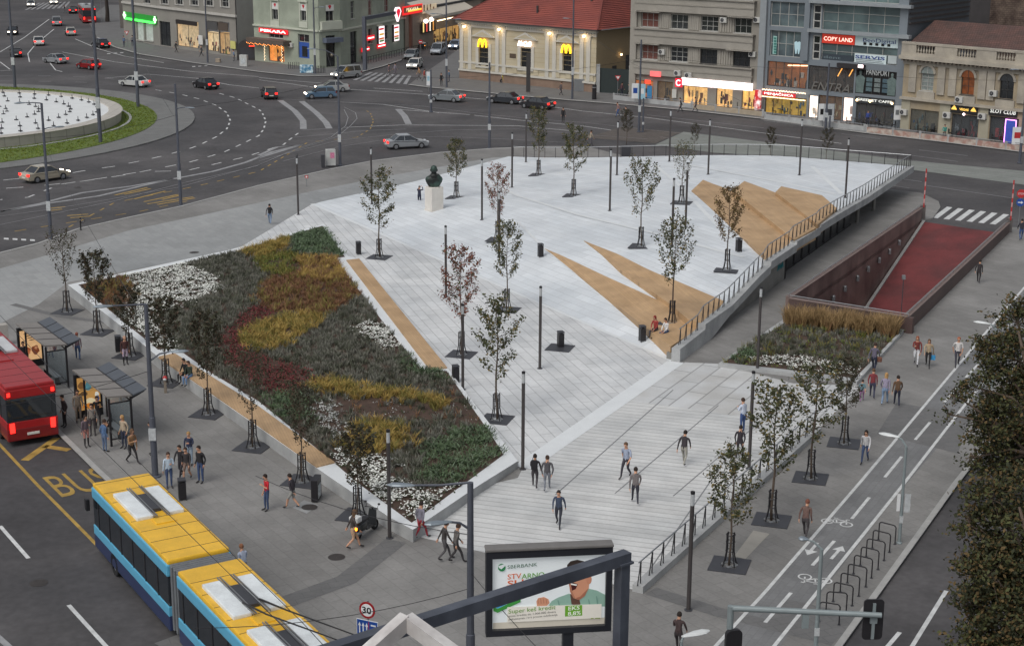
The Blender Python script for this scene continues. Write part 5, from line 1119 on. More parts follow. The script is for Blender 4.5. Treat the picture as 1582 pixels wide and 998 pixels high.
ap = CAM + ray(628, 957) * 9.0; a_ = CAM + ray(555, 1022) * 8.8; b_2 = CAM + ray(716, 1022) * 8.8
t = thing('white_frame', 'white painted metal frame peak poking up at the bottom edge', 'frame', Vector((ap.x, ap.y, ap.z)))
mw = mat('weathered_white', (206, 204, 202), .5, .15, 5, two=(176, 172, 170), two_scale=4)
MB().obox((0, 0, 0), (a_ - ap) * 2.2, .07, .085).build('left_rafter', mw, t); MB().obox((0, 0, -.004), (b_2 - ap) * 2.2, .07, .085).build('right_rafter', mw, t)
# traffic signs bottom centre
sp = G(567, 943, 2.6); rzs = R(-24); t = thing('speed_sign', 'round red-bordered 30 sign above a blue lane sign by the bus lane', 'sign', Vector((sp.x, sp.y, 0)), rzs)
MB().tube((0, .08, -.1), (0, .08, 2.95), .035).build('post', m_alu, t); 
def disc_(x, y, z, r, m, nm, par, n=28): m_ = MB(); m_.add([(x + r * math.cos(2 * math.pi * i / n), y, z + r * math.sin(2 * math.pi * i / n)) for i in range(n)] + [(x + r * math.cos(2 * math.pi * i / n), y + .02, z + r * math.sin(2 * math.pi * i / n)) for i in range(n)], [tuple(range(n))] + [(i, (i + 1) % n, n + (i + 1) % n, n + i) for i in range(n)]); return m_.build(nm, m, par)
q = disc_(0, 0, 2.62, .31, mat('sign_dark_red', (150, 30, 34), .4, .05, 3), 'disc', t); disc_(0, -.004, 2.62, .235, m_white, 'disc_face', q); m_ = MB(); text_mb('30', .33, m_, (-.19, -.009, 2.505), width=.36, depth=.002, bold=.006); m_.build('numerals', mat('black_print', (22, 22, 24), .5), q)
q = MB().box(-.42, .42, -.004, .02, 1.58, 2.24).build('lane_panel', m_white, t); MB().box(-.40, .40, -.009, -.005, 1.60, 2.22).build('panel_blue', mat('sign_blue', (34, 74, 150), .4, .05, 3), q)
m_ = MB()
for x in (-.3, -.16, -.02): m_.box(x - .022, x + .022, -.013, -.010, 1.64, 2.0); m_.xz([(x - .06, 2.0), (x + .06, 2.0), (x, 2.14)], -.013, -.010)
for z in (1.72, 1.9, 2.08): m_.box(.14, .34, -.013, -.010, z - .03, z + .03)
m_.build('lane_arrows', m_white, q); MB().box(.05, .075, -.013, -.010, 1.62, 2.2).build('lane_divider', mat('sign_red', (176, 44, 46)), q)
# traffic light on its arm
a_, b_2 = G(1129, 938, 5.7), G(1362, 949, 5.7); t = thing('traffic_light', 'pale steel mast arm carrying a black traffic light seen from behind', 'traffic light', Vector((a_.x, a_.y, 0)))
MB().tube((0, 0, -.1), (0, 0, 5.75), .12, .10, 12).build('mast', m_polel, t); dv = b_2 - a_; MB().tube((0, 0, 5.68), dv + Vector((0, 0, 5.68)), .095, .085, 12).build('arm', m_polel, t)
e = dv - dv.normalized() * .22 + Vector((0, 0, 5.45)); bx = MB(); n = Vector((dv.y, -dv.x, 0)).normalized()
bk = MB(); pts = []
w2, h2 = .31, .66
def rr(w, h, r, n=5):
    o = []
    for cx, cz, a0 in ((w - r, h - r, 0), (-w + r, h - r, 90), (-w + r, -h + r, 180), (w - r, -h + r, 270)):
        for i in range(n + 1): a = R(a0 + 90 * i / n); o.append((cx + r * math.cos(a), cz + r * math.sin(a)))
    return o
bk.xz(rr(w2, h2, .12), -.03, .03); o = bk.build('backing_board', m_black, t); o.location = e + n * -.18; o.rotation_euler.z = math.atan2(dv.y, dv.x) + R(8)
bk = MB(); bk.bbox(-.13, .13, .03, .26, -.5, .5, .03); o2 = bk.build('signal_housing', m_black, t); o2.location = o.location; o2.rotation_euler.z = o.rotation_euler.z
bk = MB(); bk.box(-.045, .045, -.09, -.04, -.62, .55); bk.box(-.11, .11, -.10, -.045, -.1, .12); o3 = bk.build('bracket', m_polel, t); o3.location = o.location; o3.rotation_euler.z = o.rotation_euler.z
bk = MB(); bk.xz(rr(.26, .42, .16), -.03, .12); o = bk.build('side_signal', m_black, t); o.location = Vector((.12, -.15, 4.6)); o.rotation_euler.z = R(15)
MB().box(-.1, .1, -.06, .06, -.45, 0).build('hanging_box', m_polel, t).location = dv * .5 + Vector((0, 0, 5.6))
# barriers and signs at the ramp
for P, lab in ((FL + Vector((.2, .6, 0)), 'raised red and white barrier arm on the left side of the garage ramp'), (FR + Vector((.1, .4, 0)), 'raised red and white barrier arm on the right side of the garage ramp')):
    P = Vector((P.x, P.y, 0)); t = thing('barrier', lab, 'barrier', P, 0, 'ramp barriers'); MB().bbox(-.2, .2, -.18, .18, 0, 1.15, .02).build('cabinet', mat('barrier_grey', (96, 92, 90), .5), t)
    for i in range(9): MB().box(-.05, .05, -.24, -.19, 1.0 + i * .36, 1.0 + (i + 1) * .36).build('arm_section', mat('barrier_pink', (196, 148, 146), .5) if i % 2 else mat('sign_red', (176, 44, 46)), t)
t = thing('traffic_sign', 'red stop sign over a blue arrow sign at the right end of the ramp', 'sign', G(1573, 352), R(-12)); MB().tube((0, .06, 0), (0, .06, 3.1), .04).build('post', m_alu, t)
q = MB().xz([(.36 * math.cos(R(22.5 + 45 * i)), 2.8 + .36 * math.sin(R(22.5 + 45 * i))) for i in range(8)], 0, .02).build('stop_plate', mat('sign_red', (176, 44, 46)), t); m_ = MB(); text_mb('STOP', .22, m_, (-.25, -.004, 2.72), width=.5, depth=.002); m_.build('lettering', m_white, q)
q = disc_(0, 0, 2.08, .32, mat('sign_blue', (34, 74, 150)), 'blue_disc', t); MB().xz([(-.2, 2.04), (.05, 2.04), (.05, 1.95), (.22, 2.08), (.05, 2.21), (.05, 2.12), (-.2, 2.12)], -.006, -.003).build('arrow_mark', m_white, q)
t = thing('ramp_lamp', 'thin pole with a small lamp standing inside the ramp', 'lamp', G(1402, 484, .9) + rn * -.4 + Vector((0, 0, -.9))); MB().tube((0, 0, -.5), (0, 0, 3.1), .025).build('pole', m_dkgrey, t); MB().box(-.1, .1, -.1, .1, 3.05, 3.3).build('lamp_box', m_alu, t)
# ================================================================== BUILDINGS
m_pane = mat('window_glass_dark', (38, 41, 44), .08, .3, .8, spec=.8); m_pane2 = mat('window_glass_blue', (70, 80, 86), .06, .3, .5, two=(96, 110, 114), two_scale=.25, spec=.9); m_curt = mat('curtain', (110, 70, 62), .8, .3, 4)
m_frame = mat('window_frame_white', (172, 172, 168), .6, .1, 3); m_framed = mat('window_frame_dark', (60, 58, 58), .5, .1, 3)
class Fac:
    """a facade: local x along the wall, y into the building, z up; rows and columns are read off the photo"""
    def __init__(s, p0, p1, label, name='building', cat='building', root=None):
        s.A = G(*p0); s.B = G(*p1); s.L = (s.B - s.A).length; s.rz = math.atan2(s.B.y - s.A.y, s.B.x - s.A.x)
        if root is None: s.r = thing(name, label, cat, s.A, s.rz); s.own = True; s.off = Vector((0, 0, 0)); s.lr = 0
        else: s.r = root.r; s.own = False; c, n = math.cos(-root.rz), math.sin(-root.rz); q = s.A - root.A; s.off = Vector((q.x * c - q.y * n, q.x * n + q.y * c, 0)); s.lr = s.rz - root.rz
    def uv(s, px, py): q = vplane(px, py, s.A, s.B); return ((q - s.A).dot((s.B - s.A) / s.L), q.z)
    def rect(s, x0, y0, x1, y1): xc, yc = (x0 + x1) / 2, (y0 + y1) / 2; return (s.uv(x0, yc)[0], s.uv(x1, yc)[0], s.uv(xc, y1)[1], s.uv(xc, y0)[1])
    def put(s, mb, name, m, parent=None, **k):
        o = mb.build(name, m, parent or s.r, **k)
        if not s.own and parent is None: o.location = s.off; o.rotation_euler.z = s.lr
        return o
    def wall(s, H, holes, m, name='wall', x0=0.0, x1=None, z0=-.1, dep=.3, y=0.0):
        x1 = s.L if x1 is None else x1; hs = [(max(a, x0 + .01), min(b, x1 - .01), max(c, z0 + .02), min(d, H - .02)) for a, b, c, d in holes]; hs = [h for h in hs if h[1] > h[0] and h[3] > h[2]]
        xs = sorted(set([x0, x1] + [v for h in hs for v in h[:2]])); zs = sorted(set([z0, H] + [v for h in hs for v in h[2:]])); mb = MB()
        for i in range(len(xs) - 1):
            for j in range(len(zs) - 1):
                cx, cz = (xs[i] + xs[i + 1]) / 2, (zs[j] + zs[j + 1]) / 2
                if any(h[0] < cx < h[1] and h[2] < cz < h[3] for h in hs): continue
                mb.quad((xs[i], y, zs[j]), (xs[i + 1], y, zs[j]), (xs[i + 1], y, zs[j + 1]), (xs[i], y, zs[j + 1]))
        for a, b, c, d in hs:
            e = y + dep; mb.quad((a, y, c), (a, e, c), (a, e, d), (a, y, d)); mb.quad((b, y, d), (b, e, d), (b, e, c), (b, y, c)); mb.quad((a, y, d), (a, e, d), (b, e, d), (b, y, d)); mb.quad((a, e, c), (a, y, c), (b, y, c), (b, e, c))
        return s.put(mb, name, m, fix=False)
    def win(s, h, nx=2, nz=1, pm=None, fmat=None, dep=.22, fw=.06, name='window', sill=True, y=0.0):
        a, b, c, d = h; fr_ = MB(); e = y + dep
        for x0, x1, z0, z1 in [(a, b, c, c + fw), (a, b, d - fw, d), (a, a + fw, c + fw, d - fw), (b - fw, b, c + fw, d - fw)]: fr_.box(x0 + .003, x1 - .003, e - .04, e + .03, z0 + .003, z1 - .003)
        for i in range(1, nx): x = a + (b - a) * i / nx; fr_.box(x - fw * .4, x + fw * .4, e - .03, e + .02, c + fw, d - fw)
        for j in range(1, nz): z = c + (d - c) * j / nz; fr_.box(a + fw, b - fw, e - .025, e + .015, z - fw * .35, z + fw * .35)
        if sill: fr_.box(a - .1, b + .1, y - .14, y - .004, c - .1, c - .01)
        o = s.put(fr_, name, fmat or m_frame); MB().box(a + .01, b - .01, e + .034, e + .06, c + .01, d - .01).build('pane', pm or m_pane, o); return o
    def shop(s, h, glow, goods, dep=1.1, seed=1, nx=2, name='shop_window', strength=.7, fmat=None, dens=1.0):
        a, b, c, d = h; r_ = random.Random(seed); g = mat('shop_glow_%d_%d_%d' % glow, glow, .8, .35, 1.6, emit=strength * .7); fr_ = MB(); n = 0
        for x0, x1, z0, z1 in [(a, b, c, c + .08), (a, b, d - .08, d), (a, a + .06, c + .08, d - .08), (b - .06, b, c + .08, d - .08)]: fr_.box(x0 + .004, x1 - .004, .12, .2, z0 + .004, z1 - .004)
        for i in range(1, nx): x = a + (b - a) * i / nx; fr_.box(x - .03, x + .03, .13, .19, c + .08, d - .08)
        o = s.put(fr_, name, fmat or m_framed); mb = MB(); mb.quad((a, dep, c), (b, dep, c), (b, dep, d), (a, dep, d)); mb.quad((a, .25, c), (a, dep, c), (a, dep, d), (a, .25, d)); mb.quad((b, dep, c), (b, .25, c), (b, .25, d), (b, dep, d)); mb.quad((a, .25, c + .01), (b, .25, c + .01), (b, dep, c + .01), (a, dep, c + .01)); mb.quad((a, dep, d - .01), (b, dep, d - .01), (b, .25, d - .01), (a, .25, d - .01)); mb.build('lit_interior', g, o, fix=False)
        for k in range(int((b - a) * 3.4 * dens)):
            x = r_.uniform(a + .15, b - .25); col = r_.choice(goods); z = c + r_.choice([.02, .02, .35, .8, 1.2]); hh = min(r_.uniform(.25, .95), d - z - .15)
            if hh < .1: continue
            y = .4 + r_.random() * .5; m_ = MB()
            if r_.random() < .5: m_.box(x, x + r_.uniform(.12, .4), y, y + .2, z, z + hh)
            else: m_.lathe([(.05, 0), (.12, hh * .2), (.15, hh * .6), (.07, hh * .85), (.08, hh)], (x + .1, y, z), 7, closed=True)
            m_.build('display', mat('goods_%d_%d_%d' % col, col, .6, .3, 6), o)
        MB().quad((a + .05, .16, c + .05), (b - .05, .16, c + .05), (b - .05, .16, d - .05), (a + .05, .16, d - .05)).build('glazing', m_glassy, o, fix=False); return o
    def box(s, name, m, a, b, c, d, y0=-.2, y1=-.004, parent=None): return s.put(MB().box(a, b, y0, y1, c, d), name, m, parent)
    def sign(s, px, rgb, txt=None, trgb=(235, 235, 235), emit=0, tem=0, y=-.16, name='shop_sign', size=.75, bold=.0, frame=None, th=.1, tw=None):
        a, b, c, d = s.rect(*px); o = s.box(name, mat('sign_%d_%d_%d_%d' % (*rgb, emit * 10), rgb, .5, .08, 2, emit=emit), a, b, c, d, y - th, y)
        if txt:
            m_ = MB(); text_mb(txt, (d - c) * size, m_, (a + (b - a) * .06, y - th - .012, c + (d - c) * (.5 - size * .34)), depth=.01, width=tw or (b - a) * .88, bold=bold); m_.build('lettering', mat('letters_%d_%d_%d_%d' % (*trgb, tem * 10), trgb, .5, .02, 2, emit=tem), o)
        return o
def C_(k, ox, oy): return lambda *p: tuple((v / k + (ox if i % 2 == 0 else oy)) for i, v in enumerate(p))
def acunit(F, x, z, y=-.02): m_ = MB(); m_.bbox(x, x + .9, y - .38, y - .02, z, z + .65, .02); o = F.put(m_, 'air_conditioner', mat('ac_white', (186, 186, 182), .5, .08, 3)); q = MB(); q.lathe([(.22, 0), (.24, .02), (.05, .03)], n=12); q = q.build('fan_grille', m_dkgrey, o); q.rotation_euler.x = R(90); q.location = (x + .33, y - .385, z + .33); return o
GOODS = [(44, 46, 60), (120, 60, 50), (190, 186, 176), (70, 90, 110), (150, 110, 60), (60, 50, 46)]

# ---- grey corner block with pharmacy and clothing shops
K = C_(7.19, 180, 0); F = Fac((246, 71), (368, 89.5), 'old grey corner building with a green-lit pharmacy sign'); BA = F
mg = mat('render_grey', (136, 133, 127), .85, .14, .5, two=(128, 126, 120), two_scale=.25, fine=.06)
W1 = [F.rect(*K(495, -55, 570, 48)), F.rect(*K(660, -50, 735, 55)), F.rect(*K(825, -45, 905, 62)), F.rect(*K(985, -40, 1070, 68)), F.rect(*K(1165, -30, 1245, 80))]
door = F.rect(*K(482, 245, 600, 512)); s1 = F.rect(*K(672, 235, 915, 528)); s2 = F.rect(*K(1005, 240, 1135, 572)); s3 = F.rect(*K(1140, 250, 1258, 605))
F.wall(15, W1 + [door, s1, s2, s3], mg)
for h in W1: F.win(h, 2, 2); a, b, c, d = h; F.box('window_surround', mat('stucco_white', (176, 174, 168), .8, .1, 1), a - .35, a - .05, c - .1, d + .2, -.08); F.box('window_surround', MATS['stucco_white'], b + .05, b + .35, c - .1, d + .2, -.08)
F.win(door, 2, 2, m_pane, m_dkgrey, name='door', sill=False); F.shop(s1, (206, 178, 138), GOODS, seed=3, strength=1.0); F.shop((s2[0], s2[1], s2[2], s2[2] + (s2[3] - s2[2]) * .62), (214, 190, 150), GOODS + [(176, 60, 50), (200, 120, 40)], seed=4, strength=1.0); F.shop((s3[0], s3[1], s3[2], s3[2] + (s3[3] - s3[2]) * .66), (196, 160, 110), GOODS + [(150, 170, 60)], seed=5, strength=.8)
F.sign(K(1010, 245, 1130, 335), (78, 78, 78)); F.sign(K(1142, 255, 1250, 345), (84, 74, 66)); F.sign(K(672, 236, 905, 280), (44, 38, 36))
z = F.uv(*K(900, 128))[1]; F.box('cornice', mat('stucco_white', (176, 174, 168)), -.2, F.L + .1, z - .25, z + .1, -.35)
F.sign(K(1280, 460, 1335, 545), (200, 196, 120), name='poster'); F.box('downpipe', m_framed, F.L - .12, F.L - .01, 0, 15, -.13)
F.sign(K(945, 395, 990, 495), (206, 206, 202), name='poster', y=-.5)
F2 = Fac((196, 62), (246, 71), '', root=F); q1 = F2.rect(*K(225, 240, 300, 450)); q2 = F2.rect(*K(315, 250, 405, 455)); q3 = F2.rect(*K(300, -40, 372, 42))
F2.wall(15, [q1, q2, q3], mg, x0=-1.0); F2.win(q1, 1, 1, mat('frosted', (176, 184, 178), .5, .2, 2, emit=.12)); F2.win(q2, 1, 1, MATS['frosted']); F2.win(q3, 2, 2)
F2.box('cornice', MATS['stucco_white'], -.8, F2.L + .2, z - .25, z + .1, -.3)
o = F2.sign((194, 22, 243, 33), (30, 120, 40), None, emit=.6); a, b, c, d = F2.rect(194, 22, 243, 33); F2.box('neon_bar', mat('neon_green', (60, 220, 70), .5, 0, emit=3.0), a + .4, b - .4, c - .1, c + .25, -.36, -.28); q = MB()
for cx in (a + .3, b - .3): q.box(cx - .5, cx + .5, -.37, -.3, (c + d) / 2 - .18, (c + d) / 2 + .18); q.box(cx - .18, cx + .18, -.375, -.305, (c + d) / 2 - .55, (c + d) / 2 + .55)
F2.put(q, 'cross_mark', mat('neon_white_green', (190, 255, 190), .5, 0, emit=2.5))
F3 = Fac((368, 89.5), (394, 86), '', root=F); F3.wall(15, [], mat('party_wall', (160, 160, 154), .85, .08, .6)); 
kk = thing('kiosk', 'black arched kiosk with red lights between the grey and the green buildings', 'kiosk', G(383, 93), .1); MB().xz([(-1.6, 0), (1.6, 0), (1.6, 2.0), (1.2, 2.7), (.6, 3.0), (0, 3.1), (-.6, 3.0), (-1.2, 2.7), (-1.6, 2.0)], -.6, .6).build('shell', m_framed, kk); MB().box(-1.1, 1.1, -.63, -.6, .3, 1.9).build('shutter', m_dkgrey, kk); MB().box(.3, 2.2, -.8, -.64, 2.1, 2.25).build('red_lights', mat('red_neon', (230, 60, 40), .5, 0, emit=2.0), kk)

# ---- pale green corner building
K = C_(6.328, 390, 0); F = Fac((394, 94), (494, 106), 'pale green corner building with a red bakery sign and banners with red diamonds'); mgr = mat('render_green', (156, 163, 148), .85, .10, .5, two=(142, 149, 135), two_scale=.3, fine=.05); mgl = mat('stucco_pale_green', (184, 188, 174), .8, .08, 1)
wa = F.rect(*K(190, 30, 250, 195)); wb = F.rect(*K(470, 45, 525, 207)); dp = F.rect(*K(160, 455, 310, 605)); db = F.rect(*K(448, 340, 555, 572)); tr_ = F.rect(*K(160, 335, 300, 375))
F.wall(14, [wa, wb, dp, db, tr_], mgr); F.win(tr_, 3, 1); m_door_b = mat('door_blue', (48, 84, 160), .5, .1, 2)
for h in (wa, wb):
    a, b, c, d = h; m = c + (d - c) * .6; F.win((a, b, c, m), 2, 1, sill=False); s_ = F.box('window_banner', mat('banner_white', (206, 208, 204), .6, .05, 2), a, b, m + .03, d - .02, .02, .1); cx, cz = (a + b) / 2, m + (d - m) * .62; MB().xz([(cx - .28, cz + .12), (cx - .16, cz + .28), (cx + .16, cz + .28), (cx + .28, cz + .12), (cx, cz - .3)], .005, .018).build('diamond_mark', mat('logo_red', (186, 34, 52), .5, .05, 2), s_); F.box('window_ornament', mgl, a - .3, b + .3, c - 1.0, c - .15, -.12); F.box('window_surround', mgl, a - .25, a - .03, c - .1, d + .5, -.07); F.box('window_surround', mgl, b + .03, b + .25, c - .1, d + .5, -.07); F.box('window_hood', mgl, a - .4, b + .4, d + .3, d + .6, -.2)
F.shop(dp, (220, 150, 70), [(90, 60, 36), (200, 160, 90)], seed=6, strength=1.2); F.sign(K(75, 287, 355, 330), (206, 30, 36), 'PEKARA', (255, 240, 236), emit=1.0, tem=2.2, bold=.004)
a, b, c, d = F.rect(*K(-10, 388, 380, 420)); F.box('awning', mat('awning_brown', (92, 80, 72), .8, .15, 2), max(a, .05), b, c - .05, d + .1, -1.6, -.01); m_ = MB()
for i in range(26): m_.ball((max(a, .05) + .1 + i * (b - max(a, .05) - .2) / 25, -1.62, c - .12 - .08 * (i % 3)), .05, n=6)
F.put(m_, 'string_lights', mat('bulb_orange', (255, 150, 70), .5, 0, emit=4))
for x in (130, 300): a = F.uv(*K(x, 500))[0]; m_ = MB(); [m_.ball((a + .12 * ((i % 2) - .5), -.25, .3 + i * .22), .05, n=6) for i in range(11)]; F.put(m_, 'string_lights', mat('bulb_white', (255, 224, 180), .5, 0, emit=3))
a, b, c, d = db; F.win((a, b, c + (d - c) * .68, d), 2, 1, sill=False); F.box('door_leaf', m_door_b, a + .05, b - .05, c, c + (d - c) * .66, .15, .25); F.box('door_pane', m_pane, a + .7, b - .6, c + .2, c + (d - c) * .5, .12, .149); acunit(F, F.uv(*K(365, 440))[0], F.uv(*K(390, 465))[1])
z = F.uv(*K(300, 275))[1]
F.box('cornice', mgl, 0, F.L, z - .1, z + .15, -.25)
F2 = Fac((494, 106), (527, 103), '', root=F); wc = F2.rect(*K(717, 50, 797, 210)); dk = F2.rect(*K(720, 350, 810, 658)); F2.wall(14, [wc, dk], mgr); a, b, c, d = wc; m = c + (d - c) * .62; F2.win((a, b, c, m), 2, 1, sill=False); s_ = F2.box('window_banner', MATS['banner_white'], a, b, m + .03, d, .02, .1); cx, cz = (a + b) / 2, m + (d - m) * .6; MB().xz([(cx - .3, cz + .12), (cx - .17, cz + .3), (cx + .17, cz + .3), (cx + .3, cz + .12), (cx, cz - .32)], .005, .018).build('diamond_mark', MATS['logo_red'], s_)
F2.win(dk, 2, 3, m_pane, m_framed, name='door', sill=False); a, b, c, d = F2.rect(*K(685, 370, 850, 415)); F2.box('door_canopy', mat('canopy_blue_grey', (92, 100, 116), .6, .1, 2), a, b, c, d, -1.0); F2.box('cornice', mgl, 0, F2.L, z - .1, z + .15, -.25)
a, b, c, d = F2.rect(*K(660, 210, 860, 290)); F2.box('balcony', mgl, a, b, c, d, -.5)
F3 = Fac((527, 103), (626, 79), '', root=F); hs_ = [F3.rect(*K(957, 310, 1022, 632)), F3.rect(*K(960, 15, 996, 187)), F3.rect(*K(1130, -60, 1170, 155)), F3.rect(*K(1290, -60, 1335, 120)), F3.rect(*K(1293, 250, 1330, 388)), F3.rect(*K(1130, 285, 1170, 430))]
F3.wall(14, hs_, mgr); F3.win(hs_[0], 2, 3, m_pane, m_framed, name='door', sill=False)
for h in hs_[1:4]: F3.win(h, 2, 3, m_curt if h is not hs_[1] else m_pane)
for h in hs_[4:]: F3.win(h, 1, 2)
z3 = F3.uv(*K(1200, 235))[1]; F3.box('cornice', mgl, 0, F3.L, z3 - .1, z3 + .15, -.22)
for p, t in (((1220, 262, 1276, 428), 0), ((1370, 248, 1420, 402), 1)):
    o = F3.sign(K(*p), (244, 228, 232), None, emit=1.3, name='lit_poster'); a, b, c, d = F3.rect(*K(*p)); F3.box('poster_case', m_framed, a - .18, a - .01, c - .1, d + .1, -.3)
    for i, (fz_, col) in enumerate(((.86, (206, 40, 50)), (.55, (220, 170, 60)), (.3, (210, 110, 60)), (.16, (90, 130, 70)))): MB().box(a + .15 + .1 * (i % 2), b - .2, -.268, -.262, c + (d - c) * (fz_ - .07), c + (d - c) * (fz_ + .05)).build('picture', mat('food_%d' % col[1], col, .5, .2, 4, emit=.6), o)
for p in ((1108, 350, 1180, 396), (1210, 428, 1290, 470), (1055, 466, 1132, 505)): o = F3.sign(K(*p), (206, 30, 40), None, emit=1.0); a, b, c, d = F3.rect(*K(*p)); MB().box(a + .25, b - .25, -.268, -.262, c + (d - c) * .38, c + (d - c) * .62).build('white_bar', mat('sign_glow_white', (255, 236, 232), .5, 0, emit=2.0), o)
m_ = MB(); rr_ = [F3.uv(*K(x, y)) for x, y in ((1150, 560), (1240, 545), (1340, 530), (1440, 515), (1540, 495))]
t = thing('street_fence', 'dark fence along the pavement below the lit food posters', 'fence', F3.A, F3.rz); 
for i in range(26): MB().box(4 + i * 1.0, 4.06 + i * 1.0, -2.2, -2.15, 0, 1.0).build('picket', m_black, t)
MB().box(4, 29.1, -2.205, -2.145, .95, 1.02).build('rail', m_black, t)
# sign bracket with diamond
a = G(564, 109); t = thing('sign_bracket', 'dark square mast with a long arm and a lit red diamond sign', 'sign', a, F3.rz); hh = hfor(a, 563, 26); MB().box(-.25, .25, -.25, .25, 0, hh).build('mast', m_pole, t); u2 = F3.uv(609, 30)[0] - F3.uv(564, 30)[0]; MB().box(.25, u2, -.2, .2, hh - .55, hh - .05).build('arm', m_pole, t); q = MB().xz([(u2 - .1, hh - .2), (u2 + .5, hh + .45), (u2 + 1.6, hh + .45), (u2 + 2.2, hh - .2), (u2 + 1.05, hh - 1.7)], -.15, .15).build('diamond_sign', mat('glow_pale', (255, 226, 230), .5, 0, emit=1.4), t); MB().xz([(u2 + .25, hh - .2), (u2 + .65, hh + .22), (u2 + 1.45, hh + .22), (u2 + 1.85, hh - .2), (u2 + 1.05, hh - 1.2)], -.17, -.155).build('diamond_mark', mat('logo_red_lit', (206, 30, 56), .5, 0, emit=.9), q)
# railings by the green building
t = thing('street_fence', 'dark pavement fence pieces before the bakery and the corner door', 'fence', BA.A, BA.rz)
for x0, x1 in ((446, 462), (490, 502), (523, 540)):
    for i in range(6): x = x0 + (x1 - x0) * i / 5; p = G(x, 107 if x < 480 else 113); q = Matrix.Rotation(-BA.rz, 4, 'Z') @ (p - BA.A); MB().box(q.x - .03, q.x + .03, q.y - .03, q.y + .03, 0, 1.0).build('picket', m_black, t)
# ---- side-street food hall
K = C_(8.318, 560, 0); F = Fac((626, 79.5), (742, 52), 'low food hall with red-framed sign and pale tent roof in the side street'); mt = mat('hall_wall', (146, 132, 118), .85, .15, .6)
F.wall(6.2, [F.rect(*K(915, 350, 1250, 560))], mt); h = F.rect(*K(915, 350, 1250, 560)); F.shop(h, (214, 170, 100), [(60, 44, 36), (140, 90, 50), (180, 150, 90)], seed=8, strength=.8, nx=4, dens=1.6)
o = F.sign(K(490, 70, 742, 182), (200, 30, 30), None, emit=1.2, y=-.3); a, b, c, d = F.rect(*K(490, 70, 742, 182)); MB().box(a + .35, b - .3, -.42, -.405, c + .35, d - .25).build('board', mat('board_brown', (112, 66, 48), .6, .2, 3, emit=.4), o); m_ = MB(); text_mb('PEKARA', (d - c) * .5, m_, (a + 1.4, -.43, c + (d - c) * .4), depth=.01, width=(b - a) * .62); m_.build('lettering', mat('letters_cream', (240, 220, 180), .5, 0, emit=1.0), o); MB().box(a + 2.0, b - .4, -.43, -.42, c + .4, c + .7).build('yellow_bar', mat('bar_yellow', (240, 190, 60), .5, 0, emit=1.0), o)
o = F.sign(K(748, 60, 925, 165), (196, 178, 150), None, emit=.5, y=-.3); a, b, c, d = F.rect(*K(748, 60, 925, 165))
for i in range(7): MB().box(a + .25 + (b - a - .5) * (i % 4) / 4, a + .25 + (b - a - .5) * (i % 4) / 4 + .5, -.42, -.405, c + .3 + (i // 4) * (d - c) * .42, c + .3 + (i // 4) * (d - c) * .42 + .55).build('picture', mat('pic_%d' % (i % 3), [(150, 96, 56), (110, 60, 40), (210, 190, 150)][i % 3], .6, .2, 4), o)
a, b, c, d = F.rect(*K(735, 270, 905, 420)); o = F.box('menu_board', mat('board_black', (48, 40, 36), .6, .1, 3), a, b, c, d, -.5, -.3); rr_ = random.Random(4)
for i in range(16): x = a + .2 + (b - a - .6) * (i % 4) / 3.6; zz = c + .2 + (d - c - .5) * (i // 4) / 3.6; MB().box(x, x + .45, -.52, -.505, zz, zz + .4).build('picture', mat('menu_%d' % (i % 4), [(230, 200, 120), (200, 70, 60), (240, 230, 210), (190, 130, 60)][i % 4], .5, .2, 4, emit=1.0), o)
for x, y in ((765, 275), (838, 250)): u, w = F.uv(*K(x, y)); F.put(MB().ball((u, -.7, w), .42, .42, .36, 12), 'globe_lamp', mat('globe_white', (255, 240, 225), .5, 0, emit=3.0))
u0, w0 = F.uv(*K(880, 270)); u1, w1 = F.uv(*K(1140, 215)); F.put(MB().tube((u0, -1.2, w0), (u1, -1.2, w1), .09), 'strip_light', mat('strip_white', (255, 230, 190), .5, 0, emit=3.0))
a, w = F.uv(*K(745, 190)); b, w2 = F.uv(*K(1290, 90)); q = MB(); q.add([(a, -2.2, w - .3), (b, -2.2, w - .2), (b, 2.5, w + 2.2), (a, 2.5, w + 1.8), (a, -2.2, w - .7), (b, -2.2, w - .7)], [(0, 1, 2, 3), (4, 5, 1, 0)]); F.put(q, 'tent_roof', mat('tent_cream', (186, 178, 164), .7, .06, 1), fix=False)
F.box('roof', mat('roof_dark', (62, 60, 60), .9, .1, 1), 0, F.L, 6.2, 6.5, -.3, 14); F.box('side_column', mat('brick_column', (124, 84, 70), .85, .15, 2), F.uv(*K(598, 400))[0], F.uv(*K(622, 400))[0], 0, 6.1, -.3)
# ---- yellow one-storey restaurant
K = C_(5.455, 700, 0); F = Fac((710, 121), (920, 143.5), 'cream neoclassical one-storey restaurant with a red hipped roof and yellow arch signs'); FM = F; my = mat('render_cream', (206, 190, 152), .8, .06, .5, tile=(0, .62, 40, .02), joint=.86, fine=.03); mw2 = mat('stucco_offwhite', (188, 185, 176), .75, .06, 1)
ey = F.uv(*K(600, 205))[1]; hs_ = [F.rect(*K(218, 385, 298, 558)), F.rect(*K(572, 410, 658, 583)), F.rect(*K(925, 435, 1000, 605))]
z_band = F.rect(*K(600, 590, 650, 650)); zb0, zb1 = F.uv(*K(600, 650))[1], F.uv(*K(600, 575))[1]
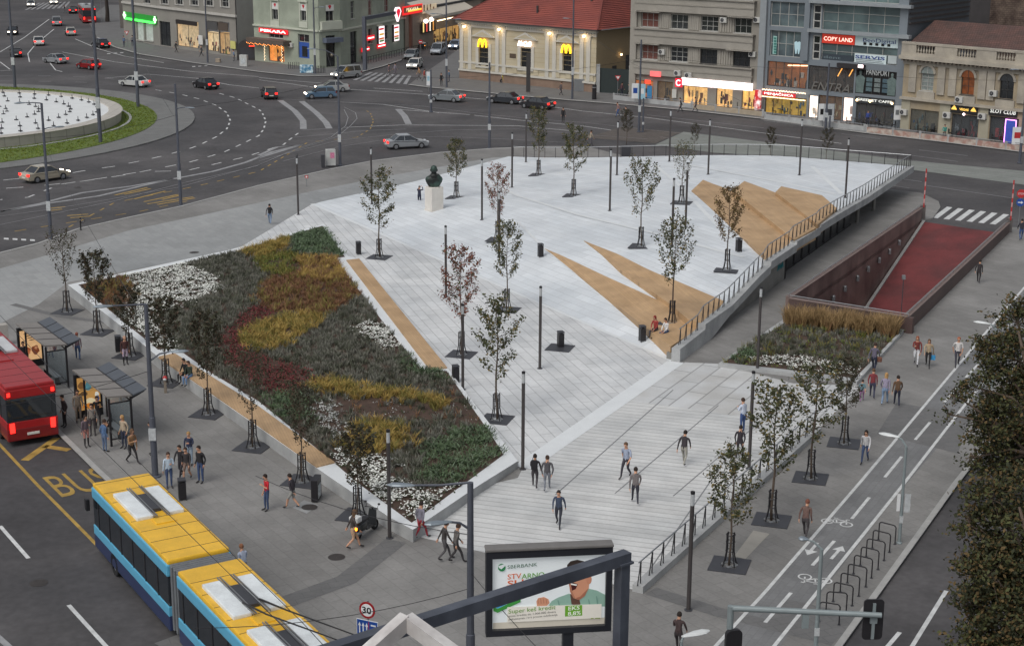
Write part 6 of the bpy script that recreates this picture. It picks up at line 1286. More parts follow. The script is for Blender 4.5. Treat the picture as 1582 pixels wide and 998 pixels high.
# keep plain masonry: courses come from the material in wall space
me_y = mat('render_cream_plain', (184, 174, 150), .8, .09, .6, two=(172, 162, 138), two_scale=.3, fine=.03)
F.wall(ey - .3, hs_, me_y, z0=zb0); F.box('base_wall', mat('base_brown', (128, 108, 94), .85, .15, .8), 0, F.L, -.1, zb0, -.06, .3)
F.box('plinth_band', mw2, -.05, F.L + .05, zb0 + .003, zb0 + .28, -.22); F.box('plinth_rail', mw2, -.04, F.L + .04, zb1 - .1, zb1 + .15, -.16)
m_ = MB()
for i in range(1, 8): zc = zb1 + .3 + i * .62; m_.box(0, F.L, -.012, -.002, zc, zc + .035) if zc < ey - 1.2 else None
F.put(m_, 'course_lines', mat('joint_cream', (164, 148, 116), .8, .05, 1))
for i in range(13): x = .8 + i * (F.L - 1.6) / 12; F.box('plinth_panel', me_y, x - .42, x + .42, zb0 + .35, zb1 - .15, -.1)
for h in hs_:
    a, b, c, d = h; F.win(h, 2, 2, m_pane, m_framed, sill=False); F.box('window_surround', mw2, a - .55, a - .03, c, d + .25, -.1); F.box('window_surround', mw2, b + .03, b + .55, c, d + .25, -.1); F.box('sill', mw2, a - .5, b + .5, c - .25, c - .03, -.2)
    cx = (a + b) / 2; wd_ = (b - a) / 2 + 1.2; zt = d + 1.15; q = MB(); q.xz([(cx - wd_, zt), (cx + wd_, zt), (cx, zt + 1.0)], -.3, -.01); o = F.put(q, 'pediment', mw2); q = MB(); q.xz([(cx - wd_ * .68, zt + .16), (cx + wd_ * .68, zt + .16), (cx, zt + .72)], -.315, -.303); q.build('tympanum', me_y, o)
m_arch = mat('arch_yellow', (255, 200, 40), .4, 0, emit=1.6)
for h in (hs_[0], hs_[2]):
    a, b, c, d = h; cx = (a + b) / 2; q = MB()
    for sx in (-1, 1):
        P = [(cx + sx * .38 + math.cos(R(t_)) * .36, -.32, d - .28 + .05 + math.sin(R(t_)) * 1.05) for t_ in range(0, 181, 15)]; q.path(P, [.15] + [.125] * (len(P) - 2) + [.15], 8)
    F.put(q, 'arch_sign', m_arch)
a, b, c, d = hs_[1]; m_ = MB(); text_mb('McCafé', .95, m_, (a - .35, -.3, d + .3), depth=.12, width=b - a + .6, shear=.35, bold=.012); F.put(m_, 'cafe_lettering', mat('letters_white_lit', (255, 236, 230), .4, 0, emit=2.2))
a, b, c, d = F.rect(*K(478, 455, 530, 492)); F.box('plaque', mat('plaque_brown', (84, 70, 58), .6, .1, 3), a, b, c, d, -.06)
PIL = [(62, 158), (360, 445), (780, 872), (1072, 1160)]
for p0, p1 in PIL:
    a, b = F.uv(*K(p0, 420))[0], F.uv(*K(p1, 420))[0]; a = max(a, .05)
    for x0, x1 in ((a, a + .62), (b - .62, b)): F.box('pilaster', mw2, x0, x1, zb0 + .3, ey - 1.0, -.14); F.box('pilaster_capital', mw2, x0 - .08, x1 + .08, ey - 1.3, ey - 1.0, -.2)
    cx = (a + b) / 2; o = F.put(MB().ball((cx, -.42, ey - .95), .24, .18, .16, 10), 'wall_lamp', mat('lamp_warm', (255, 214, 160), .5, 0, emit=6))
    ld = bpy.data.lights.new('wall_wash', 'POINT'); ld.energy = 22; ld.color = (1, .72, .38); ld.shadow_soft_size = .2; lo = bpy.data.objects.new('wall_wash', ld); COL.objects.link(lo); lo.parent = F.r; lo.location = (cx, -.75, ey - 1.2)
F.box('architrave', mw2, -.1, F.L + .1, ey - .98, ey - .45, -.2); F.box('eave_cornice', mw2, -.3, F.L + .3, ey - .44, ey - .16, -.5)
q = MB(); [q.box(.1 + i * .42, .28 + i * .42, -.47, -.21, ey - .62, ey - .452) for i in range(int(F.L / .42))]; F.put(q, 'dentils', mw2)
F.box('gutter', m_framed, -.75, F.L + .75, ey - .13, ey + .02, -.9)
ex = F.uv(*K(1210, 215))[0]; Wd = 17.0; rh = 5.2; q = MB(); e0, e1 = -.75, F.L + .75
V = [(e0, -.85, ey + .03), (e1, -.85, ey + .03), (e1, Wd, ey + .03), (e0, Wd, ey + .03), (e0 + 6.5, 8, ey + rh), (e1 - 5.5, 8, ey + rh)]; q.add(V, [(0, 1, 5, 4), (1, 2, 5), (2, 3, 4, 5), (3, 0, 4)]); mrf = mat('roof_tiles_red', (140, 72, 62), .75, .18, .8, two=(120, 62, 56), two_scale=.4, fine=.08); rf = F.put(q, 'roof', mrf, fix=False)
q = MB()
for i in range(1, 24):
    t_ = i / 24; y0 = -.85 + t_ * 8.85; zz = ey + .03 + t_ * (rh - .03); q.obox((e0 + 6.5 * t_, y0, zz + .02), (e1 - 5.5 * t_, y0, zz + .02), .10, .05); q.obox((e1 - 5.5 * t_, y0 , zz + .02), (e1 - 5.5 * t_, Wd - t_ * (Wd - 8), zz + .02), .10, .05)
q.build('tile_courses', mat('roof_tiles_dark', (112, 56, 50), .8, .15, 1), rf); q = MB(); q.obox(V[1], V[5], .22, .14); q.obox(V[0], V[4], .22, .14); q.obox(V[4], V[5], .22, .14); q.build('ridge_tiles', mat('roof_tiles_dark', (112, 56, 50)), rf)
for x, y, zz in ((12.6, 1.5, 1.5), (19.5, 4.5, 3.2)): MB().box(x, x + .22, y, y + .22, ey + .7 + zz - 1.0, ey + zz + .9).build('vent_pipe', m_framed, rf)
MB().box(e1 - 7.5, e1 - 4.4, 6.5, 8.2, ey + 3.0, ey + 6.4).build('chimney', mat('chimney_brown', (84, 68, 62), .9, .15, 2), rf)
q = MB(); q.quad((F.L, 0, -.1), (F.L, Wd - .8, -.1), (F.L, Wd - .8, ey - .2), (F.L, 0, ey - .2)); F.put(MB().quad((0, Wd - .8, -.1), (0, 0, -.1), (0, 0, ey - .2), (0, Wd - .8, ey - .2)), 'side_wall', me_y, fix=False); F.put(q, 'side_wall', mat('render_tan', (156, 140, 112), .8, .08, .6, fine=.03), fix=False); q = MB(); [q.box(F.L + .002, F.L + .015, 0, Wd - .9, .8 + i * .66, .835 + i * .66) for i in range(9)]; F.put(q, 'course_lines', MATS['joint_cream'])
for y0, y1, z0, z1 in ((3.6, 4.5, 0, 3.2), (6.6, 7.4, 1.2, 4.4)): F.put(MB().box(F.L + .016, F.L + .06, y0, y1, z0, z1), 'side_door', m_framed)
F.put(MB().ball((F.L + .3, 5.2, 4.6), .14), 'wall_lamp', MATS['lamp_warm'])
t = thing('gate', 'dark green gate between the restaurant and the grey apartment block', 'gate', G(925, 143)); gd = G(972, 146) - G(925, 143); MB().obox((0, 0, 1.6), gd + Vector((0, 0, 1.6)), .1, 3.2).build('gate_leaf', mat('gate_green', (38, 48, 48), .6, .1, 2), t); [MB().box(p.x - .3, p.x + .3, p.y - .3, p.y + .3, 0, 3.7).build('gate_post', m_conc, t) for p in (Vector((-.2, 0, 0)), gd + Vector((.2, 0, 0)))]

# ---- grey interwar apartment block
K = C_(5.545, 970, 0); F = Fac((977, 153.5), (1175, 172.5), 'grey interwar apartment block with banded balconies and a lit white shop sign'); FE = F; mga = mat('concrete_render', (142, 138, 130), .85, .12, .5, two=(138, 134, 126), two_scale=.3, fine=.06); mgb = mat('concrete_band', (148, 144, 136), .85, .12, .6, two=(148, 144, 136), two_scale=.4, fine=.05)
R1 = [F.rect(*K(*p)) for p in ((115, 118, 260, 243), (368, 130, 515, 256), (625, 145, 775, 266), (912, 156, 1060, 280))]; R2 = [F.rect(*K(*p)) for p in ((118, 395, 255, 515), (365, 410, 512, 532), (618, 425, 765, 550), (900, 438, 1048, 568))]
gnd = [F.rect(*K(*p)) for p in ((55, 690, 215, 845), (250, 700, 385, 880), (472, 742, 680, 905), (755, 758, 895, 932), (975, 768, 1088, 945))]
w1 = (sum(h[2] for h in R1) / 4, sum(h[3] for h in R1) / 4); w2_ = (sum(h[2] for h in R2) / 4, sum(h[3] for h in R2) / 4); fl_h = w1[0] - w2_[0]
R1 = [(h[0], h[1], *w1) for h in R1]; R2 = [(h[0], h[1], *w2_) for h in R2]; R0 = [(h[0], h[1], w1[0] + fl_h, w1[1] + fl_h) for h in R1]
F.wall(w1[1] + fl_h + 2, R0 + R1 + R2 + [(g[0], g[1], .0, g[3]) for g in gnd], mga)
for i, h in enumerate(R0 + R1 + R2): F.win(h, 3, 2 if i % 3 else 3, m_pane if i % 4 else m_curt, m_frame if i not in (10, 11) else m_framed)
def zz(py): return F.uv(*K(600, py))[1]
xa, xb = F.uv(*K(75, 300))[0], F.uv(*K(1090, 300))[0]
for dz in (0, fl_h): 
    F.box('balcony_band', mgb, xa, xb, w2_[1] + .25 + dz, w1[0] - .25 + (dz - 0), -.55); F.box('band_ledge', mga, xa - .1, xb + .1, w1[0] - .25 + dz + .003, w1[0] - .08 + dz, -.75); F.box('band_ledge', mga, xa - .05, xb + .05, w2_[1] + 1.15 + dz, w2_[1] + 1.3 + dz, -.62, -.552)
F.box('balcony_band', mgb, xa, xb, w2_[0] - 1.9, w2_[0] - .25, -.5); F.box('band_ledge', mga, xa - .1, xb + .1, w2_[0] - .247, w2_[0] - .1, -.7); F.box('band_ledge', mga, xa - .05, xb + .15, w2_[0] - 1.15, w2_[0] - 1.0, -.56, -.502)
for row in (R1, R2):
    for i in range(3):
        a, b = row[i][1] + .25, row[i + 1][0] - .25; n = 5
        for k in range(n): x = a + (b - a) * (k + .5) / n; F.box('flute', mgb, x - .11, x + .11, row[0][2], row[0][3], -.09)
for h in (R1[0], R1[3], R2[0], R2[3]): F.box('window_hood', mgb, h[0] - .6, h[1] + .6, h[3] + .15, h[3] + .22, -.9)
F.box('corner_pilaster', mgb, -.4, .5, 0, w1[1] + fl_h + 2, -.3); F.box('corner_pilaster', mat('steel_trim', (150, 156, 160), .5, .08, 1, metal=.3), F.L - .25, F.L + .35, 0, w1[1] + fl_h + 2, -.35)
for p in ((800, 160), (1085, 160), (272, 432), (1045, 452), (425, 610), (515, 628)): u, w = F.uv(*K(p[0], p[1] + 35)); acunit(F, u, w, -.57 if p[1] > 600 else -.02)
F.shop((gnd[0][0], gnd[0][1], .05, gnd[0][3]), (196, 130, 76), [(206, 90, 40), (60, 90, 120), (60, 50, 44)], seed=11, strength=.7); F.shop((gnd[1][0], gnd[1][1], .05, gnd[1][3]), (140, 108, 72), [(70, 56, 44), (90, 70, 56)], seed=12, strength=.4)
F.shop((gnd[2][0], gnd[2][1], .05, gnd[2][3]), (226, 186, 120), [(200, 180, 140), (120, 80, 50), (230, 220, 200)], seed=13, strength=1.2); F.shop((gnd[3][0], gnd[3][1], .05, gnd[3][3]), (226, 186, 120), [(50, 46, 50), (130, 70, 60)], seed=14, strength=1.2); F.shop((gnd[4][0], gnd[4][1], .05, gnd[4][3]), (230, 190, 110), [(180, 50, 50), (60, 50, 46)], seed=15, strength=1.2)
F.sign(K(480, 690, 1088, 752), (255, 240, 240), None, emit=1.6, y=-.5); o = F.sign(K(426, 672, 486, 745), (206, 30, 50), None, emit=.9, y=-.52); a, b, c, d = F.rect(*K(426, 672, 486, 745)); q = MB(); q.path([((a + b) / 2 + math.cos(R(t_)) * .3, -.66, (c + d) / 2 + math.sin(R(t_)) * .34) for t_ in range(40, 330, 24)], .07, 6); q.build('logo_curl', mat('glow_pale', (255, 226, 230)), o)
F.sign(K(212, 612, 302, 655), (230, 90, 90), None, emit=1.2, y=-.52); o = F.sign(K(168, 685, 215, 715), (230, 60, 40), None, emit=1.6, y=-.55); F.sign(K(175, 735, 215, 845), (52, 110, 150), None, emit=.3, y=-.2); F.sign(K(388, 765, 425, 840), (190, 190, 184), None, y=-.2, name='poster')
q = MB(); q.quad((0, 14, -.1), (0, 0, -.1), (0, 0, w1[1] + fl_h + 2), (0, 14, w1[1] + fl_h + 2)); F.put(q, 'side_wall', mga, fix=False); F.box('roof', m_concd, 0, F.L, w1[1] + fl_h + 2.003, w1[1] + fl_h + 2.3, 0, 14)

# ---- modern grey glass block
K6 = C_(6.59, 1170, 0); K7 = C_(6.59, 1170, 90); F = Fac((1179, 175), (1391, 198), 'modern grey metal and glass office block with many shop signs'); FG = F; mpn = mat('metal_panel', (124, 134, 142), .45, .07, .6, metal=.25, tile=(0, 50, 50, .02)); mpn = mat('metal_panel_grey', (122, 130, 137), .5, .07, .7, metal=.2, fine=.03)
H_ = 22.0; lb = [F.rect(*K6(130, 25, 490, 278)), F.rect(*K6(125, 320, 440, 582))]; rb = [F.rect(*K6(660, 55, 1450, 335)), F.rect(*K6(650, 362, 1430, 640))]; rt_ = F.rect(*K6(840, -250, 1455, 30)); vb = [F.rect(*K6(565, 50, 650, 300)), F.rect(*K6(560, 360, 640, 612))]; lt = F.rect(*K6(130, -260, 490, -20))
mz = [F.rect(*K7(100, 45, 508, 300)), F.rect(*K7(518, 92, 985, 340)), F.rect(*K7(1000, 128, 1415, 378))]; gd_ = [F.rect(*K7(75, 395, 500, 572)), F.rect(*K7(518, 380, 612, 625)), F.rect(*K7(620, 385, 860, 640)), F.rect(*K7(868, 400, 968, 650)), F.rect(*K7(1000, 470, 1390, 705))]
gd_ = [(a, b, .05, d) for a, b, c, d in gd_]
F.wall(H_, lb + rb + vb + mz + gd_ + [rt_, lt], mpn, dep=.4)
for h in lb + [lt]: F.win(h, 4, 2, m_pane2, m_frame, dep=.3, fw=.07, sill=False)
m_curtain = mat('glass_office', (78, 92, 94), .06, .25, .25, two=(112, 132, 132), two_scale=.18, spec=.9)
for h in rb + [rt_]: F.win(h, 5, 3, m_curtain, m_frame, dep=.25, fw=.06, sill=False)
for h in vb: F.win(h, 1, 3, m_pane, m_frame, dep=.15, fw=.16, sill=False)
F.shop(mz[0], (150, 90, 44), [(40, 40, 52), (206, 200, 190), (230, 150, 80), (52, 46, 50)], seed=21, nx=5, strength=.55, dens=1.3); F.shop(mz[1], (64, 44, 32), [(96, 64, 40), (52, 40, 34)], seed=22, nx=5, strength=.35); F.win(mz[2], 5, 1, m_dark, m_framed, dep=.1, sill=False)
for i, x in enumerate((815, 930)): u0, w0 = F.uv(*K7(x + 30, 110)); u1, w1_ = F.uv(*K7(x - 15, 190)); F.put(MB().tube((u0, .5, w0), (u1, .5, w1_), .06), 'hanging_lamp', mat('amber_tube', (255, 170, 80), .5, 0, emit=2.0))
F.shop(gd_[0], (196, 160, 60), [(206, 176, 50), (60, 110, 150), (60, 50, 40), (210, 180, 60)], seed=23, nx=5, strength=.6); F.shop(gd_[1], (255, 240, 226), [(196, 190, 184)], seed=24, nx=1, strength=1.5, dens=.5); F.shop(gd_[2], (110, 76, 46), [(206, 180, 140), (70, 50, 40), (240, 220, 180)], seed=25, nx=3, strength=.6); F.shop(gd_[3], (255, 236, 226), [(150, 140, 136), (190, 60, 60)], seed=26, nx=1, strength=1.4, dens=.6); F.shop(gd_[4], (60, 46, 38), [(60, 60, 110), (150, 60, 50), (90, 70, 50)], seed=27, nx=4, strength=.35)
F.sign(K6(655, 358, 988, 452), (196, 56, 40), 'COPY LAND', (255, 214, 196), emit=.35, tem=1.4, y=.12, th=.05, size=.62); F.sign(K6(992, 380, 1430, 482), (186, 202, 204), None, emit=.1, y=.12, th=.05); a, b, c, d = F.rect(*K6(992, 380, 1430, 482)); m_ = MB(); text_mb('BeoDigital', (d - c) * .58, m_, (a + (b - a) * .19, .05, c + (d - c) * .42), depth=.01, width=(b - a) * .76); F.put(m_, 'sign_lettering', mat('letters_navy', (44, 66, 130), .5)); q = MB(); [q.box(a + (b - a) * (.2 + .14 * i), a + (b - a) * (.27 + .14 * i), .05, .06, c + .12, c + .42) for i in range(5)]; F.put(q, 'sign_icons', m_dark)
F.sign(K6(985, 558, 1310, 655), (190, 204, 206), None, emit=.1, y=.12, th=.05); a, b, c, d = F.rect(*K6(985, 558, 1310, 655)); m_ = MB(); text_mb('SERVIS', (d - c) * .48, m_, (a + .1, .05, c + (d - c) * .5), depth=.01, width=(b - a) * .93, bold=.012); F.put(m_, 'sign_lettering', mat('letters_navy', (44, 66, 130))); q = MB(); [q.box(a + .2, b - .3 - .2 * i, .05, .06, c + .15 + .18 * i, c + .22 + .18 * i) for i in range(3)]; F.put(q, 'small_print', mat('letters_grey', (90, 98, 106), .6))
F.sign(K6(1325, 575, 1415, 655), (176, 186, 188), None, y=.12, th=.05); F.sign(K6(655, 560, 975, 625), (52, 62, 70), 'dent', (110, 126, 132), y=.12, th=.05, size=.6, tw=2.2)
o = F.sign(K6(830, 652, 1105, 695), (44, 42, 44), None, y=-.02, th=.5); u, w = F.uv(*K6(1075, 675)); F.put(MB().box(u - .3, u + .3, -.58, -.525, w - .16, w + .16), 'flood_lamp', mat('lamp_pink_white', (255, 226, 226), .5, 0, emit=4))
u0, w0 = F.uv(*K7(300, 78)); u1, w1_ = F.uv(*K7(512, 82)); F.put(MB().tube((u0, .3, w0), (u1, .3, w1_), .07), 'strip_light', mat('strip_orange', (255, 190, 140), .5, 0, emit=4))
F.sign(K6(150, 372, 188, 556), (150, 190, 184), None, y=.22, th=.03, name='window_sign'); 
for i in range(6): u, w = F.uv(*K6(160, 395 + i * 28)); F.put(MB().box(u, u + .35, .17, .18, w - .12, w + .12), 'sign_glyph', mat('letters_teal', (60, 120, 112), .5))
u, w = F.uv(*K6(400, 490)); q = MB(); q.xz([(u - .45, w + .6), (u - .2, w + .75), (u, w + .62), (u + .2, w + .75), (u + .45, w + .6), (u + .4, w), (u + .25, w - .75), (u + .1, w - .75), (u, w - .1), (u - .1, w - .75), (u - .25, w - .75), (u - .4, w)], .2, .22); F.put(q, 'tooth_sign', mat('tooth_pale', (176, 206, 214), .5, .03, 2, emit=.1))
a, b, c, d = mz[2]; m_ = MB(); text_mb('PANSPORT', 1.0, m_, (a + (b - a) * .25, .04, c + (d - c) * .80), depth=.01, width=(b - a) * .58, bold=.01); F.put(m_, 'sign_lettering', mat('letters_silver', (176, 180, 180), .5)); mfig = mat('print_grey_green', (96, 112, 110), .6, .3, 2)
for fx_, k_ in ((.11, 1), (.89, 1)):
    x = a + (b - a) * fx_; q = MB(); h_ = (d - c); q.xz([(x - .5, c + .1), (x + .45, c + .1), (x + .5, c + h_ * .35), (x + .62, c + h_ * .66), (x + .25, c + h_ * .74), (x + .12, c + h_ * .76), (x + .18, c + h_ * .9), (x, c + h_ * .95), (x - .18, c + h_ * .9), (x - .12, c + h_ * .76), (x - .3, c + h_ * .74), (x - .62, c + h_ * .64), (x - .5, c + h_ * .35)], .03, .05); F.put(q, 'figure_print', mfig)
for i in range(9): x = a + (b - a) * (.26 + .2 * (i % 3)); z = c + (d - c) * (.12 + .2 * (i // 3)); F.put(MB().box(x, x + (b - a) * .15, .04, .05, z, z + .45), 'picture_print', mat('print_%d' % (i % 3), [(84, 104, 110), (110, 120, 120), (70, 90, 100)][i % 3], .5, .4, 6))
F.sign(K7(1000, 405, 1400, 462), (46, 48, 50), None, y=-.05); a, b, c, d = F.rect(*K7(1000, 405, 1400, 462)); m_ = MB(); text_mb('GREENET CAFFE', (d - c) * .6, m_, (a + .25, -.17, c + (d - c) * .28), depth=.02, width=(b - a) * .9, bold=.006); F.put(m_, 'sign_lettering', mat('letters_white_dim', (220, 222, 216), .5, 0, emit=.6))
for fx_ in (.06, .4, .96): F.put(MB().ball((a + (b - a) * fx_, -.25, c + .2), .13, n=8), 'spot_lamp', mat('lamp_warm', (255, 214, 160)))
F.sign(K7(70, 350, 405, 388), (176, 36, 40), 'MENJAČNICA', (255, 236, 230), emit=.8, tem=1.8, y=-.3, size=.8); a, b, c, d = F.rect(*K7(70, 335, 505, 400)); q = MB(); [q.ball((a + (b - a) * i / 30, -.42, d - .05 + .05 * (i % 2)), .07, n=6) for i in range(31)]; [q.ball((a + (b - a) * i / 30, -.42, c - .1), .07, n=6) for i in range(31)]; F.put(q, 'string_lights', mat('bulb_white', (255, 224, 180)))
a, b, c, d = F.rect(*K7(12, 320, 62, 520)); q = MB(); o = F.box('sign_column', mat('sign_chequer', (190, 40, 46), .5, .2, 3, two=(230, 220, 216), two_scale=1.5, emit=.5), max(a, -1.6), max(b, -.6), c, d, -.9, -.5)
u, w = F.uv(*K7(300, 430)); q = MB(); text_mb('ENTRA', 1.5, q, (F.uv(*K7(548, 320))[0], -.02, F.uv(*K7(700, 340))[1]), depth=.06, width=F.uv(*K7(940, 320))[0] - F.uv(*K7(548, 320))[0], shear=.3); F.put(q, 'facade_lettering', mat('letters_grey_metal', (120, 118, 114), .5, .05, 3, metal=.3))
for yy, th in ((40, .35), (340, .4)):
    w = F.uv(*K6(1000, yy))[1]; F.box('ledge', mat('steel_trim', (150, 156, 160)), F.uv(*K6(550, 100))[0], F.L + .6, w - th / 2, w + th / 2, -.7)
F.box('edge_column', mat('steel_trim', (150, 156, 160)), -.9, -.05, 0, H_, -.3, .4); F.box('frame_column', mpn, F.uv(*K6(492, 200))[0], F.uv(*K6(545, 200))[0], F.uv(*K6(520, 620))[1], H_, -.35)
q = MB(); q.quad((F.L, 0, -.1), (F.L, 16, -.1), (F.L, 16, H_), (F.L, 0, H_)); F.put(q, 'side_wall', mat('side_panel', (96, 102, 108), .6, .08, .5), fix=False)
q = MB(); zl0 = F.uv(*K6(1460, 250))[1]; [q.box(F.L + .004, F.L + .25, .3, 15.5, zl0 + i * .55, zl0 + .2 + i * .55) for i in range(18)]; F.put(q, 'louvres', m_framed); F.box('roof', m_concd, 0, F.L, H_ + .003, H_ + .3, 0, 16)

# ---- weathered classical house with arched windows
K = C_(5.2525, 1380, 40); F = Fac((1390, 200), (1600, 226), 'weathered two-storey classical house with arched windows, balustrade and slot clubs'); FH = F; mcl = mat('render_ochre', (156, 142, 118), .85, .2, .5, two=(140, 130, 114), two_scale=.4, fine=.06); mst = mat('stucco_aged', (164, 157, 144), .85, .16, .7, two=(150, 144, 134), two_scale=.5, fine=.06)
AR = [F.rect(*K(222, 400, 326, 535)), F.rect(*K(548, 425, 656, 578)), F.rect(*K(862, 445, 976, 590)), F.rect(*K(1175, 470, 1290, 612))]; dz_ = sum(h[2] for h in AR) / 4; du_ = sum(h[3] for h in AR) / 4; AR = [(h[0], h[1], dz_, du_) for h in AR]
sh = [F.rect(*K(135, 685, 365, 890)), F.rect(*K(470, 725, 690, 900)), F.rect(*K(780, 745, 1015, 915))]; sh = [(a, b, .05, d) for a, b, c, d in sh]; zc_ = F.uv(*K(560, 632))[1]; zt = F.uv(*K(500, 265))[1]
F.wall(zt, AR + sh, mcl)
for i, h in enumerate(AR):
    a, b, c, d = h; cx, r_ = (a + b) / 2, (b - a) / 2; pm = [mat('pane_pale', (130, 138, 136), .2, .3, 3), mat('pane_warm', (110, 62, 34), .3, .5, 1.5, emit=.25), m_pane, m_pane][i]; F.win(h, 2, 4 if i == 0 else 2, pm, m_frame if i == 0 else m_framed)
    n = 14; arc = [(cx + r_ * math.cos(math.pi * k / n), d + r_ * math.sin(math.pi * k / n)) for k in range(n + 1)]; q = MB(); q.xz(arc, -.012, .05); o = F.put(q, 'arch_pane', pm); arcs = [(cx + r_ * 1.32 * math.cos(math.pi * k / n), d + r_ * 1.32 * math.sin(math.pi * k / n)) for k in range(n + 1)]; q = MB()
    for k in range(n): A, B, Cc, D_ = arc[k], arc[k + 1], arcs[k + 1], arcs[k]; q.xz([A, B, Cc, D_], -.14, -.003)
    F.put(q, 'arch_moulding', mst); F.box('pilaster', mst, a - 1.45, a - .55, c - .3, d + r_ * 1.5, -.18); F.box('pilaster', mst, b + .55, b + 1.45, c - .3, d + r_ * 1.5, -.18); F.box('sill_panel', mst, a - .3, b + .3, c - .9, c - .11, -.2)
    MB().box(cx - .03, cx + .03, -.03, -.013, d, d + r_).build('arch_mullion', m_frame if i == 0 else m_framed, o); q = MB(); q.xz([(cx - r_ * 1.25, d + r_ * .9), (cx - r_ * .9, d + r_ * 1.45), (cx - r_ * 1.4, d + r_ * 1.5)], -.1, -.003); q.xz([(cx + r_ * 1.25, d + r_ * .9), (cx + r_ * 1.4, d + r_ * 1.5), (cx + r_ * .9, d + r_ * 1.45)], -.1, -.003); F.put(q, 'spandrel', mat('spandrel_dark', (108, 100, 90), .9, .2, 3))
F.box('string_course', mst, -.1, F.L, zc_ - .2, zc_ + .1, -.35); F.box('frieze', mst, -.05, F.L, zt - 1.1, zt - .5, -.15); F.box('cornice', mst, -.3, F.L, zt - .49, zt - .1, -.8); q = MB(); [q.box(i * .5, i * .5 + .22, -.7, -.16, zt - .68, zt - .492) for i in range(int(F.L / .5))]; F.put(q, 'modillions', mat('spandrel_dark', (108, 100, 90)))
F.box('parapet_base', mst, -.2, F.L, zt - .097, zt + .25, -.5, .1); F.box('parapet_cap', mst, -.2, F.L, zt + 1.15, zt + 1.4, -.5, .1)
bal = [F.rect(*K(*p))[:2] for p in ((203, 180, 358, 215), (535, 195, 695, 235), (855, 210, 1015, 250))] + [(F.uv(*K(1180, 250))[0], F.L - .5)]; xs_ = [-.2] + [v for p in bal for v in p] + [F.L]
for i in range(0, len(xs_), 2): F.box('parapet_pier', mst, xs_[i], xs_[i + 1], zt + .253, zt + 1.147, -.45, .05)
for a, b in bal:
    n = int((b - a) / .32)
    for i in range(n): x = a + (b - a) * (i + .5) / n; q = MB(); q.lathe([(.06, 0), (.12, .25), (.05, .55), (.10, .88)], (x, -.2, zt + .255), 8); F.put(q, 'baluster', mst)
q = MB(); q.add([(0, .1, zt + .9), (F.L, .1, zt + .9), (F.L, 6, zt + 3.4), (0, 6, zt + 3.4), (0, 12, zt + .9), (F.L, 12, zt + .9)], [(0, 1, 2, 3), (3, 2, 5, 4)]); q.add([(0, .1, zt + .9), (0, 6, zt + 3.4), (0, 12, zt + .9)], [(0, 1, 2)]); F.put(q, 'roof', mat('roof_old_tiles', (84, 66, 62), .9, .25, 2.5, two=(98, 72, 66), two_scale=.6, tile=(0, .4, .3, .04), joint=.6), fix=False)
q = MB(); q.quad((0, 12, -.1), (0, 0, -.1), (0, 0, zt), (0, 12, zt)); F.put(q, 'side_wall', mcl, fix=False)
mb_ = mat('shop_render_cream', (156, 151, 134), .85, .12, .6)
F.box('shop_surround', mb_, .05, sh[0][0] - .1, 0, zc_ - .21, -.06); F.box('shop_surround', mb_, sh[0][1] + .1, sh[1][0] - .1, 0, zc_ - .21, -.06); F.box('shop_surround', mb_, sh[1][1] + .1, sh[2][0] - .1, 0, zc_ - .21, -.06)
F.shop(sh[0], (104, 92, 72), [(40, 70, 110), (90, 110, 110), (130, 110, 80), (60, 46, 40)], seed=31, nx=2, strength=.35); F.shop(sh[1], (40, 34, 36), [(150, 40, 50), (60, 70, 80), (140, 140, 146)], seed=32, nx=3, strength=.4); F.shop(sh[2], (36, 30, 32), [(170, 40, 44), (60, 60, 66)], seed=33, nx=2, strength=.4)
F.sign(K(470, 640, 690, 715), (32, 30, 30), None, y=-.08); a, b, c, d = F.rect(*K(470, 640, 690, 715)); m_ = MB(); text_mb('VEGAS', (d - c) * .34, m_, (a + (b - a) * .34, -.2, c + (d - c) * .35), depth=.02, width=(b - a) * .34, bold=.01); [m_.xz([(x - .35, c + .35), (x + .35, c + .35), (x + .25, c + .55), (x, c + .85), (x - .25, c + .55)], -.2, -.19) for x in (a + (b - a) * .14, a + (b - a) * .86)]; F.put(m_, 'sign_lettering', mat('letters_gold', (236, 190, 90), .5, 0, emit=.8))
F.sign(K(780, 662, 1012, 735), (34, 33, 34), None, y=-.08); a, b, c, d = F.rect(*K(780, 662, 1012, 735)); m_ = MB(); text_mb('SLOT CLUB', (d - c) * .6, m_, (a + .2, -.2, c + (d - c) * .3), depth=.02, width=(b - a) * .9, shear=.15, bold=.006); F.put(m_, 'sign_lettering', mat('letters_white_dim', (220, 222, 216)))
a, b, c, d = F.rect(*K(925, 765, 1005, 915)); F.box('neon_panel', mat('panel_blue', (50, 70, 150), .5, .2, 3, emit=.4), a, b, .05, d, -.4, -.3); q = MB(); [q.box(x0, x1, -.43, -.402, z0, z1) for x0, x1, z0, z1 in ((a - .08, a, .05, d), (b, b + .08, .05, d), (a - .08, b + .08, d, d + .08))]; F.put(q, 'neon_frame', mat('neon_pink', (240, 150, 250), .5, 0, emit=2.5)); u, w = F.uv(*K(580, 718)); F.put(MB().ball((u, -.2, w), .14, n=8), 'spot_lamp', mat('lamp_pink_white', (255, 226, 226)))
for p in ((65, 690), (415, 715), (700, 725), (790, 540), (515, 590)): u, w = F.uv(*K(p[0], p[1] + 30)); acunit(F, u, w, -.1)
a, b, c, d = F.rect(*K(8, 690, 45, 800)); 

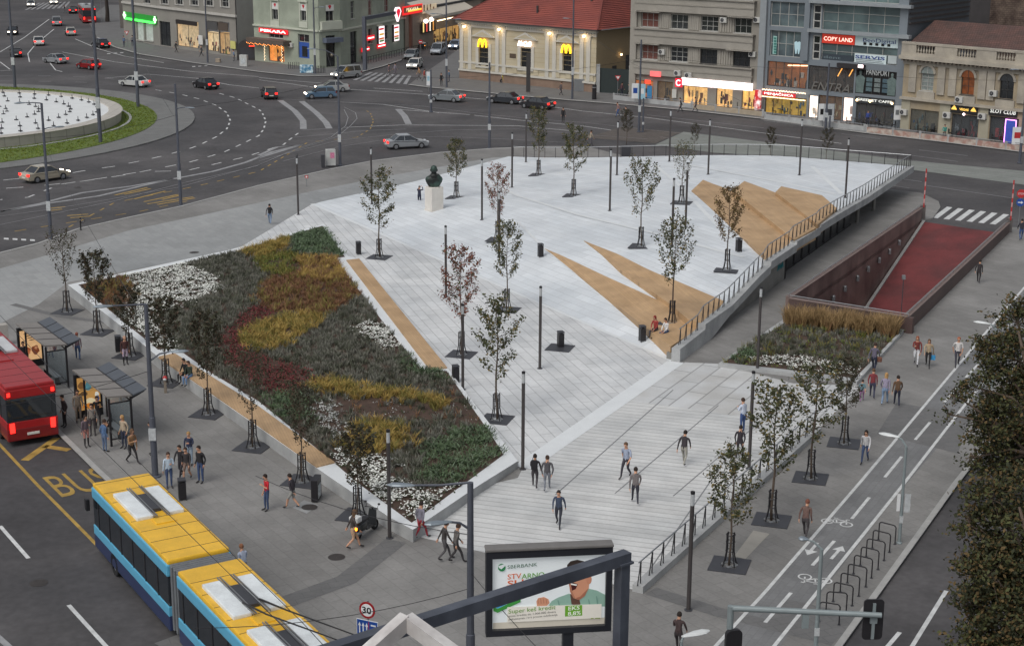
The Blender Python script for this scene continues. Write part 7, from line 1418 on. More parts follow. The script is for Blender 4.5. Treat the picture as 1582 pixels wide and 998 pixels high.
# ---- behind: ruin, plain blocks, bushes
def block(P, rz, w, dp_, h, m, label, cat='building', name='building', rows=0, cols=0):
    t = thing(name, label, cat, P, rz); MB().box(0, w, 0, dp_, -.5, h).build('wall', m, t); MB().box(-.2, w + .2, -.2, dp_ + .2, h + .003, h + .35).build('roof', MATS['roof_dark'], t)
    for i in range(cols):
        for j in range(rows): x = w * (i + .5) / cols; z = 1.2 + j * 3.2; q = MB().box(x - .6, x + .6, -.06, -.004, z, z + 1.7).build('window', m_frame, t); MB().box(x - .5, x + .5, -.075, -.063, z + .1, z + 1.6).build('pane', m_pane, q)
    return t
fx0 = FH.A; fdir = (FH.B - FH.A).normalized(); fin = Vector((-fdir.y, fdir.x, 0))
m_ruin = mat('rubble_brick', (112, 98, 88), .95, .35, 1.2, two=(84, 70, 64), two_scale=.8, tile=(0, .25, .5, .05), joint=.7, bump=.5, fine=.15)
def vmap(m):                            # bricks of an upright wall run along x and z
    n = m.node_tree.nodes; mp = [x for x in n if x.type == 'MAPPING'][0]; mp.inputs['Rotation'].default_value = (R(90), 0, 0)
vmap(m_ruin)
def behind(px, dist): p = CAM + ray(px, 60) * dist; return Vector((p.x, p.y, 0))
t = thing('ruined_wall', 'tall crumbling rubble and brick party wall behind the classical house', 'wall', behind(1526, 203), FH.rz); q = MB(); q.xz([(0, 0), (12, 0), (12, 19), (9, 20), (6.5, 20.5), (3, 21.2), (.8, 21), (0, 20.5)], 0, 1.0); q.build('masonry', m_ruin, t)
block(behind(1447, 222), FH.rz, 4.5, 9, 23, mat('tan_wall', (146, 138, 126), .9, .1, .6), 'plain tan house wall behind the classical house'); block(behind(1486, 212), FH.rz, 5.5, 6, 19, mat('grey_slate_wall', (70, 68, 70), .9, .15, .8), 'dark house between the tan wall and the ruin')
r2 = random.Random(9)
def bush(P, rx, h, label, n=1500, leafs=('murky', 'autumn_olive'), name='bush', cat='bush', lsz=.16):
    t = thing(name, label, cat, P); g = np.random.default_rng(int(abs(P.x * 10)) + 3); ncl = 26; cc = g.normal(size=(ncl, 3)); cc /= np.linalg.norm(cc, axis=1)[:, None]; cc *= (g.uniform(.3, 1, ncl) ** .5)[:, None]; cc = cc * np.array([rx, rx, h * .45]) + np.array([0, 0, h * .55]); k = g.integers(0, ncl, n); p = cc[k] + g.normal(0, .28, (n, 3)) * np.array([1, 1, .7]) * rx * .35
    globals()['rng'] = g; parts = []
    for i, lfm in enumerate(leafs): v, f = leafquads(p[i::len(leafs)], lsz, .2); parts.append((v, f, MATS['leaf_' + lfm]))
    npmesh('crown', parts, t); q = MB(); q.path([(0, 0, -.2), (.05, .03, h * .3), (0, 0, h * .7)], [.16, .12, .03], 7); [q.path([(0, 0, h * .25), (math.cos(a) * rx * .5, math.sin(a) * rx * .5, h * .6)], [.07, .02], 5) for a in (0, 1.3, 2.6, 3.9, 5.2)]; q.build('trunk', m_bark, t); return t
bush(behind(1474, 204), 2.2, 13.0, 'brownish bush overgrowing the yard behind the classical house', 2600, ('murky', 'autumn_olive', 'murky_brown'), name='overgrown_tree', cat='tree', lsz=.2)
p = G(735, 52); block(p + Vector((-2, 22, 0)), .1, 34, 12, 9.5, mat('brown_block', (96, 88, 84), .9, .15, .5), 'brownish block at the end of the side street', rows=2, cols=8)
bush(G(705, 40), 3.5, 8.5, 'dark bushy tree behind the tent roof', 2400, ('murky', 'murky_brown'), name='street_tree', cat='tree', lsz=.22); bush(G(742, 44), 3.2, 8.0, 'dark tree left of the red hipped roof', 2000, ('murky', 'autumn_dark'), name='street_tree', cat='tree', lsz=.22)
block(G(186, 44), -.3, 14, 14, 16, mat('block_dark', (92, 88, 84), .9, .15, .5), 'dark old house front beyond the pharmacy corner', rows=5, cols=4); block(Vector((-165, 395, 0)), .05, 95, 14, 20, mat('block_dark', (92, 88, 84)), 'long dark row of houses far up the avenue', rows=5, cols=22)
# trunk beside the pharmacy corner
t = thing('street_tree', 'bare dark tree trunk between the red bus and the pharmacy corner', 'tree', G(166, 34)); q = MB(); q.path([(0, 0, -.1), (.1, 0, 2), (0, .1, 4.5), (.2, 0, 8)], [.45, .36, .3, .2], 9); q.build('trunk', m_twig, t); q = MB(); [q.path([(.05, .02, 4 + k * .5), (math.cos(k * 2.1) * 1.6, math.sin(k * 2.1) * 1.6, 6 + k * .5)], [.1, .03], 5) for k in range(6)]; q.build('limbs', m_twig, t)

# ---- kerbside barrier walls, terraces, signs
def lowwall(a, b, m, label, h=.55):
    A, B = G(*a), G(*b); d = B - A; t = thing('barrier_wall', label, 'barrier', A); MB().obox(Vector((0, 0, h / 2)), d + Vector((0, 0, h / 2)), .25, h).build('panel', m, t); n = max(2, int(d.length / 3)); q = MB()
    for i in range(n + 1): p = d * (i / n); q.box(p.x - .1, p.x + .1, p.y - .2, p.y + .2, 0, h + .25)
    q.build('posts', m_conc, t); MB().tube(Vector((0, 0, h + .22)), d + Vector((0, 0, h + .22)), .035).build('rail', m_alu, t); return t
lowwall((948, 154), (1068, 167), m_conc, 'low pale barrier along the kerb before the grey apartment block'); lowwall((1070, 168), (1178, 180), mat('barrier_tan', (160, 148, 130), .8, .15, 2), 'low beige barrier along the kerb before the lit white shop sign'); lowwall((1182, 184), (1335, 203), m_conc, 'low pale barrier along the kerb before the glass block'); lowwall((1338, 204), (1600, 236), mat('barrier_brick', (156, 122, 112), .8, .25, 2, two=(176, 166, 156), two_scale=1.5), 'low brick-toned barrier along the kerb before the classical house')
def table_set(P, rz, label):
    t = thing('terrace_table', label, 'table', P, rz, 'terrace tables'); MB().lathe([(.36, .72), (.36, .75), (.01, .75)], n=14).build('tabletop', m_dkgrey, t); MB().tube((0, 0, 0), (0, 0, .72), .03).build('leg', m_black, t); return t
def chair(P, rz, label):
    t = thing('terrace_chair', label, 'chair', P, rz, 'terrace chairs'); MB().box(-.22, .22, -.22, .22, .42, .47).build('seat', m_black, t); MB().box(-.22, .22, .19, .23, .5, .88).build('backrest', m_black, t)
    for x in (-.2, .2):
        for y in (-.2, .2): MB().box(x - .02, x + .02, y - .02, y + .02, 0, .42 if y < 0 else .88).build('leg', m_black, t)
    return t
TT = [((1100, 163), 'before the lit white shop sign'), ((1150, 169), 'by the right end of the lit white shop'), ((1205, 178), 'below the red exchange sign'), ((1320, 193), 'before the dark cafe front'), ((1345, 196), 'by the posts of the dark cafe front'), ((1370, 199), 'at the right end of the dark cafe front'), ((1430, 206), 'before the first shop of the classical house'), ((1478, 212), 'below the gold-lettered sign'), ((1545, 220), 'below the slot club sign')]
for (x, y), w in TT:
    P = G(x, y); table_set(P, 0, 'round dark terrace table ' + w); chair(P + Vector((-.7, .1, 0)), R(90), 'black terrace chair left of the table ' + w); chair(P + Vector((.7, -.1, 0)), R(-90), 'black terrace chair right of the table ' + w)
def pole_sign(P, label, h, w, hh, m, mark=None, n='info_sign'):
    t = thing(n, label, 'sign', P, 0); MB().tube((0, .05, 0), (0, .05, h), .04).build('post', m_alu, t); q = MB().box(-w / 2, w / 2, -.03, .03, h - hh, h).build('panel', m, t)
    if mark: MB().box(-w * .3, w * .3, -.036, -.031, h - hh * .65, h - hh * .3).build('panel_mark', mark, q)
    return t
pole_sign(G(981, 160), 'white panel at the tram stop left of the mast', 2.5, .9, 1.9, m_white, mat('sign_blue', (34, 74, 150))); pole_sign(G(991, 161), 'light blue poster panel at the tram stop right of the mast', 2.5, .9, 1.9, mat('panel_pale_blue', (150, 190, 206), .5, .1, 2), m_white); pole_sign(G(1270, 196), 'white panel with dark arrow before the white-lit doors', 2.6, 1.0, 1.9, m_white, m_dark); pole_sign(G(1279, 199), 'pale grey panel on the platform before the glass block', 2.8, 1.2, 2.0, mat('tag_white', (176, 180, 182)), m_dkgrey); pole_sign(G(1385, 199), 'white notice panel at the corner of the glass block', 2.6, .8, 1.6, m_white, m_alu); pole_sign(G(1570, 232), 'white panel with red spot before the slot club', 2.4, 1.1, 1.8, m_white, MATS['sign_red'])
pole_sign(G(662, 142), 'pair of narrow white and blue panels at the zebra corner', 2.6, .5, 1.8, m_white, MATS['panel_pale_blue'] if 'panel_pale_blue' in MATS else m_white)
def round_sign(P, label, m, h=2.4, tri=False, bar=True):
    t = thing('traffic_sign', label, 'sign', P, 0); MB().tube((0, .05, 0), (0, .05, h + .3), .035).build('post', m_alu, t)
    if tri: q = MB().xz([(-.4, h + .3), (0, h - .4), (.4, h + .3)], 0, .02).build('plate', MATS['sign_red'], t); MB().xz([(-.24, h + .2), (0, h - .2), (.24, h + .2)], -.006, -.002).build('plate_face', m_white, q)
    else:
        q = disc_(0, 0, h, .34, m, 'plate', t)
        if bar: MB().box(-.24, .24, -.008, -.003, h - .06, h + .06).build('white_bar', m_white, q)
    return t
round_sign(G(650, 89), 'red no-entry sign between the parked cars', MATS['sign_red']); round_sign(G(954, 151), 'red and white give-way sign before the green gate', None, 2.5, True); round_sign(G(197, 74), 'give-way sign at the pharmacy corner', None, 2.4, True)
pole_sign(G(816, 145), 'dark wayfinding column before the restaurant', 5.2, .55, 5.0, m_framed, None, 'wayfinding_column'); bollard(G(918, 154), 'black round bin post at the corner of the restaurant', 1.9, m_black, .28); abox(G(906, 141), .05, 3.4, .9, 1.6, m_alu, 'utility_cabinet', 'row of grey cabinets at the right end of the restaurant', 'cabinet')
pole_sign(G(157, 36), 'blue road sign beside the red city bus', 7.0, 2.6, 1.9, MATS['sign_blue'], m_white)
# ================================================================== VEHICLES
m_tyre = mat('tyre', (30, 30, 32), .8, .1, 5); m_rim = mat('rim', (140, 142, 146), .4, .1, 5, metal=.5); m_cglass = mat('car_glass', (34, 40, 46), .05, .15, 2, spec=.9)
m_tail = mat('tail_light_on', (220, 30, 24), .4, 0, emit=4.0); m_hl = mat('headlight_on', (255, 236, 210), .3, 0, emit=6.0); m_hlo = mat('headlight_off', (196, 200, 204), .2, .05, 4); m_tlo = mat('tail_light_off', (120, 28, 28), .3, .05, 4); m_amber = mat('amber_light', (255, 150, 40), .4, 0, emit=3.0); m_plate = mat('number_plate', (206, 206, 200), .5, .05, 5)
PROF = {'hatch': (4.0, 1.7, [(-2.0, .35), (-2.0, .62), (-1.94, .92), (-1.2, .95), (.75, .92), (1.75, .74), (1.98, .60), (2.0, .35), (1.9, .25), (-1.9, .25)], [(-1.9, .93), (-1.55, 1.42), (.25, 1.44), (1.05, .91)]),
        'sedan': (4.5, 1.76, [(-2.25, .38), (-2.24, .70), (-2.15, .93), (-1.35, .96), (.75, .93), (1.9, .76), (2.2, .62), (2.25, .38), (2.1, .25), (-2.1, .25)], [(-1.6, .94), (-.95, 1.42), (.2, 1.45), (1.1, .92)]),
        'van': (4.4, 1.8, [(-2.2, .4), (-2.2, .75), (-2.15, 1.02), (-1.2, 1.05), (1.0, 1.03), (1.95, .86), (2.18, .66), (2.2, .4), (2.05, .28), (-2.05, .28)], [(-2.12, 1.03), (-2.0, 1.72), (.45, 1.75), (1.35, 1.02)])}
CARP = {}
def car_proto(kind, P, rz, label):
    L, W, lo, up = PROF[kind]; r = thing('car', label, 'car', P, rz, None); mb = bmesh.new(); w = W / 2
    def ext(pts, ws):
        a = [mb.verts.new((x, -k, z)) for (x, z), k in zip(pts, ws)]; b = [mb.verts.new((x, k, z)) for (x, z), k in zip(pts, ws)]; mb.faces.new(a[::-1]); mb.faces.new(b); [mb.faces.new((a[i], a[(i + 1) % len(a)], b[(i + 1) % len(a)], b[i])) for i in range(len(a))]
    ext(lo, [w * (.9 if abs(x) > L * .46 else 1) * (.97 if z > .85 else 1) for x, z in lo]); bmesh.ops.recalc_face_normals(mb, faces=mb.faces[:]); bmesh.ops.bevel(mb, geom=mb.edges[:], offset=.07, segments=2, affect='EDGES', profile=.6)
    q = MB(); mb.verts.index_update(); q.add([v.co for v in mb.verts], [[v.index for v in f.verts] for f in mb.faces]); mb.free(); body = q.build('body', mat('car_paint', (150, 150, 150)), r, smooth=False)
    (x0, z0), (x1, z1), (x2, z2), (x3, z3) = up; wb, wt = w * .93, w * .76; q = MB(); q.add([(x0, -wb, z0), (x3, -wb, z3), (x3, wb, z3), (x0, wb, z0), (x1, -wt, z1), (x2, -wt, z2), (x2, wt, z2), (x1, wt, z1)], [(0, 1, 5, 4), (1, 2, 6, 5), (2, 3, 7, 6), (3, 0, 4, 7)]); q.build('window', m_cglass, r)
    q = MB(); q.bbox(x1 - .06, x2 + .06, -wt - .02, wt + .02, z1 - .03, z1 + .045, .025)
    for s in (-1, 1):
        q.obox((x0 + .02, s * (wb - .01), z0), (x1, s * (wt), z1), .07, .07); q.obox((x3 - .02, s * (wb - .01), z3), (x2, s * wt, z2), .06, .06); xm = (x1 + x2) / 2 - .05; q.obox((xm, s * (wb + .004), z0), (xm, s * (wt + .004), z1), .05, .07)
    q.build('roof', mat('car_paint', (150, 150, 150)), r)
    for x in (-L * .3, L * .31):
        for s in (-1, 1): o = MB(); o.lathe([(.20, -.10), (.31, -.10), (.32, -.06), (.32, .08), (.30, .1), (.2, .1)], n=16); t = o.build('wheel', m_tyre, r); t.rotation_euler.x = R(90); t.location = (x, s * (w - .09), .32); o = MB().lathe([(.205, -.07), (.205, .085), (.05, .1), (.01, .1)], n=10).build('rim', m_rim, t); o.rotation_euler.x = 0 if s < 0 else math.pi
    for s in (-1, 1):
        MB().bbox(L / 2 - .2, L / 2 - .0, s * w * .62 - .2, s * w * .62 + .2, .58, .74, .03).build('headlight', m_hlo, r); MB().bbox(-L / 2 - .015, -L / 2 + .14, s * w * .72 - .16, s * w * .72 + .16, .68, .9, .03).build('tail_light', m_tlo, r)
        MB().bbox(x3 - .35, x3 - .2, s * (w + .07) - .08, s * (w + .07) + .08, z3 - .02, z3 + .12, .03).build('mirror', m_black, r)
    MB().bbox(-L / 2 - .03, -L / 2 + .1, -.26, .26, .48, .6, .01).build('number_plate', m_plate, r); MB().bbox(L / 2 - .08, L / 2 + .02, -w * .75, w * .75, .34, .46, .02).build('grille', m_black, r); CARP[kind] = r; return r
def car(kind, c, d, rgb, label, head=False, tail=True):
    P = G(*c, ROADZ); q = G(c[0] + d[0], c[1] + d[1], ROADZ) - P; rz = math.atan2(q.y, q.x)
    o = car_proto(kind, P, rz, label) if kind not in CARP else dup(CARP[kind], P, rz, label); o['group'] = 'cars on the junction'; m = mat('paint_%d_%d_%d' % rgb, rgb, .3, .04, 1, metal=.2, coat=.5)
    for k in o.children:
        n = k.name.split('.')[0]
        if n in ('body', 'roof'): setmat(k, 0, m)
        if n == 'headlight': setmat(k, 0, m_hl if head else m_hlo)
        if n == 'tail_light': setmat(k, 0, m_tail if tail else m_tlo)
    return o
SV, WH, BK, RD, DG = (150, 154, 158), (206, 208, 206), (40, 40, 44), (140, 26, 30), (80, 82, 88)
for a in [('hatch', (20, 54), (-12, 12), BK, 'dark car with bright headlights, topmost left in oncoming lane', True, False), ('hatch', (48, 11), (-1, 8), WH, 'white car with headlights on at the far zebra crossing', True, False), ('van', (83, 7), (1, 7), WH, 'white van with headlights beyond the far zebra crossing', True, False), ('van', (88, 40), (-1, -8), SV, 'silver van seen from behind up the avenue'), ('sedan', (60, 70), (-3, -9), WH, 'white sedan seen from behind in the middle lane'), ('hatch', (109, 55), (-8, -9), (176, 176, 170), 'silver hatchback with three glowing brake lights'), ('hatch', (113, 21), (0, -7), BK, 'dark car left of the red city bus'), ('hatch', (25, 88), (-3, -9), BK, 'black car with red tail lights at the left edge'), ('sedan', (86, 98), (-20, -2.5), SV, 'silver car turning left above the fountain'), ('hatch', (137, 107), (-20, -2.5), RD, 'dark red car above the fountain mast'), ('sedan', (156, 74), (-14, -3), BK, 'black car by the pharmacy kerb'), ('sedan', (208, 134), (-20, -2), WH, 'white car passing behind the lawn mast'), ('sedan', (318, 137), (-20, -4), BK, 'black car with red tail lights in the middle of the junction'), ('hatch', (416, 152), (-11, -9), (58, 54, 56), 'dark car with orange lights turning towards the fountain'), ('hatch', (495, 152), (-20, .6), (96, 124, 150), 'blue hatchback standing in the junction', True, False), ('sedan', (513, 142), (-20, .4), (176, 178, 178), 'pale car just behind the blue hatchback', True, False), ('van', (535, 121), (-20, 2), (166, 170, 172), 'silver estate car turning at the green corner building', True, False), ('sedan', (690, 157), (-20, -1.2), (130, 136, 140), 'grey car driving past the restaurant'), ('sedan', (830, 168), (-20, -2.2), (52, 52, 56), 'dark car right of the restaurant wayfinding column'), ('sedan', (628, 229), (20, -1), SV, 'silver car nearest the plaza beyond the bust'), ('sedan', (70, 279), (20, -3), (176, 168, 150), 'beige car on the roundabout below the lawn', True), ('hatch', (636, 91), (-12, 5), (150, 158, 162), 'silver hatchback parked by the fence of the green building', False, False), ('hatch', (641, 106), (-14, 6), WH, 'white car with headlights leaving the side street', True, False), ('van', (677, 84), (-14, 6), (170, 178, 186), 'silver people carrier parked in the side street', False, False), ('hatch', (704, 76), (-14, 5), (150, 168, 190), 'pale blue car with headlights far up the side street', True, False), ('sedan', (780, 160), (-20, -1.4), (60, 64, 70), 'dark grey car in front of the middle arch window')]: car(*a)

def bus(P, rz, secs, label, roofc, bandc, skirtc, podc, lit=False, trolley=False):
    r = thing('bus', label, 'bus', P, rz, None); mr = mat('bus_roof_%d_%d_%d' % roofc, roofc, .45, .13, 1.1, coat=.2, fine=.05); mb_ = mat('bus_band_%d_%d_%d' % bandc, bandc, .4, .06, 1, coat=.3); ms = mat('bus_skirt_%d_%d_%d' % skirtc, skirtc, .45, .08, 1, coat=.3); mpd = mat('bus_pod_%d_%d_%d' % podc, podc, .5, .14, 1.6, fine=.06); x = 0.0; w = 1.25
    for i, L in enumerate(secs):
        a, b = x, x + L; MB().bbox(a, b, -w, w, .32, .95, .05).build('skirt', ms, r); MB().bbox(a + .003, b - .003, -w - .006, w + .006, .90, 1.30, .03).build('side_band', mb_, r); MB().bbox(a + .02, b - .02, -w + .03, w - .03, 1.28, 2.52, .05).build('window', m_cglass, r); MB().bbox(a, b, -w - .004, w + .004, 2.48, 2.95, .06).build('upper_band', mb_, r); MB().bbox(a + .03, b - .03, -w + .05, w - .05, 2.9, 3.12, .07).build('roof', mr, r)
        q = MB(); [q.box(px - .04, px + .04, s * (w - .025) - .012, s * (w - .025) + .012, 1.3, 2.5) for px in np.arange(a + 1.2, b - .5, 1.45) for s in (-1, 1)]; q.build('window_pillars', m_black, r)
        for cx in ((a + L * .63, a + L * .17) if i == 0 and len(secs) > 1 else (a + L * .62,)):
            for s in (-1, 1): MB().bbox(cx - 1.5, cx + 1.5, s * .62 - .34, s * .62 + .34, 3.10, 3.27, .05).build('roof_unit', mpd, r)
            MB().bbox(cx - .9, cx + .9, -.24, .24, 3.10, 3.26, .03).build('roof_duct', m_dkgrey, r); q = MB(); [q.box(cx - 1.7, cx + 1.7, y - .018, y + .018, 3.25, 3.31) for y in (-.3, -.2, .2, .3)]; q.build('roof_rails', m_rim, r)
        MB().bbox(a + L * .38, a + L * .45, -.4, .4, 3.10, 3.17, .02).build('roof_hatch', mr, r); q = MB(); [q.box(px, px + .02, -w + .08, w - .08, 3.118, 3.128) for px in np.arange(a + .8, b - .3, 1.15)]; q.build('roof_seams', m_dkgrey, r)
        for cx in ((a + 1.8, b - 2.4) if i == 0 else (b - 2.6,)):
            for s in (-1, 1): o = MB().lathe([(.25, -.13), (.46, -.13), (.48, -.08), (.48, .1), (.45, .13), (.25, .13)], n=18); t = o.build('wheel', m_tyre, r); t.rotation_euler.x = R(90); t.location = (cx, s * (w - .13), .48); MB().lathe([(.26, -.1), (.26, .1), (.05, .12), (.01, .12)], n=12).build('rim', m_rim, t)
        x = b
        if i < len(secs) - 1:
            q = MB(); [q.bbox(x + k * .17, x + k * .17 + .15, -w + .06 + .05 * (k % 2), w - .06 - .05 * (k % 2), .45, 2.98, .03) for k in range(6)]; q.build('bellows', mat('bellows_grey', (104, 108, 112), .85, .15, 2), r); x += 1.0
    for s in (-1, 1): MB().bbox(-.03, .05, s * 1.0 - .12, s * 1.0 + .12, .75, 1.25, .02).build('tail_light', m_tail, r); MB().bbox(-.025, .05, s * 1.08 - .08, s * 1.08 + .08, 2.62, 2.82, .02).build('top_light', m_tail, r); MB().bbox(x - .05, x + .03, s * .95 - .16, s * .95 + .16, .6, .85, .03).build('headlight', m_hl, r); MB().bbox(x + .02, x + .28, s * 1.42 - .08, s * 1.42 + .08, 1.9, 2.4, .03).build('mirror', m_black, r)
    MB().bbox(-.02, .04, -1.0, 1.0, 1.5, 2.45, .03).build('rear_window', m_cglass, r); MB().bbox(-.03, .02, -.3, .3, .55, .68, .01).build('number_plate', m_plate, r)
    if trolley:
        for s in (-1, 1): q = MB(); q.path([(secs[0] * .55, s * .3, 3.3), (secs[0] * .3, s * .34, 3.8), (-3.5, s * .3, 5.4)], [.04, .03, .02], 6); q.build('trolley_pole', m_black, r)
    return r
fl_, fr_2 = G(140, 742, 3.1), G(233, 722, 3.1); jn = G(256, 862, 3.1); hd_ = (fl_ - jn); hd_.z = 0; hd_.normalize(); lf_ = Vector((-hd_.y, hd_.x, 0)); fc = Vector((fl_.x, fl_.y, 0)) - lf_ * 1.25; rp = fc - hd_ * 19.2
bus(Vector((rp.x, rp.y, ROADZ)), math.atan2(hd_.y, hd_.x), (9.0, 9.2), 'long yellow-roofed articulated trolleybus with light blue sides in the bus lane', (226, 178, 48), (92, 170, 204), (40, 52, 88), (216, 222, 224), trolley=True)
rr_p = G(92, 680, ROADZ); rp = rr_p + lf_ * 1.25
bus(rp, math.atan2(hd_.y, hd_.x), (12.0,), 'red city bus pulling away along the shelters at the left edge', (150, 26, 30), (160, 24, 28), (120, 22, 26), (190, 192, 194))
q0 = G(139, 37, ROADZ); q1 = G(139, 5, ROADZ) - q0; bus(q0, math.atan2(q1.y, q1.x) + .08, (11.0,), 'red city bus with pale roof going up the far avenue', (150, 156, 158), (140, 30, 32), (150, 28, 30), (170, 174, 176))
# scooters
SCP = []
def scooter(P, rz, label, rgb=(36, 38, 40), case=(206, 208, 208)):
    m = mat('scooter_%d_%d_%d' % rgb, rgb, .35, .05, 2, coat=.4); mc = mat('case_%d_%d_%d' % case, case, .4, .05, 3)
    if SCP: o = dup(SCP[0], P, rz, label)
    else:
        o = thing('scooter', label, 'scooter', P, rz); SCP.append(o)
        for x, n in ((-.62, 'wheel'), (.66, 'wheel')): w_ = MB().lathe([(.12, -.06), (.22, -.06), (.24, 0), (.22, .06), (.12, .06)], n=16).build(n, m_tyre, o); w_.rotation_euler.x = R(90); w_.location = (x, 0, .24); MB().lathe([(.125, -.04), (.125, .04), (.02, .05)], n=10).build('rim', m_rim, w_)
        q = MB(); loft(q, [(-.45, 0, .34, .42, .16, .8), (-.45, 0, .5, .46, .19, .8), (-.42, 0, .66, .40, .17, .8), (-.40, 0, .72, .3, .13, .8)], 16); q.build('body', m, o, smooth=True); MB().bbox(-.15, .42, -.15, .15, .28, .34, .02).build('footboard', m, o)
        q = MB(); q.add([(.38, -.2, .32), (.38, .2, .32), (.52, .19, .98), (.52, -.19, .98), (.46, -.22, .32), (.46, .22, .32), (.60, .15, .98), (.60, -.15, .98)], [(0, 1, 2, 3), (4, 7, 6, 5), (0, 3, 7, 4), (1, 5, 6, 2), (3, 2, 6, 7), (0, 4, 5, 1)]); q.build('leg_shield', m, o); MB().path([(.66, 0, .3), (.56, 0, .9), (.5, 0, 1.05)], [.04, .035, .03], 8).build('fork', m_black, o); q = MB(); q.path([(.42, -.34, 1.08), (.5, -.15, 1.06), (.5, .15, 1.06), (.42, .34, 1.08)], .022, 7); q.build('handlebar', m_black, o)
        for s in (-1, 1): q = MB(); q.tube((.47, s * .26, 1.06), (.5, s * .32, 1.24), .01, n=5); q.ball((.5, s * .34, 1.27), .05, .07, .05, 8); q.build('mirror', m_black, o)
        MB().bbox(-.75, .05, -.15, .15, .72, .82, .04).build('seat', m_black, o); MB().bbox(-1.0, -.62, -.22, .22, .86, 1.12, .06).build('top_case', mc, o); MB().bbox(-.95, -.84, -.12, .12, .5, .62, .03).build('tail_light', m_amber, o); MB().bbox(-.9, -.87, -.1, .1, .3, .45, .005).build('number_plate', m_plate, o); MB().ball((.62, 0, .88), .06, .09, .09, 10).build('headlight', m_hlo, o)
        q = MB(); q.path([(-.45, -.2, .34), (-.7, -.22, .36), (-.95, -.22, .42)], [.05, .06, .06], 8); q.build('exhaust', m_rim, o)
    for k in o.children:
        n = k.name.split('.')[0]
        if n in ('body', 'footboard', 'leg_shield'): setmat(k, 0, m)
        if n == 'top_case': setmat(k, 0, mc)
    o['group'] = 'scooters'; return o
scooter(G(566, 825), R(62), 'black scooter with a white top case parked by the planter'); scooter(G(771, 126), R(200), 'red delivery scooter before the left arch window', (150, 40, 40), (60, 60, 62)); scooter(G(782, 128), R(190), 'yellow delivery scooter before the restaurant, right of the red one', (196, 176, 50), (206, 208, 208)); scooter(G(650, 77), R(230), 'black motor scooter with a white box in the side street', (40, 40, 44)); scooter(G(557, 95), R(150), 'dark scooter by the fence below the sign bracket', (52, 54, 58), (60, 60, 62))

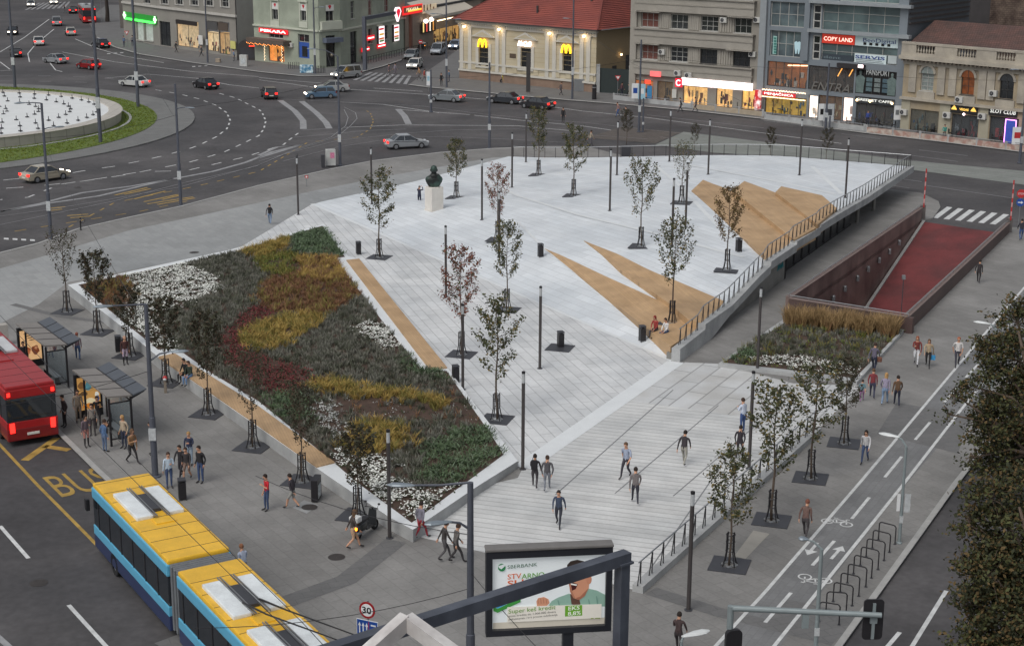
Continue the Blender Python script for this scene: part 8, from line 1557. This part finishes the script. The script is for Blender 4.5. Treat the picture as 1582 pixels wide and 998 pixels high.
# ================================================================== PEOPLE
def person_mesh(pose):
    V, E, Rd, Kd = [], [], [], []
    def v(p, r, k, par=None):
        V.append(Vector(p)); Rd.append(r if isinstance(r, tuple) else (r, r)); Kd.append(k)
        if par is not None: E.append((par, len(V) - 1))
        return len(V) - 1
    z0 = pose.get('hip', .93); ln = pose.get('lean', .03); pv = v((0, 0, z0), (.15, .115), 2); wa = v((ln * .3, 0, z0 + .17), (.135, .10), 1, pv); ch = v((ln, 0, z0 + .38), (.165, .115), 1, wa); nb = v((ln * 1.2, 0, z0 + .52), (.075, .07), 1, ch); nk = v((ln * 1.3 + .01, 0, z0 + .58), .056, 0, nb); hx = ln * 1.4 + pose.get('nod', .02); hm = v((hx + .01, 0, z0 + .68), (.078, .09), 0, nk); ht = v((hx, 0, z0 + .775), (.072, .085), 0, hm)
    v((hx + .115, 0, z0 + .675), .014, 0, hm)
    for s in (-1, 1): v((hx - .005, s * .088, z0 + .68), .016, 0, hm)
    for s, leg, arm in ((1, pose['L'], pose['l']), (-1, pose['R'], pose['r'])):
        (kx, kz), (ax, az) = leg; h = v((0, s * .095, z0 - .06), .092, 2, pv); m = v((kx * .5, s * .1, z0 - .06 + (kz - z0 + .06) * .5), .078, 2, h); k = v((kx, s * .1, kz), .056, 2, m); c = v((kx + (ax - kx) * .35, s * .1, kz + (az - kz) * .35), .055, 3, k); a = v((ax, s * .1, az), .038, 3, c); t = v((ax + .1, s * .115, az - .045), .038, 4, a); v((ax + .19, s * .12, az - .055), .028, 4, t)
        sh_ = v((ln, s * .185, z0 + .46), .058, 1, ch); (ex, ey, ez), (wx, wy, wz) = arm; sx, sz = ln, z0 + .46; e = v((sx + ex, s * (.185 + ey), sz + ez), .043, 1, sh_); w = v((sx + wx, s * (.185 + wy), sz + wz), .029, 5, e); d = (V[w] - V[e]).normalized(); y = Vector((0, s, 0)); u = d.cross(y); u.normalize(); y = u.cross(d); pm = v(V[w] + d * .05, (.036, .018), 0, w)
        for i in range(4): o = (i - 1.5) * .019; l = (.066, .078, .072, .056)[i]; b = V[w] + d * .092 + u * o; f = v(b, .0095, 0, pm); f2 = v(b + d * l * .5 - y * .012, .0085, 0, f); v(b + d * l - y * .034, .0075, 0, f2)
        tb = v(V[w] + d * .045 + u * .035 - y * .006, .011, 0, pm); v(V[w] + d * .085 + u * .052 - y * .02, .009, 0, tb)
    me = bpy.data.meshes.new('p'); me.from_pydata([tuple(p) for p in V], E, []); o = bpy.data.objects.new('p', me); COL.objects.link(o); md = o.modifiers.new('s', 'SKIN'); md.use_smooth_shade = True
    if not me.skin_vertices: 
        bm = bmesh.new(); bm.from_mesh(me); bm.verts.layers.skin.verify(); bm.to_mesh(me); bm.free()
    for i, sv in enumerate(me.skin_vertices[0].data): sv.radius = Rd[i]; sv.use_root = i == 0
    o.modifiers.new('u', 'SUBSURF').levels = 1; dg = bpy.context.evaluated_depsgraph_get(); dg.update(); nm = bpy.data.meshes.new_from_object(o.evaluated_get(dg)); bpy.data.objects.remove(o); nm.name = 'person'
    A = np.array([V[a] for a, b in E]); B = np.array([V[b] for a, b in E]); kk = [Kd[b] if Kd[b] != Kd[a] and Kd[a] in (1, 2) and Kd[b] == 0 else (Kd[b] if Kd[a] not in (2,) or Kd[b] != 1 else 1) for a, b in E]; D_ = B - A; n2 = (D_ ** 2).sum(1)
    nm.materials.clear()
    for i in range(6): nm.materials.append(m_white)
    for f in nm.polygons: c = np.array(f.center); t = np.clip(((c - A) * D_).sum(1) / n2, 0, 1); dd_ = ((A + D_ * t[:, None] - c) ** 2).sum(1); f.material_index = kk[int(dd_.argmin())]; f.use_smooth = True
    return nm, Vector((hx, 0, z0 + .71))
AR = {'dn': ((-.03, .05, -.28), (.03, .06, -.53)), 'fw': ((.10, .06, -.26), (.27, .05, -.46)), 'bk': ((-.13, .06, -.25), (-.20, .05, -.49)), 'ph': ((.06, .05, -.27), (.27, -.06, -.16)), 'up': ((.22, .10, -.02), (.26, -.06, .20)), 'lap': ((.06, .06, -.27), (.28, -.05, -.36))}
ST = ((.02, .50), (0, .085)); WF = ((.20, .52), (.30, .12)); WB = ((.04, .50), (-.27, .17)); SI = ((.42, .46), (.40, .085))
POSES = {'stand': dict(L=ST, R=((.03, .5), (.02, .085)), l=AR['dn'], r=AR['dn']), 'walk': dict(L=WF, R=WB, l=AR['bk'], r=AR['fw'], lean=.05, hip=.90), 'walk2': dict(L=WB, R=WF, l=AR['fw'], r=AR['bk'], lean=.05, hip=.90), 'phone': dict(L=ST, R=((.06, .5), (.05, .085)), l=AR['ph'], r=AR['dn'], nod=.06), 'photo': dict(L=ST, R=ST, l=AR['up'], r=AR['up'], lean=-.03), 'sit': dict(L=SI, R=((.43, .46), (.44, .085)), l=AR['lap'], r=AR['lap'], hip=.53, lean=.06, nod=.05), 'bagw': dict(L=WF, R=WB, l=AR['dn'], r=AR['ph'], lean=.05, hip=.90)}
PM = {}
def cloth(c): return mat('cloth_%d_%d_%d' % c, c, .9, .32, 7, fine=.15)
def hairmesh(long_):
    mb = MB(); n = 14; vs = []; fs = []
    for i in range(7):
        a = math.pi * .62 * i / 6
        for k in range(n):
            t = 2 * math.pi * k / n; fx_ = math.cos(t); lim = a * (1 - .36 * max(0, fx_)); z = .125 * math.cos(lim); rr_ = math.sin(lim)
            if long_ and i == 6: z -= .16 * (1 - max(-.3, fx_)) * .7
            vs.append((.112 * rr_ * fx_ - .012, .098 * rr_ * math.sin(t), z))
    for i in range(6):
        for k in range(n): fs.append((i * n + k, i * n + (k + 1) % n, (i + 1) * n + (k + 1) % n, (i + 1) * n + k))
    return mb.add(vs, fs)
HM = {}
SKIN = (196, 150, 124)
def person(P, pose, face, hair, top, legs, label, h=1.0, long_=False, calf=None, arm=None, shoe=(50, 48, 50), group=None):
    vr = (pose, 0)
    if pose[:2] in ('st', 'wa'): vr = (pose, sum(map(ord, label)) % 4)
    if vr not in PM: ps = dict(POSES[pose]); rv = random.Random(str(vr)); j = lambda t, k: tuple(tuple(c + rv.gauss(0, k) for c in q) for q in t); ps.update(l=j(rv.choice([ps['l'], AR['dn'], AR['ph']]) if vr[1] else ps['l'], .025), r=j(rv.choice([ps['r'], AR['dn'], AR['fw']]) if vr[1] > 1 else ps['r'], .025), lean=ps.get('lean', .03) + rv.gauss(0, .025), nod=ps.get('nod', .02) + rv.uniform(0, .04)); PM[vr] = person_mesh(ps)
    me, hp_ = PM[vr]; o = bpy.data.objects.new('person', me); COL.objects.link(o); k = h * 1.0; o.location = P; o.rotation_euler = (0, 0, R(face)); o.scale = (k, k, k); tag(o, label, 'person', group)
    for i, c in enumerate((SKIN, top, legs, calf or legs, shoe, arm or top)): setmat(o, i, cloth(c))
    if long_ not in HM: HM[long_] = hairmesh(long_)
    hb_ = bpy.data.objects.new('hair', HM[long_].build('hair_mesh', m_dark, smooth=True).data) if isinstance(HM[long_], MB) else bpy.data.objects.new('hair', HM[long_])
    if isinstance(HM[long_], MB): HM[long_] = hb_.data; bpy.data.objects.remove([x for x in bpy.data.objects if x.name.startswith('hair_mesh')][0])
    COL.objects.link(hb_); hb_.parent = o; hb_.location = hp_; setmat(hb_, 0, cloth(hair)); 
    if 'e' not in HM: q = MB(); q.ball((.083, -.034, -.005), .012, n=6); q.ball((.083, .034, -.005), .012, n=6); q.box(.083, .092, -.022, .022, -.075, -.066); t = q.build('face_marks', mat('face_dark', (70, 44, 40), .6)); HM['e'] = t.data; bpy.data.objects.remove(t)
    ey_ = bpy.data.objects.new('face_features', HM['e']); COL.objects.link(ey_); ey_.parent = o; ey_.location = hp_ - Vector((0, 0, .01)); return o
NV, JN, BL, GY, BG, WT, MR, BR, BW = (40, 44, 62), (62, 78, 110), (34, 33, 36), (104, 104, 106), (166, 148, 122), (206, 206, 204), (116, 48, 54), (92, 70, 52), (60, 44, 36)
DK, BLD = (40, 32, 28), (170, 134, 88); CR = 'people waiting at the bus stop'; PZ = 'people crossing the white plaza'
PPL = [((413, 788), 'phone', 200, DK, (186, 34, 46), JN, 'person in a red t-shirt and blue jeans looking at a phone', {'arm': SKIN}), ((453, 786), 'walk', 160, DK, (58, 54, 60), (150, 150, 146), 'person in a dark top and pale shorts left of the notice board', {'calf': SKIN}), ((545, 848), 'walk', 20, BR, (74, 66, 64), (190, 156, 128), 'person in a beige skirt walking past the scooter', {'calf': SKIN, 'long_': True}), ((650, 833), 'walk2', 60, DK, (120, 118, 130), (150, 46, 56), 'person in red trousers at the lower planter corner', {}), ((686, 866), 'walk', 10, DK, (66, 62, 62), (84, 82, 84), 'dark-clothed person beside the billboard lamp pole, left of two', {}), ((704, 870), 'walk2', 15, BW, (96, 92, 90), (60, 58, 60), 'person in grey beside the billboard lamp pole, right of two', {}),
 ((826, 755), 'walk', 80, DK, (52, 48, 52), (70, 66, 70), 'person in black with a backpack at the foot of the plaza strip', {}), ((845, 759), 'walk2', 85, BW, (78, 76, 80), (120, 124, 132), 'person in a grey jacket next to the one with the backpack', {}), ((863, 813), 'walk', 250, DK, (62, 72, 92), (48, 50, 60), 'person in dark denim low on the plaza steps', {}), ((967, 738), 'walk2', 240, BR, (150, 160, 180), (56, 54, 62), 'person in a pale blue top mid plaza steps', {'arm': SKIN}), ((981, 779), 'walk', 100, DK, (110, 104, 104), (52, 52, 62), 'person in a brown-grey top lower on the plaza steps', {}), ((1056, 719), 'walk', 60, DK, (56, 52, 56), (150, 148, 140), 'person in a dark jacket and pale trousers on the plaza steps', {}), ((1147, 668), 'stand', 120, BW, (186, 194, 210), (54, 76, 120), 'person in a pale shirt and jeans by the plaza lamp', {}), ((1142, 708), 'walk2', 70, DK, (50, 46, 52), (56, 52, 56), 'dark-clothed person behind the tall narrow tree', {}),
 ((1243, 832), 'walk', 75, (120, 74, 60), (104, 82, 76), (70, 66, 68), 'person in a brown top walking by the cycle lane line', {'h': 1.02}), ((1336, 715), 'walk2', 255, DK, (196, 196, 198), JN, 'person in a white cardigan and jeans near the cycle lane', {'long_': True}), ((1047, 1010), 'walk', 80, DK, (70, 56, 56), (60, 54, 56), 'dark-clothed person at the bottom edge by the white lamp head', {}), ((1349, 576), 'walk', 70, BW, (92, 88, 104), NV, 'person in dark denim with a brown bag by the small bed', {}), ((1347, 616), 'walk', 80, BR, MR, (62, 64, 84), 'person in a maroon top, left in the walking group', {}), ((1366, 626), 'walk2', 80, BLD, (136, 130, 150), (120, 142, 170), 'person in a lilac top and pale jeans in the middle of the group', {'long_': True}), ((1385, 628), 'walk', 80, DK, BR, NV, 'person in a brown jacket, right in the walking group', {}), ((1331, 621), 'walk2', 70, BW, (96, 130, 140), (150, 110, 150), 'child in teal and purple beside the walking group', {'h': .72, 'arm': SKIN}),
 ((1415, 564), 'bagw', 255, (130, 80, 60), (120, 56, 52), (200, 202, 206), 'person in a red checked shirt and white trousers', {'long_': True}), ((1433, 567), 'walk', 255, BR, BG, BL, 'person in a beige jacket and black trousers', {'long_': True}), ((1478, 566), 'walk2', 250, (150, 90, 64), (200, 198, 196), (56, 56, 66), 'person in a white shirt striding by the cycle lane line', {'arm': SKIN}), ((1564, 556), 'walk', 80, DK, (76, 104, 170), NV, 'person in a bright blue shirt partly behind the autumn tree', {}), ((1511, 438), 'walk', 70, DK, (46, 42, 44), (50, 46, 48), 'dark-clothed person beside the ramp parapet', {}), ((1577, 372), 'walk2', 80, DK, (44, 44, 54), (60, 84, 130), 'person in a dark top and jeans at the right end of the ramp', {}), ((417, 347), 'walk', 100, DK, (64, 62, 66), (116, 136, 164), 'person with a backpack and pale jeans near the planter tip', {}), ((648, 318), 'photo', 70, (110, 100, 94), NV, NV, 'person in navy photographing the bust', {}),
 ((912, 227), 'walk', 20, BW, (150, 140, 124), (92, 90, 96), 'person in beige beyond the deck railing', {}), ((870, 190), 'stand', 250, DK, BL, BL, 'person in black standing in the road before the tram mast', {}), ((955, 181), 'walk', 200, DK, (150, 120, 116), (60, 84, 130), 'person in pale pink and jeans by the platform', {}), ((967, 187), 'stand', 200, DK, (60, 58, 52), (58, 56, 54), 'person in olive black by the platform, right of the pink one', {}), ((1052, 174), 'walk', 170, DK, (56, 54, 60), (64, 62, 66), 'person in dark clothes at the low barrier, left of two', {}), ((1075, 173), 'walk2', 175, BW, (104, 96, 96), (60, 58, 66), 'person in grey at the low barrier, right of two', {}),
 ((101, 659), 'stand', 230, DK, (66, 56, 56), (48, 46, 48), 'person in a dark coat at the kerb by the red bus', {'group': CR}), ((122, 652), 'stand', 300, BW, (150, 134, 118), (136, 122, 110), 'person in a beige coat before the golden poster', {'group': CR}), ((134, 690), 'stand', 320, DK, (96, 84, 92), (176, 120, 110), 'person in a pink skirt at the front of the stop', {'group': CR, 'calf': (46, 44, 46), 'long_': True}), ((144, 672), 'stand', 280, DK, (130, 124, 118), (60, 56, 58), 'person in grey behind the pink skirt', {'group': CR}), ((162, 698), 'stand', 60, BW, (78, 104, 140), (90, 108, 136), 'person in a denim jacket seen from behind at the stop', {'group': CR}), ((152, 660), 'phone', 300, DK, (34, 33, 36), (46, 44, 48), 'person in black with a phone under the shelter roof', {'group': CR, 'arm': SKIN}), ((193, 692), 'stand', 250, BLD, (176, 160, 138), (52, 56, 74), 'blonde person in cream by the shelter post', {'group': CR, 'long_': True}), ((204, 716), 'bagw', 320, BR, (150, 116, 84), (44, 42, 44), 'person in a tan coat near the front of the yellow bus', {'group': CR, 'long_': True}), ((121, 557), 'walk', 110, (130, 74, 60), (104, 86, 94), (66, 86, 120), 'person walking between the two shelters', {}), ((194, 563), 'stand', 300, (176, 140, 120), (84, 54, 52), (176, 160, 178), 'person in brown and a patterned skirt by the twin bins', {'calf': BL}), ((38, 571), 'stand', 300, DK, (56, 54, 58), (50, 48, 52), 'person in black below the beige poster', {'group': CR}), ((60, 553), 'stand', 250, BLD, (60, 62, 80), (56, 56, 70), 'person in dark blue under the upper shelter', {'group': CR}),
 ((262, 753), 'stand', 300, BW, (176, 192, 206), JN, 'person in a pale blue shirt left of the bin', {'group': CR}), ((281, 738), 'walk', 250, DK, (44, 42, 46), (52, 50, 56), 'person in black behind the bin by the bus', {'group': CR}), ((290, 742), 'walk2', 255, BW, (60, 56, 58), (120, 100, 90), 'person in a dark top and brown skirt behind the bin', {'group': CR, 'calf': SKIN}), ((294, 718), 'stand', 270, BLD, (52, 58, 82), (140, 156, 172), 'person with fair hair and a navy top furthest in the bin group', {'group': CR}), ((311, 745), 'stand', 240, DK, (38, 37, 40), (58, 76, 112), 'person in a black jacket and jeans right of the bin', {'group': CR}), ((237, 702), 'stand', 200, DK, (50, 48, 50), (48, 46, 50), 'person in black mostly hidden by the shelter lamp pole', {'group': CR}), ((377, 900), 'walk', 130, (140, 96, 70), (180, 190, 210), (120, 128, 150), 'person in a pale striped shirt beside the yellow bus', {}),
 ((272, 82), 'walk', 30, DK, BL, (56, 52, 54), 'person in black before the first clothing shop window', {}), ((312, 88), 'walk', 200, DK, (60, 58, 64), BL, 'person in dark grey by the second clothing shop', {}), ((362, 95), 'stand', 200, DK, (90, 118, 156), (50, 52, 62), 'person in a blue jacket by the poster column', {}), ((192, 73), 'stand', 250, BW, (90, 110, 140), (60, 64, 80), 'person in denim at the pharmacy corner', {}), ((205, 72), 'stand', 100, DK, GY, NV, 'person in grey at the pharmacy corner, right of the denim one', {}), ((610, 116), 'walk', 20, DK, (130, 124, 134), (110, 100, 110), 'person in grey-lilac on the zebra before the side street', {}), ((600, 119), 'walk2', 20, BW, (100, 84, 90), GY, 'person in dull red on the zebra, left of the lilac one', {}), ((648, 124), 'walk', 200, BR, (150, 120, 90), (90, 84, 84), 'person in tan at the zebra corner', {}), ((655, 127), 'walk2', 30, DK, (150, 60, 54), GY, 'person in red at the zebra corner', {}), ((682, 133), 'stand', 250, DK, BL, BL, 'person in black at the kerb by the tall corner pole', {}), ((694, 127), 'stand', 200, BW, (80, 104, 130), NV, 'person in blue beside the tall corner pole', {}), ((766, 124), 'stand', 250, DK, BL, BL, 'person in black with a delivery bag by the red scooter', {}), ((866, 148), 'walk', 20, BR, (90, 80, 80), (70, 66, 68), 'person in brown before the restaurant', {}), ((1340, 194), 'stand', 250, DK, (60, 80, 150), NV, 'person in bright blue before the dark cafe', {}), ((960, 149), 'walk', 20, DK, (90, 60, 66), NV, 'person in maroon by the green gate', {}), ((972, 150), 'walk2', 200, BW, (70, 74, 110), BL, 'person in dark blue by the green gate', {}), ((100, 21), 'walk', 0, DK, BL, GY, 'person in black on the far zebra crossing', {})]
for p, po_, fa, ha, to, le, lb, kw in PPL:
    kw = dict(kw)
    g_ = kw.get('group') or (PZ if 'plaza' in lb else None); kw['group'] = g_
    P = D(*p) if (880 < p[0] < 1120 and 240 < p[1] < 560) else G(*p); kw.setdefault('h', random.uniform(.95, 1.05)); person(P, po_, fa + random.uniform(-12, 12), ha, to, le, lb, **kw)
def sitat(P, face, *a, **k): return person(P, 'sit', face, *a, **k)
def benchp(px, py): q = T(px, py, .07); return q - Vector((0, 0, .45))
sitat(benchp(287, 577), 225, DK, BL, BL, 'person in black seated on the front timber bench, left of two'); sitat(benchp(294, 581), 235, BW, (52, 62, 52), (110, 140, 180), 'person in dark green and pale jeans seated on the front bench, right of two')
e = D(1020, 520); sitat(Vector((e.x, e.y, zrim(1.5) + .42 - .45 + .12)) + EN * .3, 225, (120, 40, 36), (150, 60, 56), (70, 66, 70), 'person in a red top sitting on the lower timber seat', long_=True); sitat(Vector((e.x, e.y, zrim(1.5) + .42 - .45 + .10)) - EN * .45 - ED * .15, 215, DK, (206, 206, 206), JN, 'person in white and jeans sitting on the lower timber seat')
c_, s_ = math.cos(sa), math.sin(sa); SH = lambda x, y, z=0: Vector((-22.58 + x * c_ - y * s_, 79.53 + x * s_ + y * c_, z))
sitat(SH(3.3, .9, .0), R(0) + math.degrees(sa) - 90, (150, 140, 130), (34, 33, 36), (40, 38, 42), 'person in a black suit sitting inside the golden-poster shelter', group=CR)
e = G(1459, 211); sitat(e, 250, DK, (70, 140, 130), NV, 'person in teal sitting at the terrace of the classical house')
def bag(P, rz, rgb, label, w=.3, d=.15, h=.4, name='bag'):
    t = thing(name, label, 'bag', P, rz); MB().bbox(-d / 2, d / 2, -w / 2, w / 2, 0, h, .05).build('body', cloth(rgb), t); q = MB(); [q.path([(0, s * w * .25, h * .9), (d * .2, s * w * .28, h * 1.2), (d * .2, s * w * .1, h * 1.35), (0, 0, h * 1.3)], .012, 5) for s in (-1, 1)]; q.build('strap', cloth(BL), t); return t
bag(G(417, 347) + Vector((.06, -.22, 1.02)), R(100), (34, 34, 38), 'black backpack on the person near the planter tip', .3, .16, .45, 'backpack'); bag(G(826, 755) + Vector((-.03, -.22, 1.02)), R(80), (30, 29, 32), 'black backpack on the person at the plaza strip', .3, .18, .46, 'backpack'); bag(G(1440, 567) + Vector((0, 0, .42)), R(255), (60, 140, 190), 'light blue bag beside the person in the beige jacket', .3, .12, .3); bag(G(1354, 576) + Vector((.1, 0, .65)), R(70), (110, 74, 60), 'brown shoulder bag by the person in dark denim', .32, .14, .3); bag(G(766, 124) + Vector((0, -.25, .95)), R(250), (206, 186, 40), 'yellow delivery box bag on the person by the red scooter', .5, .35, .5)
